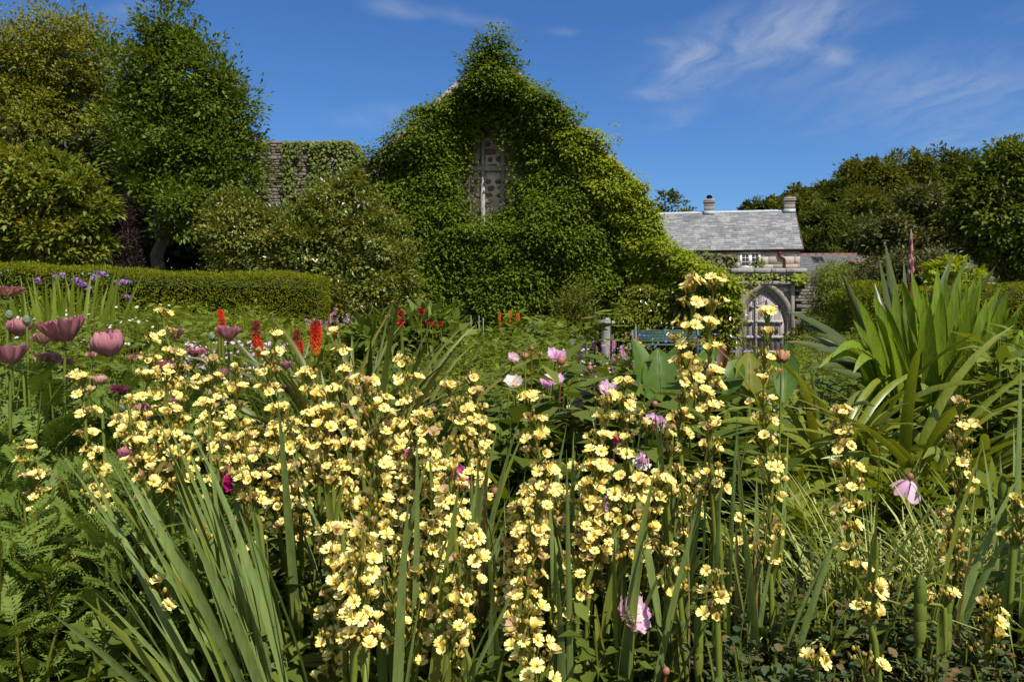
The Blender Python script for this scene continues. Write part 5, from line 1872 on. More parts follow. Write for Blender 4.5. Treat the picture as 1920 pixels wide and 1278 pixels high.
def poker(px, top, ln, wpx, d, label, seed, cols=('spent', 'scarlet', 'ember'), split=(.35, .82), bend=0.0, group='red hot pokers', stem_top=None):
    """red hot poker: a tapering spike of hanging tubular florets"""
    r = np.random.default_rng(seed)
    b = np.array(ground_at(px + r.uniform(-6, 6), d))
    t = thing('red_hot_poker', label, 'flower', b, 0, group)
    s = d / F
    top_p = P(px + bend, top, d) - b
    bot = P(px, top + ln, d) - b
    m = MB()
    tube(m, [(0, 0, 0), bot * .5 + A(.01, 0, .02), bot], [.010, .009, .007], 6)
    m.build('stem', G['stemg'], t)
    q = MB()
    n = int(90 + ln * 2.6)
    tt = np.sort(r.random(n))
    ph = np.arange(n) * 2.39996
    prof = np.sin(np.clip(tt * .86 + .06, 0, 1) * math.pi) ** .6
    R_ = wpx * s * .5
    ax = nrm(top_p - bot)
    u = np.stack([np.cos(ph), np.sin(ph), 0 * ph], 1)
    pos = top_p + (bot - top_p) * tt[:, None] + u * (R_ * .35 * prof)[:, None]
    d_ = nrm(u * .75 + A(0, 0, 1.0) * (.35 - 1.5 * tt)[:, None])
    # tube floret: tapered hexagon
    vv = []; ff = []
    for k, (y, w) in enumerate(((0, .06), (.75, .11), (1.0, .14))):
        for j in range(5):
            a_ = 2 * math.pi * j / 5
            vv.append((w * math.cos(a_), y, w * math.sin(a_)))
    for k in range(2):
        for j in range(5):
            ff.append((k * 5 + j, k * 5 + (j + 1) % 5, k * 5 + 5 + (j + 1) % 5, k * 5 + 5 + j))
    TUBE = (np.array(vv), np.array(ff))
    sc = np.stack([R_ * .9 + 0 * tt, R_ * .8 * (.45 + .55 * prof), R_ * .9 + 0 * tt], 1)
    mi = np.where(tt < split[0] + r.normal(size=n) * .06, 0, np.where(tt < split[1] + r.normal(size=n) * .06, 1, 2))
    for c in range(3):
        k = mi == c
        scatter(q, TUBE, pos[k], d_[k], u[k] + A(0, 0, .01), sc[k], c)
    tube(q, [bot, top_p + ax * .004], [R_ * .45, R_ * .12], 7, 1)
    q.build('flower_spike', [FL[c] for c in cols], t)
    return t
poker(480, 602, 50, 18, 3.3, 'red hot poker with a brown spent top beside the dusky poppies', 531, split=(.5, 1.2))
poker(487, 640, 26, 13, 3.3, 'short red poker bud tucked below the brown topped poker', 532, ('scarlet', 'scarlet', 'ember'), (.3, 1.2))
poker(556, 617, 42, 14, 3.3, 'narrow poker with a spent brown top left of the brightest poker', 533, split=(.6, 1.2))
poker(564, 638, 30, 11, 3.3, 'short red poker right beside the narrow spent one', 534, ('scarlet', 'scarlet', 'ember'), (.3, 1.2))
poker(592, 602, 60, 22, 3.2, 'brightest red hot poker with a yellow orange base', 535, ('spent', 'scarlet', 'ember'), (.12, .68))
poker(411, 598, 30, 13, 3.5, 'leaning scarlet poker broken over behind the flat topped poppy', 536, ('scarlet', 'scarlet', 'ember'), (.3, 1.2), bend=7)
poker(416, 581, 18, 12, 3.5, 'scarlet tip of the poker above the broken one', 537, ('scarlet', 'scarlet', 'ember'), (.3, 1.2), bend=-4)
for i, (px, py, ln, w, lb) in enumerate(((956, 583, 20, 8, 'left hand of the two bright orange pokers before the dark climber'), (971, 588, 22, 8, 'right hand of the two bright orange pokers before the dark climber'), (937, 586, 14, 5, 'faint orange poker left of the bright pair'), (938, 604, 12, 5, 'small orange poker low down left of the bright pair'),
                                         (1195, 630, 12, 4, 'thin orange poker at the left end of the right hand bench'))):
    poker(px, py, ln, w, 13.0, lb, 541 + i, ('orange', 'orange', 'orange'), group='distant orange pokers')

def stake(px, top, d, label):
    b = np.array(ground_at(px, d))
    m = MB(); e = P(px, top, d) - b
    tube(m, [(0, 0, -.05), e * .5 + A(.006, 0, 0), e], [.016, .015, .013], 6)
    o = m.build('garden_stake', M['oak'])
    o.location = b
    tag(o, label, 'stake', 'thin stakes in front of the left bench')
for px, top, lb in ((883, 591, 'leftmost thin stake before the left bench'), (898, 591, 'middle thin stake before the left bench'), (906, 596, 'shortest thin stake, right of the other two'),):
    stake(px, top, 20.0, lb)
stake(1192, 608, 14, 'thin pale stake at the left end of the right hand bench')

def lily(px, top, d, label, whorls, seed, buds=True):
    r = np.random.default_rng(seed)
    b = np.array(ground_at(px, d))
    t = thing('whorled_lily', label, 'flower', b, 0, 'whorled lily stems beside the pillar')
    e = P(px, top, d) - b
    m = MB(); tube(m, [(0, 0, 0), e * .5, e], [.011, .009, .004], 6); m.build('stem', G['stemg'], t)
    s = d / F
    for py in whorls:
        c = P(px, py, d) - b
        q = MB()
        k = 9
        an = np.arange(k) * 2 * math.pi / k + r.uniform(0, 1)
        scatter(q, NARROW, np.repeat(c[None], k, 0), np.stack([np.cos(an), np.sin(an), np.full(k, .15)], 1), A(0, 0, 1), np.stack([np.full(k, .3), np.full(k, 34 * s), np.full(k, 34 * s)], 1))
        q.build('leaf_whorl', G['lime'], t)
    if buds:
        q = MB()
        for k in range(5):
            an = r.uniform(0, 6.28)
            c = e - A(0, 0, r.uniform(0, 45) * s)
            u = A(math.cos(an), math.sin(an), -.1)
            tube(q, [c, c + u * 14 * s, c + u * 26 * s], [.008, .013, .004], 6)
        q.build('buds', G['euph'], t)
lily(1116, 574, 6.2, 'whorled lily stem left of the stone pillar', [607, 638, 672], 81)
lily(1146, 566, 6.0, 'tallest whorled lily stem with a hanging bud, right against the stone pillar', [590, 596, 638, 690], 82)
lily(1160, 590, 7.0, 'shorter lily stem right of the stone pillar', [612, 640], 83, False)

def speckle(name, label, px, py, d, n, size, mat, seed, cat='flowers'):
    """tiny flowers too many to count on short stalks"""
    r = np.random.default_rng(seed)
    dd = r.uniform(d[0], d[1], n)
    pts = np.array([P(r.uniform(*px), r.uniform(*py), q) for q in dd])
    mb = MB()
    stems(mb, np.stack([pts[:, 0], pts[:, 1], np.maximum(gz(pts[:, 0], pts[:, 1]), pts[:, 2] - .35)], 1), pts, .002, 1)
    idx = np.repeat(np.arange(n), 4)
    an = np.tile(np.arange(4) * 1.57, n) + np.repeat(r.uniform(0, 1.5, n), 4)
    tl = r.normal(size=(n, 3)) * .3 + A(0, -.5, .9)
    X, Y, Z = frames(nrm(np.cross(tl, A(1, .2, 0))), nrm(tl))
    dr = X[idx] * np.cos(an)[:, None] + Y[idx] * np.sin(an)[:, None]
    scatter(mb, PETAL4, pts[idx], dr, nrm(tl)[idx], size * r.uniform(.7, 1.2, n * 4))
    o = mb.build(name, [mat, G['stemg']])
    tag(o, label, cat, kind='stuff')
speckle('pink_campion', 'haze of tiny pink flowers behind the poppies', (345, 540), (640, 712), (3.6, 4.6), 210, .011, FL['palepink'], 91)
speckle('white_campion', 'scatter of tiny white flowers in the greenery below the hedge', (20, 330), (570, 650), (5.0, 7), 90, .013, FL['white'], 92)
speckle('blue_campion', 'scattered violet blue flowers around the right hand bench', (1070, 1420), (626, 668), (8, 11), 60, .02, FL['blue'], 93)
speckle('marigolds', 'few orange flowers right of the stone pillar', (1120, 1210), (634, 662), (8, 10), 7, .025, FL['marigold'], 94)
speckle('pink_meadow_flowers', 'tiny pink flowers among the leaves right of the middle', (1040, 1180), (650, 705), (5, 6), 40, .01, FL['palepink'], 95)

bed('side_border', 'leafy border carrying on past the right edge of the picture', 'foliage', (1960, 3900), (1.2, 4.5), 700, (.25, .5), .11, G['mid'], LEAF, 18, seed=430)
bed('side_border', 'tall perennials carrying on past the right edge before the hedge', 'foliage', (1990, 3000), (4.5, 12), 520, (.45, .75), .12, G['lime'], NARROW, 22, seed=431, wscale=1.5)
bed('side_border', 'leafy border carrying on past the left edge of the picture', 'foliage', (-1900, -50), (1.2, 6.5), 700, (.3, .6), .11, G['mid'], LEAF, 18, seed=432)
# ------------------------------------------------------------------ foreground materials
G['sword'] = leafmat('pleated sword leaves', [(.055, .115, .014), (.085, .16, .02), (.125, .2, .028)], .42, .45, .3, gain=1.45, streak=.35)
G['phormium'] = leafmat('stiff dark leaves', [(.02, .04, .016), (.035, .06, .025), (.06, .085, .04)], .38, .15, .4, gain=1.3, streak=.2)
G['strap'] = leafmat('arching strap leaves', gain=1.35, cols=[(.045, .085, .014), (.07, .115, .018), (.105, .15, .028), (.14, .155, .035)], rough=.35, trans=.32, spec=.4, streak=.2)
G['canna'] = leafmat('canna leaves', [(.06, .12, .025), (.085, .15, .032)], .45, .4, .3, warm=(1.1, 1.1, .7), streak=.12)
G['cannalight'] = leafmat('yellow green canna leaf', [(.13, .17, .03), (.16, .2, .035)], .45, .45, .3)
G['cannared'] = leafmat('wine red canna leaf', [(.035, .008, .008), (.05, .012, .01)], .45, .2, .25, tint=(1.3, .4, .4))
G['drytip'] = leafmat('withered straw leaves', [(.2, .13, .05), (.3, .22, .1), (.16, .09, .045)], .7, .25, .1, warm=(1, 1, 1), streak=.25)
G['iris'] = leafmat('grey green sword leaves', [(.075, .125, .045), (.1, .155, .055), (.135, .19, .06), (.17, .2, .05)], .5, .3, .25, warm=(1.1, 1.03, .9), streak=.22, gain=1.25)
G['flowerstem'] = leafmat('yellow green flower stems', [(.1, .13, .025), (.15, .17, .03), (.13, .12, .03)], .5, .15, .25, warm=(.95, 1.02, .8))
G['redstem'] = leafmat('reddish stems', [(.1, .04, .02), (.12, .07, .03)], .5, .1, .25)
FL['plum'] = petalmat('dusky plum petals', [(.36, .13, .165), (.46, .185, .22), (.55, .27, .275)], .6, .42)
FL['plumdark'] = petalmat('dark plum petals', [(.16, .04, .06), (.23, .07, .09)], .55, .38)
FL['salmon'] = petalmat('faded salmon petals', [(.5, .24, .21), (.6, .33, .28), (.44, .19, .18)], .6, .4)
FL['rosepink'] = petalmat('peony pink petals', [(.66, .34, .56), (.76, .46, .66), (.82, .62, .74)], .55, .38)
FL['cream'] = petalmat('cream peony petals', [(.8, .68, .62), (.85, .78, .72), (.84, .7, .7)], .55, .38)
FL['magenta'] = petalmat('magenta petals', [(.55, .02, .3), (.65, .05, .4), (.75, .14, .5)], .5, .35)
FL['crimson'] = petalmat('crimson petals', [(.32, .005, .11), (.42, .015, .16)], .5, .3)
FL['dry'] = petalmat('withered brown petals', [(.22, .085, .03), (.34, .15, .06), (.42, .24, .14)], .75, .2)
FL['petal'] = petalmat('pale yellow petals', [(.9, .74, .18), (.92, .79, .25), (.93, .84, .37)], .55, .34)
FL['throat'] = petalmat('deep yellow throat', [(.82, .5, .04), (.85, .58, .08)], .55, .3)
FL['calyx'] = petalmat('golden calyx', [(.34, .23, .03), (.46, .32, .045), (.3, .16, .04)], .55, .3)
FL['bud'] = petalmat('golden buds', [(.36, .24, .035), (.5, .36, .05), (.3, .18, .05), (.34, .32, .06)], .55, .2)
FL['fade'] = petalmat('faded tan petals', [(.5, .36, .12), (.62, .47, .2), (.5, .32, .2)], .65, .3)
M['seedhead'] = solid('red brown pod', [(.18, .06, .035), (.3, .12, .07)], .5, .35, 30)
M['poppybud'] = solid('hairy green bud', [(.11, .15, .08), (.17, .21, .12)], .75, .2, 60, 4, .6, 140)

# ------------------------------------------------------------------ dusky oriental poppies
def petal_grid(mb, R, az, half, prof, ruff, r, mi=0, nu=9, nv=7, scale=1.0, c=(0, 0, 0), tilt=None):
    """one petal: prof(v) -> (radius, height), v from the base to the rim"""
    u = np.linspace(-1, 1, nu)[None]; v = np.linspace(0.03, 1, nv)[:, None]
    pr = np.array([prof(q) for q in v[:, 0]])
    w = half * np.sin(np.clip(v * 1.0 + .12, 0, 1) * math.pi / 2) ** .5
    ph = r.uniform(0, 6.28, 4)
    rag = 1 - .14 * u ** 4 + .06 * np.sin(9 * u + ph[0]) + .04 * np.sin(17 * u + ph[1])
    rad = pr[:, 0:1] * (1 + ruff * v * (np.sin(4 * u + ph[2]) * .6 + np.sin(8 * u + ph[3]) * .4))
    hgt = pr[:, 1:2] * (1 - v ** 3 + v ** 3 * rag) + ruff * v ** 2 * .5 * np.sin(6 * u + ph[1])
    a = az + u * w
    p = np.stack([rad * np.cos(a), rad * np.sin(a), hgt + 0 * a], -1) * R * scale
    p = p.reshape(-1, 3)
    if tilt is not None:
        p = p @ tilt.T
    i = np.arange(nv - 1)[:, None] * nu + np.arange(nu - 1)[None]
    f = np.stack([i, i + 1, i + nu + 1, i + nu], -1).reshape(-1, 4)
    mb.add(p + np.asarray(c), f, mi)

def tiltm(ax, an):
    ax = np.asarray(ax, float) / np.linalg.norm(ax)
    K = np.array([(0, -ax[2], ax[1]), (ax[2], 0, -ax[0]), (-ax[1], ax[0], 0)])
    return np.eye(3) + math.sin(an) * K + (1 - math.cos(an)) * K @ K

PROF = {
    'bowl': (lambda v: (1.02 * v ** .6, 1.15 * v ** 1.35), .16, 7),
    'globe': (lambda v: (.92 * math.sin(min(v, 1) * 2.35) ** .75 + .04, .06 + 1.5 * v), .17, 6),
    'cup': (lambda v: (.88 * v ** .5 + .05 * v, 1.0 * v ** 1.25), .18, 6),
    'tulip': (lambda v: (.62 * math.sin(.25 + v * 2.0), 1.45 * v), .1, 6),
    'tatter': (lambda v: (.8 * v ** .6, .75 * v - .12 * v * v), .42, 6),
    'flat': (lambda v: (1.1 * v ** .55, .66 * v ** 1.1), .16, 7)}

def poppy(px, py, wpx, d, form, mat, label, seed, tilt=.12):
    r = np.random.default_rng(seed)
    s = d / F
    R_ = wpx * s / 2
    c = P(px, py, d)
    bx = px + r.uniform(-10, 10)
    b = np.array(ground_at(bx, d + r.uniform(-.05, .05)))
    t = thing('oriental_poppy', label, 'poppy', b)
    prof, ruff, n = PROF[form]
    top = max(prof(1.0)[1], .3)
    c0 = c - b - A(0, 0, R_ * top * .5)
    m = MB()
    k = c0 * .55 + A(r.normal() * .015, r.normal() * .015, 0)
    tt = np.linspace(0, 1, 9)[:, None]
    tube(m, (2 * (1 - tt) * tt * k + tt * tt * c0), np.linspace(.0058, .0042, 9), 7)
    m.build('stem', G['flowerstem'], t, True)
    q = MB()
    T = tiltm(A(r.normal(), r.normal(), 0), tilt * r.uniform(.5, 1.6))
    a0 = r.uniform(0, 6.28)
    for layer, (nn, sc) in enumerate(((n, 1.0), (n, .92), (n - 1, .8), (7, .62), (7, .42))):
        for i in range(nn):
            hv = prof
            petal_grid(q, R_, a0 + layer * .5 + 2 * math.pi * i / nn + r.normal() * .1, .62 * 6 / n * r.uniform(.85, 1.2), hv, ruff * r.uniform(.7, 1.5) * (1 + .5 * layer), r, scale=sc * r.uniform(.9, 1.08), c=c0 + A(0, 0, R_ * prof(1.0)[1] * (0, .06, .2, .38, .52)[layer]), tilt=T, nu=11)
    q.build('petals', FL[mat], t, True)
    if form in ('bowl', 'cup', 'flat', 'globe'):
        h = MB()
        lathe(h, [(0, .1), (.16, .16), (.2, .3), (.16, .42), (.22, .44), (0, .47)], 10)
        h.v[0] = h.v[0] * R_ + c0
        h.build('seed_pod', M['poppybud'], t)
    # leafy bract below the bloom
    g = MB()
    kk = 4
    an = r.uniform(0, 6.28, kk)
    scatter(g, PINNATE, np.repeat((c0 - A(0, 0, .012))[None], kk, 0), np.stack([np.cos(an), np.sin(an), np.full(kk, -.15)], 1), A(0, 0, 1), .075 * r.uniform(.6, 1.2, kk))
    g.build('bracts', G['poppyleaf'], t)

POP = [(15, 548, 48, 2.8, 'flat', 'salmon', 'tattered salmon red poppy highest at the left edge of the picture'),
       (38, 616, 42, 2.7, 'globe', 'plum', 'closed plum poppy between two green buds near the left edge'),
       (122, 622, 70, 2.4, 'bowl', 'plum', 'largest dusky plum poppy, a wide open bowl with ruffled rim'),
       (82, 636, 40, 2.6, 'cup', 'salmon', 'paler poppy tucked behind the left side of the largest bowl'),
       (208, 648, 62, 2.4, 'globe', 'plum', 'round globe shaped dusky pink poppy right of the largest bowl'),
       (20, 667, 64, 2.3, 'cup', 'plum', 'big plum cup cut by the left edge of the picture'),
       (92, 675, 42, 2.45, 'tatter', 'salmon', 'crumpled salmon poppy under the largest bowl'),
       (122, 681, 30, 2.5, 'tatter', 'salmon', 'withered poppy just behind the stalk of the largest bowl'),
       (171, 666, 18, 2.9, 'tatter', 'salmon', 'tiny shrivelled pink poppy between the largest bowl and the globe'),
       (248, 672, 20, 2.9, 'tatter', 'salmon', 'small shrivelled poppy right of the globe shaped one'),
       (327, 626, 36, 2.7, 'cup', 'plum', 'shaggy plum poppy left of the flat topped one'),
       (427, 627, 48, 2.6, 'cup', 'plum', 'flat topped dusky poppy cup below the broken scarlet poker'),
       (366, 662, 38, 2.8, 'flat', 'plum', 'low spreading dusky poppy between the yellow spires and the flat topped cup'),
       (415, 704, 38, 2.4, 'cup', 'salmon', 'faded salmon brown poppy cup straight below the flat topped one'),
       (311, 692, 44, 2.2, 'globe', 'plumdark', 'dark plum poppy half hidden behind yellow flowers'),
       (189, 714, 24, 2.3, 'globe', 'salmon', 'small curled salmon poppy below the globe'),
       (224, 733, 34, 2.3, 'tatter', 'plumdark', 'dark tattered poppy below and right of the small curled one'),
       (268, 780, 56, 2.0, 'tulip', 'plum', 'tulip shaped plum poppy low among the yellow flowers'),
       (400, 760, 34, 2.1, 'tulip', 'plum', 'plum poppy among the yellow flowers below the faded cup'),
       (330, 757, 28, 2.2, 'tatter', 'plum', 'ragged plum poppy between the tulip shaped one and its neighbour to the right'),
       (106, 717, 20, 2.6, 'tatter', 'plumdark', 'small dark spent poppy among leaves left of the first yellow spires'),
       (405, 833, 30, 1.95, 'tatter', 'salmon', 'pink withered poppy deep in the yellow drift'),
       (248, 856, 50, 1.95, 'cup', 'plum', 'plum poppy glimpsed low behind the left yellow spires'),
       (75, 902, 46, 1.8, 'tatter', 'plumdark', 'dark wine poppy beside the leftmost yellow spire'),
       (537, 686, 24, 2.5, 'cup', 'plum', 'plum poppy cup behind the tallest spire left of centre'),
       (539, 731, 22, 2.4, 'cup', 'plumdark', 'small dark poppy behind the yellow drift below the pokers')]
for i, a in enumerate(POP):
    poppy(*a, 600 + i)

def poppy_bud(px, py, wpx, d, label, seed):
    r = np.random.default_rng(seed)
    b = np.array(ground_at(px + r.uniform(-8, 8), d))
    t = thing('poppy_bud', label, 'poppy bud', b)
    c = P(px, py, d) - b
    m = MB()
    R_ = wpx * d / F / 2
    tube(m, [(0, 0, 0), c * .5 + A(.01, 0, 0), c - A(0, 0, R_ * 1.2)], [.005, .0045, .004], 6)
    m.build('stem', G['flowerstem'], t, True)
    q = MB()
    th = np.linspace(0, math.pi, 9)
    lathe(q, [(R_ * math.sin(a) * (1 + .1 * math.cos(a)), -R_ * 1.35 * math.cos(a)) for a in th], 12, c)
    q.build('bud', M['poppybud'], t, True)
for i, a in enumerate(((17, 590, 14, 2.7, 'round green poppy bud nearest the left edge'), (50, 600, 15, 2.6, 'hairy green poppy bud standing over the closed plum poppy'), (397, 630, 13, 2.5, 'green poppy bud left of the flat topped cup'),
                       (271, 697, 15, 2.2, 'green poppy bud left of the dark plum poppy'), (230, 763, 14, 2.1, 'green poppy bud above left of the tulip shaped poppy'), (392, 737, 12, 2.2, 'green poppy bud under the faded salmon cup'))):
    poppy_bud(*a, 640 + i)

# ------------------------------------------------------------------ peonies
def peony(px, py, wpx, d, kind, label, seed, lean=(0, -.3), hidden_stem=False):
    r = np.random.default_rng(seed)
    s = d / F
    R_ = wpx * s / 2
    b = np.array(ground_at(px + r.uniform(-14, 14), d + .03))
    t = thing('peony', label, 'peony', b)
    c = P(px, py, d) - b
    m = MB()
    tt = np.linspace(0, 1, 7)[:, None]
    k = c * .5 + A(r.normal() * .02, r.normal() * .02, 0)
    tube(m, 2 * (1 - tt) * tt * k + tt * tt * (c - A(0, 0, R_ * .3)), np.linspace(.0036, .0024, 7), 6)
    m.build('stem', G['redstem'] if kind in ('pod',) else G['flowerstem'], t, True)
    T = tiltm(A(1, .2, 0), -lean[1] + r.normal() * .15) @ tiltm(A(0, 1, 0), lean[0] + r.normal() * .15)
    if kind == 'pod':
        q = MB()
        th = np.linspace(0, math.pi, 7)
        lathe(q, [(R_ * math.sin(a), -R_ * 1.1 * math.cos(a)) for a in th], 10, c)
        q.build('seed_pod', M['seedhead'], t, True)
        return t
    outer, inner = {'pink': ('rosepink', 'rosepink'), 'two': ('rosepink', 'cream'), 'pale': ('cream', 'cream'), 'magenta': ('magenta', 'magenta'), 'crimson': ('crimson', 'crimson'), 'dry': ('dry', 'dry'), 'fallen': ('rosepink', 'cream'), 'shed': ('cream', 'rosepink')}[kind]
    q = MB()
    base = c - A(0, 0, R_ * .25)
    n = {'dry': 9, 'fallen': 5, 'shed': 6}.get(kind, 9)
    pf = {'dry': (lambda v: (.62 * math.sin(.2 + v * 2.5), 1.2 * v - .2)), 'fallen': (lambda v: (.9 * v, .25 * v - 1.15 * v * v)), 'shed': (lambda v: (.95 * v, .2 * v - .5 * v * v))}.get(kind, (lambda v: (1.0 * v ** .7, .75 * v ** 1.4)))
    for i in range(n):
        petal_grid(q, R_, 2 * math.pi * i / n + r.normal() * .2, .5 * r.uniform(.7, 1.2), pf, .16 if kind != 'dry' else .3, r, scale=r.uniform(.85, 1.1), c=base, tilt=T, nu=7, nv=6)
    q.build('guard_petals', FL[outer], t, True)
    if kind not in ('fallen',):
        h = MB()
        k = 46 if kind != 'dry' else 12
        for i in range(k):
            f_ = r.uniform(.12, .75)
            hh = r.uniform(.5, .95)
            petal_grid(h, R_, r.uniform(0, 6.28), r.uniform(.18, .4), (lambda v, f_=f_, hh=hh: (f_ * v ** .8 * 1.0, hh * v)), .22, r, scale=r.uniform(.7, 1.0), c=base, tilt=T, nu=4, nv=4)
        h.build('inner_petals', FL[inner], t, True)
    else:
        h = MB()
        th = np.linspace(0, math.pi, 7)
        lathe(h, [(.24 * R_ * math.sin(a), -.26 * R_ * math.cos(a)) for a in th], 8, c)
        h.build('seed_pod', M['seedhead'], t, True)
    return t
PEO = [(960, 671, 22, 2.5, 'two', 'pale drooping peony at the left end of the upper row of peonies', (0, -.9)),
       (985, 669, 22, 2.5, 'dry', 'brown withered peony second in the upper row of peonies', (0, 0)),
       (1011, 665, 15, 2.55, 'dry', 'small dried peony just left of the lilac pink one', (0, 0)),
       (1042, 669, 36, 2.5, 'pink', 'lilac pink peony at the right end of the upper row', (-.2, -.5)),
       (965, 718, 34, 2.35, 'pale', 'shaggy whitish peony hanging below the upper row on the left', (0, -.8)),
       (1022, 722, 30, 2.4, 'pink', 'pink guard petals left of the cream centred peony', (.4, -.5)),
       (1036, 714, 40, 2.35, 'two', 'cream centred pink peony in the middle below the upper row', (-.2, -.7)),
       (1078, 757, 32, 2.2, 'shed', 'shattered white peony below the cream centred one', (.2, -.9)),
       (1140, 731, 36, 2.1, 'two', 'pale pink peony behind the top of a yellow spire right of centre', (0, -.8)),
       (1226, 797, 42, 1.9, 'pink', 'lilac pink peony behind yellow flowers below the big canna leaves', (0, -.6)),
       (1262, 803, 26, 1.75, 'dry', 'withered brown and mauve peony right of the lilac one', (.1, 1.2)),
       (1203, 862, 36, 1.7, 'shed', 'faded flesh pink peony with browned petals low right of centre', (0, -.6)),
       (1176, 1150, 74, 1.32, 'two', 'large pink peony low among the stems near the bottom edge', (.5, -.75)),
       (1130, 945, 46, 1.7, 'shed', 'dropping pale peony petals behind the spires in the centre', (0, -.9)),
       (1706, 893, 62, 1.75, 'fallen', 'peony dropping its last pink petals on the right', (.5, -.2)),
       (1685, 983, 26, 1.9, 'two', 'small fallen pink bloom over the bright lobed leaves on the right', (0, -.6)),
       (436, 897, 62, 1.9, 'crimson', 'deep magenta peony behind the left side of the yellow drift', (.2, -1.1)),
       (398, 920, 34, 2.0, 'crimson', 'dark magenta petals left of the deep magenta peony', (-.3, -1.0)),
       (612, 836, 38, 1.75, 'magenta', 'bright frilly magenta bloom in the yellow drift left of centre', (0, -.7)),
       (768, 849, 26, 1.8, 'magenta', 'small bright magenta bloom between yellow spires', (0, -.7)),
       (861, 894, 44, 1.6, 'magenta', 'shaggy magenta bloom right of the drift', (-.2, -.9)),
       (1152, 823, 22, 1.6, 'crimson', 'small magenta petals showing under a yellow flower right of centre', (.2, -.6)),
       (1466, 668, 46, 1.9, 'dry', 'large orange brown withered bloom in front of the foot of the doorway', (.4, 1.0)),
       (1055, 930, 12, 1.8, 'pod', 'pink seed pod in shade in the centre of the yellow spires', (0, 0)),
       (928, 921, 16, 1.7, 'pod', 'purple pink bud left of the centre spire', (0, 0)),
       (1052, 676, 17, 2.4, 'pod', 'glossy red brown pod right below the lilac pink peony', (0, 0)),
       (997, 653, 9, 2.5, 'pod', 'small red round bud over the dried peonies', (0, 0)),
       (1106, 690, 11, 2.4, 'pod', 'brown seed head on a reddish stalk left of the canna leaves', (0, 0)),
       (1117, 708, 8, 2.3, 'pod', 'small brown pod below the seed head left of the canna leaves', (0, 0)),
       (1228, 757, 12, 2.0, 'pod', 'round brown pod below the big canna leaves', (0, 0)),
       (1249, 1257, 15, 1.15, 'pod', 'dark red pod at the bottom edge right of the large pink peony', (0, 0))]
for i, (px, py, w, d, k, lb, ln) in enumerate(PEO):
    peony(px, py, w, d, k, lb, 660 + i, ln)
bed('peony_leaves', 'dark glossy divided peony leaves in the centre behind the yellow spires', 'foliage', (900, 1420), (2.0, 3.0), 120, (.3, .56), .15, G['darkleaf'], NARROW, 26, seed=420, wscale=2.1, t0=.4, up=.25)

# ------------------------------------------------------------------ big leaved plants on the right
def pleated(mb, p0, p1, bow, wid, pleats=7, n=12, nor=None, amp=.16, blunt=.7, mi=0, twist=0.0, tipw=.03):
    """broad pleated sword leaf from p0 to p1, bowed by the vector bow"""
    p0, p1, bow = (np.asarray(q, float) for q in (p0, p1, bow))
    t = np.linspace(0, 1, n)[:, None]
    pts = p0 * (1 - t) ** 2 + 2 * (1 - t) * t * ((p0 + p1) / 2 + bow) + p1 * t * t
    tang = nrm(np.gradient(pts, axis=0))
    nor = np.asarray(nor if nor is not None else (0.2, -1, .3), float)
    side = nrm(np.cross(tang, nor))
    if twist:
        up = np.cross(side, tang)
        a = twist * (t - .3)
        side = side * np.cos(a) + up * np.sin(a)
    nn = np.cross(side, tang)
    w = wid * np.clip(np.sin(np.clip(.16 + t * .84, 0, 1) * math.pi) ** blunt * 1.08, tipw, 1)
    k = pleats * 2 + 1
    u = np.linspace(-1, 1, k)
    zig = np.where(np.arange(k) % 2 == 0, 1, -1) * amp / pleats + .12 * u * u
    v = pts[:, None] + side[:, None] * (u[None] * w)[..., None] + nn[:, None] * (zig[None] * w)[..., None]
    i = np.arange(n - 1)[:, None] * k + np.arange(k - 1)[None]
    f = np.stack([i, i + 1, i + k + 1, i + k], -1).reshape(-1, 4)
    mb.add(v.reshape(-1, 3), f, mi)

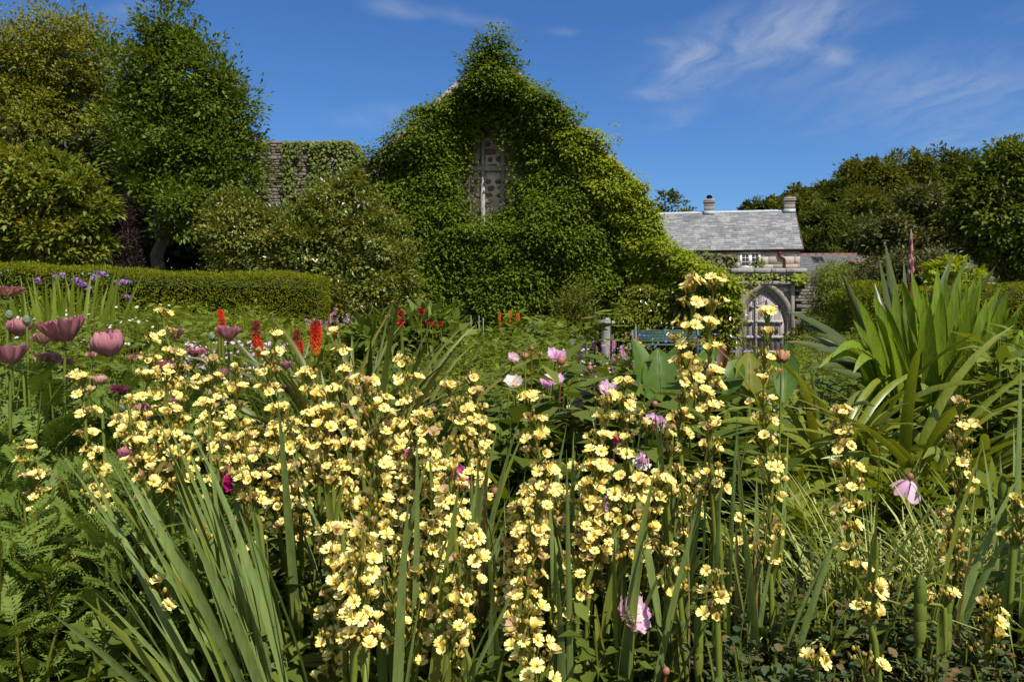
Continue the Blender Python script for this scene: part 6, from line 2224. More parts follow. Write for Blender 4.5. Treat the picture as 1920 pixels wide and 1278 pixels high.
def sword_clump():
    d0 = 3.05
    r = np.random.default_rng(81)
    b = np.array(ground_at(1770, d0))
    t = thing('crocosmia_clump', 'huge clump of upright bright green pleated sword leaves on the right', 'plant', b)
    tips = [(1606, 556, 0), (1638, 552, 1), (1677, 537, 1), (1690, 521, 0), (1708, 506, 0), (1743, 566, 0), (1758, 500, 1), (1767, 594, 0), (1802, 503, 1), (1841, 505, 0), (1836, 536, 0), (1807, 556, 0), (1878, 535, 1), (1891, 547, 0),
            (1655, 590, 0), (1720, 560, 1), (1780, 545, 1), (1820, 580, 0), (1860, 575, 1), (1905, 590, 0), (1630, 610, 1), (1700, 600, 0), (1745, 620, 0), (1790, 610, 0), (1850, 625, 0), (1880, 640, 1), (1925, 560, 1), (1940, 600, 0), (1665, 640, 0), (1615, 650, 1),
            (1660, 570, 1), (1730, 545, 0), (1765, 545, 0), (1795, 530, 1), (1815, 530, 0), (1850, 560, 0), (1870, 600, 0), (1915, 620, 1), (1640, 585, 0), (1600, 600, 1), (1672, 610, 1), (1760, 570, 1), (1835, 600, 1), (1895, 575, 1), (1725, 600, 1), (1585, 640, 0), (1935, 640, 0), (1810, 640, 1), (1735, 530, 1), (1830, 520, 1), (1895, 610, 1), (1772, 520, 1), (1716, 640, 0), (1685, 565, 1)]
    for i, (px, py, back) in enumerate(tips):
        d = d0 + (-.22 if not back else .18) + r.uniform(-.14, .14)
        tip = P(px, py, d) - b
        bx = 1760 + (px - 1760) * .5 + r.uniform(-16, 16)
        base = np.array(ground_at(bx, d0 + (d - d0) * .4)) - b
        m = MB()
        out = A((px - 1760) / 420, (d - d0) * .4, 0)
        pleated(m, base, tip, A(-out[0] * .3, 0, .1) + r.normal(size=3) * .03, r.uniform(.027, .04), 6, 13, A(r.normal() * .7, -1, .3), .5, .62, twist=r.normal() * .8)
        m.build('leaf', G['sword'], t)
    # a few that bend over to the side
    for (px, py, cx, cy, w) in ((1925, 690, 1850, 640, .035), (1905, 690, 1830, 690, .03), (1560, 670, 1650, 640, .026), (1535, 690, 1640, 655, .024), (1932, 655, 1880, 600, .03), (1600, 700, 1660, 650, .026), (1745, 790, 1720, 640, .03)):
        m = MB()
        d = d0 - .3
        tip = P(px, py, d) - b
        base = np.array(ground_at(1760 + (px - 1760) * .3, d0)) - b
        cc = P(cx, cy - 30, d0 - .15) - b
        pleated(m, base, tip, (cc - (base + tip) / 2) * 1.25, w, 6, 14, A(.1, -.8, .8), .5, .6)
        m.build('leaf', G['sword'], t)
    # the skirt of outer leaves arching away on all sides
    for i in range(24):
        an = r.uniform(2.6, 6.9)
        m = MB()
        dh = A(math.cos(an), math.sin(an), 0)
        base = dh * r.uniform(.02, .16)
        ln = r.uniform(.5, .85)
        tip = base + dh * ln * r.uniform(.55, .85) + A(0, 0, ln * r.uniform(.3, .85))
        pleated(m, base, tip, A(0, 0, r.uniform(.12, .24)) - dh * .08, r.uniform(.024, .036), 6, 13, dh * .6 + A(0, -.2, .8), .5, .62, twist=r.normal() * .6)
        m.build('leaf', G['sword'], t)
sword_clump()

def spear_clump():
    d0 = 4.3
    r = np.random.default_rng(91)
    b = np.array(ground_at(1705, d0))
    t = thing('phormium', 'stiff dark blue green spear leaved plant with a pink bud spike behind the sword leaves', 'plant', b)
    crown = P(1705, 640, d0) - b
    tips = [(1660, 456, .1), (1648, 480, 0), (1694, 484, .2), (1788, 474, .2), (1812, 486, .1), (1868, 497, -.1), (1906, 536, -.2), (1576, 506, .0), (1475, 584, -.5), (1492, 606, -.4), (1530, 655, -.5), (1560, 630, .2), (1600, 560, .3), (1640, 530, .3), (1760, 520, .3), (1840, 560, .3), (1880, 585, .2), (1500, 630, .2), (1520, 690, -.3), (1560, 690, -.4), (1470, 640, -.1), (1590, 700, -.5)]
    for px, py, dz in tips:
        tip = P(px, py, d0 + dz) - b
        m = MB()
        base = crown * A(1, 1, 1) + A((px - 1705) / F * d0 * .12, r.normal() * .03, -.28)
        horiz = abs(px - 1705) > 150 and py > 570
        pleated(m, base, tip, A(0, 0, .14 if horiz else .02) + r.normal(size=3) * .015, r.uniform(.022, .032), 1, 9, A(r.normal() * .4, -1, .5), -.35, .75, tipw=.02)
        m.build('leaf', G['phormium'], t)
    tr = MB()
    tube(tr, [(0, 0, -.05), crown * .5, crown - A(0, 0, .15)], [.07, .08, .06], 9)
    tr.build('trunk', M['bark'], t)
    st = MB()
    top = P(1708, 454, d0 - .05) - b
    bot = P(1707, 530, d0 - .05) - b
    tube(st, [crown, bot], [.014, .012], 7)
    ss = st.build('flower_stalk', G['redstem'], t)
    q = MB()
    n = 34
    for i in range(n):
        f_ = i / n
        c = bot + (top - bot) * (f_ ** .9)
        an = i * 2.4
        w = .016 * (1 - f_ * .8)
        u = A(math.cos(an), math.sin(an), 0)
        tube(q, [c + u * w * .3, c + u * w * .7 + A(0, 0, .03), c + u * w * .35 + A(0, 0, .075)], [.006, .010 * (1.1 - f_ * .6), .002], 6, 0 if r.random() < .6 else 1)
    q.build('buds', [FL['salmon'], FL['plumdark']], ss, True)
spear_clump()

def strap_leaves(name, label, px, d, n, length, wid, droop, lean, seed, az=None, mat='strap', spread=.12):
    r = np.random.default_rng(seed)
    b = ground_at(px, d)
    t = thing(name, label, 'plant', b)
    for i in range(n):
        an = r.uniform(0, 6.28) if az is None else r.uniform(*az)
        dh = A(math.cos(an), math.sin(an), 0)
        m = MB()
        blades(m, [dh * r.uniform(0, spread) + A(0, 0, -.02)], [dh], r.uniform(*length), r.uniform(*wid), r.uniform(*droop), r.uniform(*lean), 0, 11, .35, .5, seed * 100 + i, .5)
        m.build('leaf', G['drytip' if r.random() < .01 else mat], t)
    return t
strap_leaves('strap_leaf_clump', 'arching strap leaves with a striped pale blade below the phormium, left of the sword leaves', 1545, 2.55, 62, (.6, .85), (.010, .018), (.8, 2.0), (.05, .5), 801)
strap_leaves('strap_leaf_clump', 'arching glossy strap leaves directly in front of the big sword leaved clump', 1690, 2.3, 64, (.6, .85), (.011, .019), (.9, 2.2), (.05, .5), 802)
strap_leaves('strap_leaf_clump', 'lower arching strap leaves at the far right under the sword leaves', 1850, 2.15, 46, (.55, .8), (.012, .019), (.9, 2.1), (.1, .6), 803)
strap_leaves('strap_leaf_clump', 'strap leaves drooping beside the yellow canna leaf right of the tall twin spires', 1420, 2.5, 44, (.55, .75), (.012, .02), (1.0, 2.2), (.1, .6), 804)
strap_leaves('strap_leaf_clump', 'narrow strappy leaves springing up behind the left part of the pokers', 520, 3.05, 30, (.6, .9), (.007, .011), (.3, 1.5), (.05, .6), 805, mat='grasses')
strap_leaves('strap_leaf_clump', 'tall strappy leaves bending over right of the brightest poker', 668, 2.9, 34, (.7, .98), (.008, .013), (.2, 1.7), (.03, .5), 806, mat='grasses')
strap_leaves('strap_leaf_clump', 'long strappy leaves sprawling sideways in front of the small lance leaves', 745, 2.4, 30, (.6, .9), (.008, .013), (.7, 1.9), (.2, .8), 807, mat='grasses')

def broad(mb, p0, p1, wid, nor, bow=.0, n=12, k=9, cup=.25, mi=0, point=.9, ragged=0.0, seed=0):
    r = np.random.default_rng(seed)
    p0, p1, nor = (np.asarray(q, float) for q in (p0, p1, nor))
    t = np.linspace(0, 1, n)[:, None]
    nor = nor / np.linalg.norm(nor)
    ln = np.linalg.norm(p1 - p0)
    pts = p0 + (p1 - p0) * t + nor * (bow * ln * np.sin(t * math.pi))
    tang = nrm(np.gradient(pts, axis=0))
    side = nrm(np.cross(tang, nor)); nn = np.cross(side, tang)
    w = wid * np.sin(np.clip(t, .02, 1) ** point * math.pi) ** .8
    w[-1] = wid * .02
    u = np.linspace(-1, 1, k)
    rg = 1 + ragged * r.normal(size=(n, 2))
    uu = np.repeat(u[None], n, 0)
    uu[:, 0] *= rg[:, 0]; uu[:, -1] *= rg[:, 1]
    hh = cup * (np.abs(u) ** 1.3)[None] + .03 * np.sin(t * 26 + np.abs(u)[None] * 5)
    v = pts[:, None] + side[:, None] * (uu * w)[..., None] + nn[:, None] * (hh * w)[..., None]
    i = np.arange(n - 1)[:, None] * k + np.arange(k - 1)[None]
    f = np.stack([i, i + 1, i + k + 1, i + k], -1).reshape(-1, 4)
    mb.add(v.reshape(-1, 3), f, mi)
    m0 = mb.n
    tube(mb, pts[:-1] + nn[:-1] * wid * .02, np.linspace(wid * .05, wid * .012, n - 1), 5, 1)

def canna(name, label, px, d, leaves):
    b = np.array(ground_at(px, d))
    t = thing(name, label, 'plant', b)
    for (x0, y0, x1, y1, wpx, nor, bow, mat, rag) in leaves:
        m = MB()
        p0, p1 = P(x0, y0, d) - b, P(x1, y1, d + .06) - b
        broad(m, p0, p1, wpx / 2 * d / F, nor, bow, mat and 12, 9, .3, 0, .85, rag, int(x0 + y1))
        m.build('leaf', [G[mat], G['lime']], t, True)
        s = MB()
        tube(s, [A((p0[0]) * .2, 0, 0), p0 * A(.7, .7, .6), p0], [.012, .01, .007], 6)
        s.build('stalk', G['flowerstem'], t)
    return t
canna('canna_lily', 'group of big paddle leaves left of the tall twin yellow spires', 1235, 2.55,
      [(1240, 762, 1233, 652, 76, (.1, -1, .3), .05, 'canna', 0), (1252, 775, 1268, 648, 70, (-.3, -1, .3), -.05, 'canna', 0), (1205, 745, 1186, 632, 52, (.7, -1, .2), .1, 'canna', 0),
       (1262, 765, 1186, 708, 76, (.2, -.8, .7), .12, 'canna', .06), (1230, 735, 1208, 690, 40, (.4, -1, .3), .0, 'canna', 0), (1310, 740, 1342, 640, 50, (-.3, -1, .2), .1, 'canna', 0)])
canna('canna_lily', 'yellow green paddle leaf with a wine red neighbour in front of the door foot', 1395, 2.5,
      [(1405, 745, 1404, 658, 60, (.0, -1, .1), .02, 'cannalight', .05), (1352, 700, 1360, 648, 22, (-.5, -1, .2), .1, 'cannared', 0), (1362, 740, 1385, 672, 52, (-.5, -1, .3), .1, 'canna', 0), (1470, 755, 1478, 640, 46, (-.2, -1, .0), -.12, 'canna', 0),
       (1305, 715, 1330, 655, 40, (.2, -1, .3), .1, 'canna', 0)])
# ------------------------------------------------------------------ pale yellow flower spires of the foreground
def bloom_mesh(open_, seed, faded=False):
    """six notched petals round a deep yellow throat, on a golden tube"""
    r = np.random.default_rng(seed)
    mb = MB()
    for i in range(6):
        a = i * math.pi / 3 + r.normal() * .06
        lift = open_ + r.normal() * .12
        w = r.uniform(.92, 1.12)
        def pt(rad, off, h):
            # fold up by lift about the throat
            rr = .18 + (rad - .18) * math.cos(lift)
            zz = h + (rad - .18) * math.sin(lift)
            return (rr * math.cos(a) - off * math.sin(a), rr * math.sin(a) + off * math.cos(a), zz)
        cu = r.uniform(-.05, .06)
        vs = [pt(.14, -.07, -.22), pt(.14, .07, -.22), pt(.3, -.16, -.04), pt(.3, 0, -.07), pt(.3, .16, -.04),
              pt(.66, -.31 * w, .03), pt(.66, 0, -.01), pt(.66, .31 * w, .03), pt(.97, -.24 * w, .02 + cu), pt(.9, 0, .0 + cu), pt(.97, .24 * w, .02 + cu), pt(.86, -.33 * w, .03 + cu), pt(.86, .33 * w, .03 + cu)]
        mb.add(vs, [(0, 1, 4, 3), (0, 3, 2, 2)][:1], 1)
        b = mb.n - 13
        mb.f.append(np.array([(0, 3, 2)]) + b); mb.m.append(np.array([1]))
        mb.f.append(np.array([(2, 3, 6, 5), (3, 4, 7, 6), (5, 6, 9, 11), (6, 7, 12, 9)]) + b); mb.m.append(np.array([0, 0, 0, 0]))
        mb.f.append(np.array([(11, 9, 8), (12, 10, 9)]) + b); mb.m.append(np.array([0, 0]))
    lathe(mb, [(.0, .06), (.05, .02), (.06, -.2)], 5, mi=1)
    lathe(mb, [(.17, -.2), (.21, -.5), (.17, -.95), (.05, -1.25)], 6, mi=2)
    me = mb.mesh('flower', [FL['fade'] if faded else FL['petal'], FL['throat'] if not faded else FL['bud'], FL['calyx']], False)
    return me
BLOOMS = [bloom_mesh(o, i + 1) for i, o in enumerate((.08, .22, .35, .5, .15))]
FUNNEL = [bloom_mesh(1.0, 21), bloom_mesh(.85, 22)]
FADED = [bloom_mesh(1.25, 31, True), bloom_mesh(.7, 32, True)]

def whorl_mesh(seed):
    """bracts, stalks and golden buds gathered at one joint of the stem"""
    r = np.random.default_rng(seed)
    mb = MB()
    th = np.linspace(0, math.pi, 6)
    n = r.integers(9, 14)
    for i in range(n):
        a = r.uniform(0, 6.28)
        el = r.uniform(.55, 1.35)
        ln = r.uniform(.012, .026)
        u = A(math.cos(a) * math.cos(el), math.sin(a) * math.cos(el), math.sin(el))
        e = u * ln + A(0, 0, .004)
        tube(mb, [(0, 0, 0), e * .5 + A(0, 0, -.002), e], [.0011, .0009, .0009], 4, 1, cap=False)
        R_ = r.uniform(.0015, .0027)
        lathe(mb, [(R_ * math.sin(q), -R_ * 1.5 * math.cos(q)) for q in th], 6, e + u * R_, 0)
    for i in range(4):
        a = r.uniform(0, 6.28)
        u = A(math.cos(a) * .45, math.sin(a) * .45, .9)
        blades(mb, [(0, 0, -.004)], [u * A(1, 1, 0)], r.uniform(.016, .028), .0034, r.uniform(.0, .5), .35, 1 if r.random() < .6 else 2, 4, .5, .6, seed * 9 + i)
    return mb.mesh('buds_and_bracts', [FL['bud'], G['flowerstem'], FL['calyx']])
WHORLS = [whorl_mesh(i + 1) for i in range(6)]

def spire(path, d, label, seed, step=34, group=None, fl=(4, 7), wr=.022, thin=.0042, d_top=None, foot_px=None, dens=1.0, first=0):
    """path: pixels from the tip down through the flowering part and on down the stem"""
    r = np.random.default_rng(seed)
    path = np.array(path, float)
    foot = path[-1]
    dt = d_top if d_top is not None else d
    fx = foot_px if foot_px is not None else foot[0] + (foot[0] - path[-2][0]) * .35
    b = np.array(ground_at(fx, d))
    t = thing('yellow_flower_spire', label, 'flower spire', b, 0, group)
    nf_ = int(path.shape[0])
    # flowering part = all but the last point
    seg = np.linalg.norm(np.diff(path[:-1], axis=0), axis=1)
    tot = seg.sum()
    cum = np.concatenate(([0], np.cumsum(seg)))
    def at(s_):
        x = np.interp(s_, cum, path[:-1, 0]); y = np.interp(s_, cum, path[:-1, 1])
        return P(x, y, dt + (d - dt) * s_ / max(tot, 1) * .8) - b
    stem = [at(s_) for s_ in np.linspace(0, tot, 8)] if tot > 1 else [at(0)]
    low = P(foot[0], foot[1], d) - b
    if low[2] > .02:
        stem.append(low)
    stem.append(A(0, 0, -.02))
    stem = np.array(stem)[::-1]
    m = MB()
    q = np.linspace(thin * 1.25, thin * .55, len(stem))
    tube(m, stem, q, 6)
    # sheathing stem leaves below the flowers
    k = r.integers(1, 3)
    for i in range(k):
        f_ = r.uniform(.35, .9)
        p0 = stem[0] * (1 - f_) + at(tot) * f_ if tot > 1 else stem[0] * (1 - f_) + stem[-1] * f_
        a = r.uniform(0, 6.28)
        blades(m, [p0], [A(math.cos(a), math.sin(a), 0)], r.uniform(.07, .15), .0065, .15, .12, 0, 5, .5, .6, seed + i, .2)
    m.build('stem', G['flowerstem'], t, True)
    s_ = 0.0
    i = 0
    while s_ <= tot + .1:
        c = at(s_)
        near = .72 if s_ < step * .9 else 1.0
        wo = put('whorl', WHORLS[r.integers(0, 6)], t, tuple(c - A(0, 0, .004)), (0, 0, r.uniform(0, 6.28)), r.uniform(.95, 1.35) * (.85 if near < 1 else 1))
        n = r.integers(fl[0], fl[1] + 1) if near == 1.0 else r.integers(1, fl[1])
        n = max(1, int(round(n * dens)))
        a0 = r.uniform(0, 6.28)
        for j in range(n):
            a = a0 + j * 2.39996 + r.normal() * .25
            if n <= 3:
                a = -1.57 + r.normal() * 1.1 + j * 2.0
            rad = wr * r.uniform(.45, 1.2) * near
            u = A(math.cos(a), math.sin(a), 0)
            tl = r.uniform(.15, 1.0)
            up = nrm(u * math.sin(tl) + A(0, 0, math.cos(tl)) + A(0, -.22, 0))
            pos = c + u * rad + A(0, 0, .012 + r.uniform(0, .014) - .006 * rad / wr)
            z = r.random()
            me = BLOOMS[r.integers(0, 5)] if z < .7 else (FUNNEL[r.integers(0, 2)] if z < .88 else FADED[r.integers(0, 2)])
            sc = r.uniform(.0088, .0126)
            o = put('flower', me, wo)
            X, Y, Z = frames(np.cross(up, A(.3, 1, .2))[None], up[None])
            # columns X, Y, Z: Z is the flower axis
            Mx = np.stack([X[0], Y[0], Z[0]], 1)
            o.matrix_parent_inverse.identity()
            from mathutils import Matrix
            loc = pos - (c - A(0, 0, .004))
            ws = wo.scale[0]; rz = wo.rotation_euler[2]
            Ri = rotz(-rz)
            R3 = Matrix((Ri @ Mx).tolist()).to_4x4() @ Matrix.Rotation(r.uniform(0, 6.28), 4, 'Z')
            o.matrix_basis = Matrix.Translation(tuple((Ri @ loc) / ws)) @ R3 @ Matrix.Scale(sc / ws, 4)
        s_ += step * r.uniform(.8, 1.25)
        i += 1
    return t

SP = [
 ([(40, 850), (75, 925), (72, 970), (92, 1040), (118, 1088), (250, 1270)], 1.55, 'leftmost yellow spire, leaning left out of the drift', {}),
 ([(143, 1060), (142, 1082), (210, 1200)], 1.5, 'short pair of yellow flowers right under the leftmost spire', {'fl': (2, 3)}),
 ([(150, 718), (160, 770), (160, 815), (178, 860), (184, 930), (262, 1110)], 1.6, 'second yellow spire from the left, topped level with the dark tattered poppy', {}),
 ([(185, 905), (182, 945), (196, 970), (270, 1110)], 1.5, 'short yellow spire low beside the second one from the left', {}),
 ([(278, 648), (284, 690), (276, 722), (262, 790), (252, 850), (330, 1080)], 1.75, 'yellow spire whose flowers screen the dark plum poppy from the left', {}),
 ([(306, 594), (305, 610), (318, 650), (326, 665), (338, 690), (300, 760), (330, 900)], 1.85, 'tall thin yellow spire reaching up to the shaggy plum poppy', {}),
 ([(228, 800), (245, 830), (270, 880), (284, 935), (268, 1000), (274, 1078), (300, 1200)], 1.45, 'yellow spire down the middle of the left hand leaf fan', {}),
 ([(290, 1100), (302, 1140), (330, 1260)], 1.25, 'little group of yellow flowers against the left hand grey green leaf fan', {'fl': (2, 3)}),
 ([(348, 735), (335, 800), (330, 870), (325, 940), (360, 1110)], 1.55, 'full yellow spire just left of the deep magenta peony', {}),
 ([(380, 1020), (372, 1050), (400, 1200)], 1.35, 'single yellow flower cluster between the left hand leaf fans', {'fl': (1, 2)}),
 ([(400, 690), (405, 740), (392, 800), (396, 850), (430, 1050)], 1.7, 'yellow spire straight below the faded salmon poppy cup', {}),
 ([(445, 705), (440, 770), (455, 830), (450, 880), (445, 930), (480, 1100)], 1.5, 'thick yellow spire just right of the deep magenta peony', {}),
 ([(516, 636), (505, 690), (503, 735), (515, 775), (520, 830), (525, 900), (545, 960), (560, 1150)], 1.55, 'tallest yellow spire left of centre, its tip beside the spent poker', {}),
 ([(576, 716), (590, 745), (596, 800), (588, 850), (610, 920), (640, 960), (650, 1150)], 1.4, 'broad yellow spire right under the brightest poker', {}),
 ([(628, 634), (640, 675), (646, 700), (668, 740), (672, 790), (690, 1000)], 1.7, 'thin yellow spire with widely spaced flowers right of the brightest poker', {'fl': (2, 4)}),
 ([(684, 730), (700, 765), (712, 810), (716, 860), (706, 910), (700, 960), (690, 1040), (665, 1130), (660, 1280)], 1.15, 'thickest nearest yellow spire, densely packed left of the centre', {'fl': (4, 7), 'step': 32, 'wr': .027}),
 ([(756, 690), (766, 745), (764, 800), (768, 850), (775, 930), (780, 1120)], 1.5, 'yellow spire standing clear in front of the small lance leaves', {}),
 ([(800, 795), (806, 830), (800, 880), (832, 930), (845, 980), (860, 1040), (870, 1230)], 1.3, 'yellow spire above the shaggy magenta bloom', {}),
 ([(838, 850), (846, 905), (850, 960), (852, 1000), (870, 1200)], 1.2, 'short dense yellow spire left of the shaggy magenta bloom', {'wr': .026}),
 ([(842, 735), (860, 765), (866, 800), (876, 850), (884, 900), (905, 1100)], 1.5, 'yellow spire with a drooping bunch on top right of the drift', {}),
 ([(884, 722), (896, 770), (905, 830), (900, 880), (915, 1100)], 1.65, 'slim yellow spire forming the right end of the drift', {'fl': (2, 5)}),
 ([(993, 765), (1003, 800), (1000, 840), (1022, 880), (1012, 940), (1000, 1005), (990, 1085), (985, 1130), (990, 1280)], 1.25, 'full yellow spire in the centre with a dome of flowers on top', {'wr': .026}),
 ([(1045, 925), (1050, 960), (1030, 1030), (1010, 1200)], 1.4, 'short yellow spire leaning right of the centre spire', {'fl': (2, 4)}),
 ([(985, 1150), (975, 1190), (1000, 1240), (1005, 1275), (1010, 1400)], 1.05, 'nearest low yellow cluster at the bottom edge of the centre', {'wr': .028}),
 ([(1138, 765), (1124, 815), (1122, 860), (1128, 900), (1110, 960), (1105, 1030), (1100, 1200)], 1.35, 'yellow spire right of centre beside the small magenta petals', {}),
 ([(1170, 728), (1166, 780), (1170, 850), (1180, 905), (1195, 960), (1205, 1020), (1230, 1050), (1290, 1278)], 1.45, 'yellow spire topped just below the big canna leaves', {}),
 ([(1195, 785), (1215, 810), (1240, 820), (1262, 870), (1265, 920), (1260, 960), (1275, 1180)], 1.5, 'broad yellow spire in front of the lilac pink peony', {'fl': (4, 6)}),
 ([(1298, 548), (1300, 580), (1296, 612), (1280, 655), (1290, 700), (1312, 740), (1330, 790), (1330, 840), (1335, 890), (1345, 950), (1360, 1180)], 1.35, 'left hand of the two tallest yellow spires before the green bench', {'step': 36}),
 ([(1338, 542), (1334, 580), (1328, 620), (1332, 655), (1330, 690), (1325, 735), (1340, 1000)], 1.4, 'right hand of the two tallest yellow spires, nearest the doorway', {'step': 36}),
 ([(1275, 650), (1278, 690), (1284, 735), (1280, 775), (1275, 830), (1290, 1050)], 1.55, 'thin yellow spire close left of the two tallest ones', {'fl': (2, 4)}),
 ([(1440, 602), (1438, 640), (1432, 672), (1434, 715), (1430, 755), (1432, 800), (1440, 860), (1448, 925), (1442, 985), (1460, 1040), (1460, 1250)], 1.45, 'tall slim yellow spire standing right in front of the old door', {'step': 37, 'fl': (2, 5)}),
 ([(1385, 985), (1400, 1020), (1405, 1055), (1430, 1200)], 1.35, 'short yellow spire at the foot of the one before the door', {'fl': (2, 4)}),
 ([(1340, 1090), (1350, 1120), (1345, 1165), (1350, 1300)], 1.15, 'few large yellow flowers low right of the large pink peony', {'fl': (2, 3)}),
 ([(1580, 788), (1578, 830), (1590, 885), (1600, 920), (1586, 985), (1596, 1040), (1605, 1075), (1600, 1250)], 1.4, 'yellow spire standing alone in front of the strap leaves', {}),
 ([(1800, 770), (1806, 800), (1800, 845), (1804, 890), (1802, 940), (1780, 1010), (1792, 1060), (1785, 1100), (1775, 1270)], 1.35, 'yellow spire on the far right before the big sword leaved clump', {'fl': (2, 4)}),
 ([(1905, 955), (1912, 1000), (1900, 1030), (1890, 1200)], 1.3, 'yellow spire cut by the right edge of the picture', {'fl': (2, 4)}),
 ([(1640, 1120), (1630, 1165), (1640, 1200), (1650, 1300)], 1.1, 'close yellow bunch low on the right over the copper tipped leaves', {'fl': (3, 5)}),
 ([(1858, 1140), (1856, 1195), (1840, 1260), (1835, 1330)], 1.2, 'last short yellow spire at the lower right', {'fl': (1, 3)}),
 ([(1530, 1248), (1532, 1275), (1540, 1380)], 1.1, 'yellow bunch at the bottom edge right of the grey green leaves', {'fl': (3, 5)}),
 ([(1622, 1248), (1630, 1275), (1640, 1380)], 1.0, 'nearest yellow bunch at the bottom edge on the right', {'fl': (4, 6), 'wr': .027}),
 ([(1735, 1130), (1770, 1135), (1772, 1170), (1760, 1330)], 1.2, 'sparse yellow spire beside a thick green bud stalk on the lower right', {'fl': (1, 3)}),
 ([(1430, 1040), (1445, 1075), (1450, 1250)], 1.3, 'small yellow cluster at the inner foot of the spire before the door', {'fl': (1, 3)}),
 ([(870, 1210), (880, 1240), (885, 1380)], 1.15, 'lone yellow flowers at the bottom edge left of centre', {'fl': (1, 2)}),
 ([(740, 1060), (735, 1110), (742, 1160), (745, 1230), (750, 1380)], 1.2, 'loose yellow spire right of the thickest one near the bottom', {'fl': (2, 3)}),
 ([(620, 1210), (665, 1215), (690, 1190), (680, 1380)], 1.15, 'yellow flowers sprawling at the bottom edge under the thickest spire', {'fl': (2, 4)}),
 ([(1250, 1050), (1268, 1090), (1275, 1120), (1290, 1278)], 1.3, 'loose yellow cluster right of the large pink peony', {'fl': (2, 3)}),
]
for i, (path, d, lb, kw) in enumerate(SP):
    spire(path, d, lb, 900 + i, **kw)
# the crowd of the drift: spires that nothing tells apart
r_ = np.random.default_rng(77)
for (x0, x1, y0, y1, n, lb, gr) in ((215, 420, 700, 960, 6, 'yellow spire crowded into the left of the drift, short of the magenta peony', 'crowded spires in the left of the drift'),
                                    (430, 660, 740, 1000, 9, 'yellow spire crowded into the thick of the drift under the pokers', 'crowded spires in the thick of the drift'),
                                    (660, 900, 800, 1060, 6, 'yellow spire crowded into the right of the drift around the magenta blooms', 'crowded spires in the right of the drift'),
                                    (575, 900, 985, 1130, 4, 'yellow spire in the low front of the drift above the grey green leaves', 'low front spires of the drift'),
                                    (600, 960, 1110, 1200, 2, 'yellow spire at the bottom edge in front of the drift', 'bottom edge spires of the drift'),
                                    (960, 1320, 880, 1080, 14, 'small yellow spire between the centre spire and the two tallest ones', 'small spires right of the centre')):
    for k in range(n):
        near_ = y0 > 980
        x = x0 + (x1 - x0) * (k + r_.random()) / n
        y = r_.uniform(y0, y0 + (y1 - y0) * .45)
        L_ = r_.uniform(130, 260)
        lx = (600 - x) * .12 + r_.uniform(-25, 25)
        path = [(x, y)]
        for f_ in (.3, .6, 1.0):
            path.append((x + lx * f_ + r_.uniform(-10, 10), y + L_ * f_))
        path.append((x + lx * 1.9, y + L_ + 220))
        spire(path, r_.uniform(1.08, 1.25) if near_ else r_.uniform(1.3, 1.75), lb, 1000 + int(x) + k, step=36, group=gr)

# ------------------------------------------------------------------ grey green leaf fans of the spires
def fan(px, d, n, length, az, lean, label, seed, group=None, wid=(.0062, .0096), dry=.035):
    r = np.random.default_rng(seed)
    b = ground_at(px, d)
    t = thing('leaf_fan', label, 'leaf fan', b, 0, group)
    for i in range(n):
        a = az + r.normal() * .35
        f_ = (i + .5) / n
        dh = A(math.cos(a), math.sin(a), 0)
        m = MB()
        ln = r.uniform(*length) * (.75 + .4 * math.sin(f_ * math.pi))
        ba = dh * (.05 * f_) + A(r.normal() * .012, r.normal() * .02, -.02)
        blades(m, [ba], [dh], ln, r.uniform(*wid), r.uniform(.02, .3), lean[0] + (lean[1] - lean[0]) * f_ + r.normal() * .05, 0, 9, .22, .8, seed * 50 + i, .6)
        m.build('leaf', G['drytip' if r.random() < dry else ('flowerstem' if r.random() < .18 else 'iris')], t)
    return t
fan(520, 1.22, 15, (.44, .54), math.pi, (.15, .62), 'leaf fan spreading farthest to the left at the bottom', 1, wid=(.007, .0105), dry=0)
fan(545, 1.3, 15, (.46, .56), math.pi, (.08, .5), 'second leaf fan behind the one spreading farthest left', 2, wid=(.007, .010), dry=0)
fan(480, 1.38, 14, (.46, .56), math.pi - .3, (.0, .4), 'leaf fan standing upright behind the two leftmost fans', 3)
fan(600, 1.15, 13, (.44, .56), math.pi + .2, (-.05, .5), 'leaf fan under the yellow flowers left of the bottom centre', 4)
r_ = np.random.default_rng(4)
for k in range(9):
    fan(640 + k * 42 + r_.uniform(-14, 14), r_.uniform(1.15, 1.6), 11, (.38, .54), r_.uniform(0, 6.28), (-.1, .35), 'grey green leaf fan in the row under the middle of the yellow drift', 10 + k, 'leaf fans under the middle of the drift')
for k in range(9):
    fan(1050 + k * 52 + r_.uniform(-14, 14), r_.uniform(1.15, 1.65), 10, (.38, .54), r_.uniform(0, 6.28), (-.1, .3), 'grey green leaf fan in the row right of the bottom centre', 30 + k, 'leaf fans right of the bottom centre')
fan(430, 1.45, 13, (.44, .56), math.pi, (.0, .5), 'slender leaf fan at the far left behind the other left hand fans', 5, dry=0)
fan(570, 1.5, 13, (.46, .6), math.pi + .6, (-.1, .4), 'slender upright leaf fan among the stems of the drift', 6, dry=0)
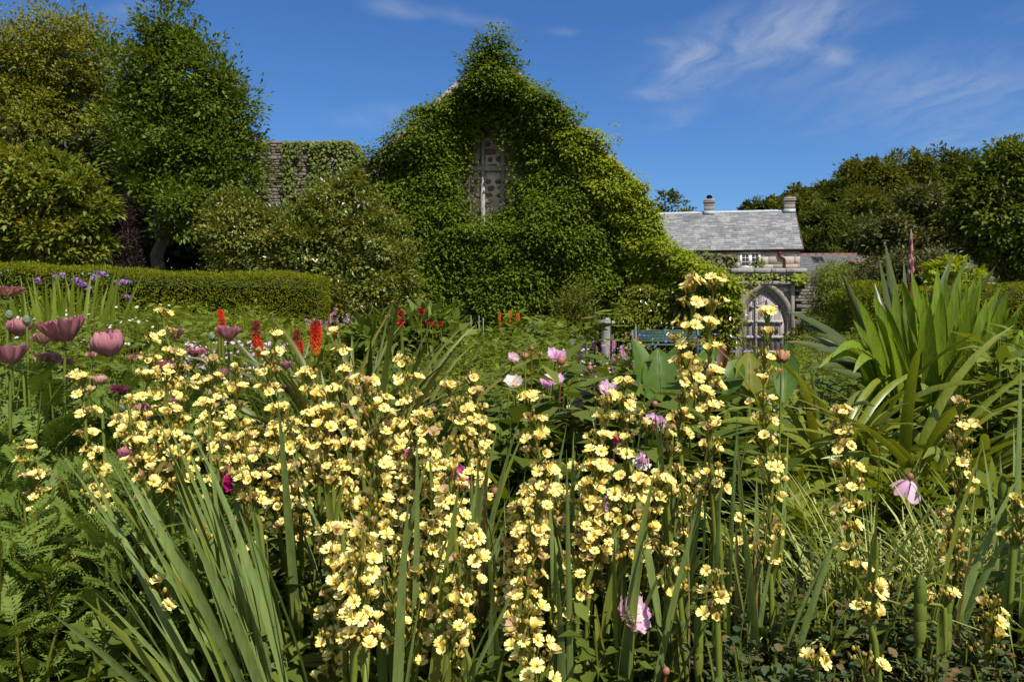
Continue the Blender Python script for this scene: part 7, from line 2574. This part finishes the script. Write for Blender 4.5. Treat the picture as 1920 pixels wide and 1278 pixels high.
fan(1660, 1.35, 7, (.42, .56), .2, (-.1, .3), 'leaf fan beneath the close yellow bunch on the lower right', 51)
fan(1800, 1.3, 6, (.4, .52), .2, (-.1, .3), 'leaf fan at the foot of the spire on the far right', 52)
fan(1905, 1.35, 7, (.5, .66), 1.2, (-.1, .3), 'leaf fan at the right edge of the picture', 53)

def bud_stalk(px, top, d, label, seed, w=.011):
    r = np.random.default_rng(seed)
    b = np.array(ground_at(px + r.uniform(-6, 6), d))
    t = thing('bud_stalk', label, 'flower bud', b)
    e = P(px, top, d) - b
    m = MB(); tube(m, [(0, 0, -.02), e * .5, e - A(0, 0, .05)], [w * .62, w * .55, w * .5], 7); m.build('stem', G['flowerstem'], t, True)
    q = MB()
    for k in range(3):
        z0 = -.085 + k * .028
        lathe(q, [(w * .5, z0), (w * .95, z0 + .02), (w * .9, z0 + .04), (w * .35, z0 + .058)], 9, e)
    q.build('bud', G['flowerstem'], t, True)
bud_stalk(1726, 1110, 1.2, 'thick green bud stalk left of the sparse spire on the lower right', 1, .010)
bud_stalk(1776, 1130, 1.22, 'pale green bud stalk beside the thick one on the lower right', 2, .008)
bud_stalk(1880, 920, 1.5, 'tall green bud stalk near the right edge', 3, .009)
bud_stalk(1640, 1030, 1.4, 'green bud stalk in front of the striped grass', 4, .008)
bud_stalk(1310, 1170, 1.2, 'plump green bud stalk right of the large pink peony', 5, .008)

def allium():
    d = 1.75
    b = np.array(ground_at(1835, d))
    t = thing('allium_seedhead', 'starry reddish allium seed head at the lower right', 'flower', b)
    c = P(1858, 1022, d) - b
    m = MB(); tube(m, [(0, 0, 0), c * .5, c], [.005, .004, .003], 6); m.build('stem', G['flowerstem'], t)
    r = np.random.default_rng(3)
    q = MB()
    n = 90
    u = nrm(r.normal(size=(n, 3)))
    stems(q, np.repeat(c[None], n, 0), c + u * .035 * r.uniform(.7, 1.1, (n, 1)), .0006)
    scatter(q, PETAL4, c + u * .034, u, A(0, 0, 1), .006, 1)
    q.build('seed_head', [FL['salmon'], FL['fade']], t)
allium()
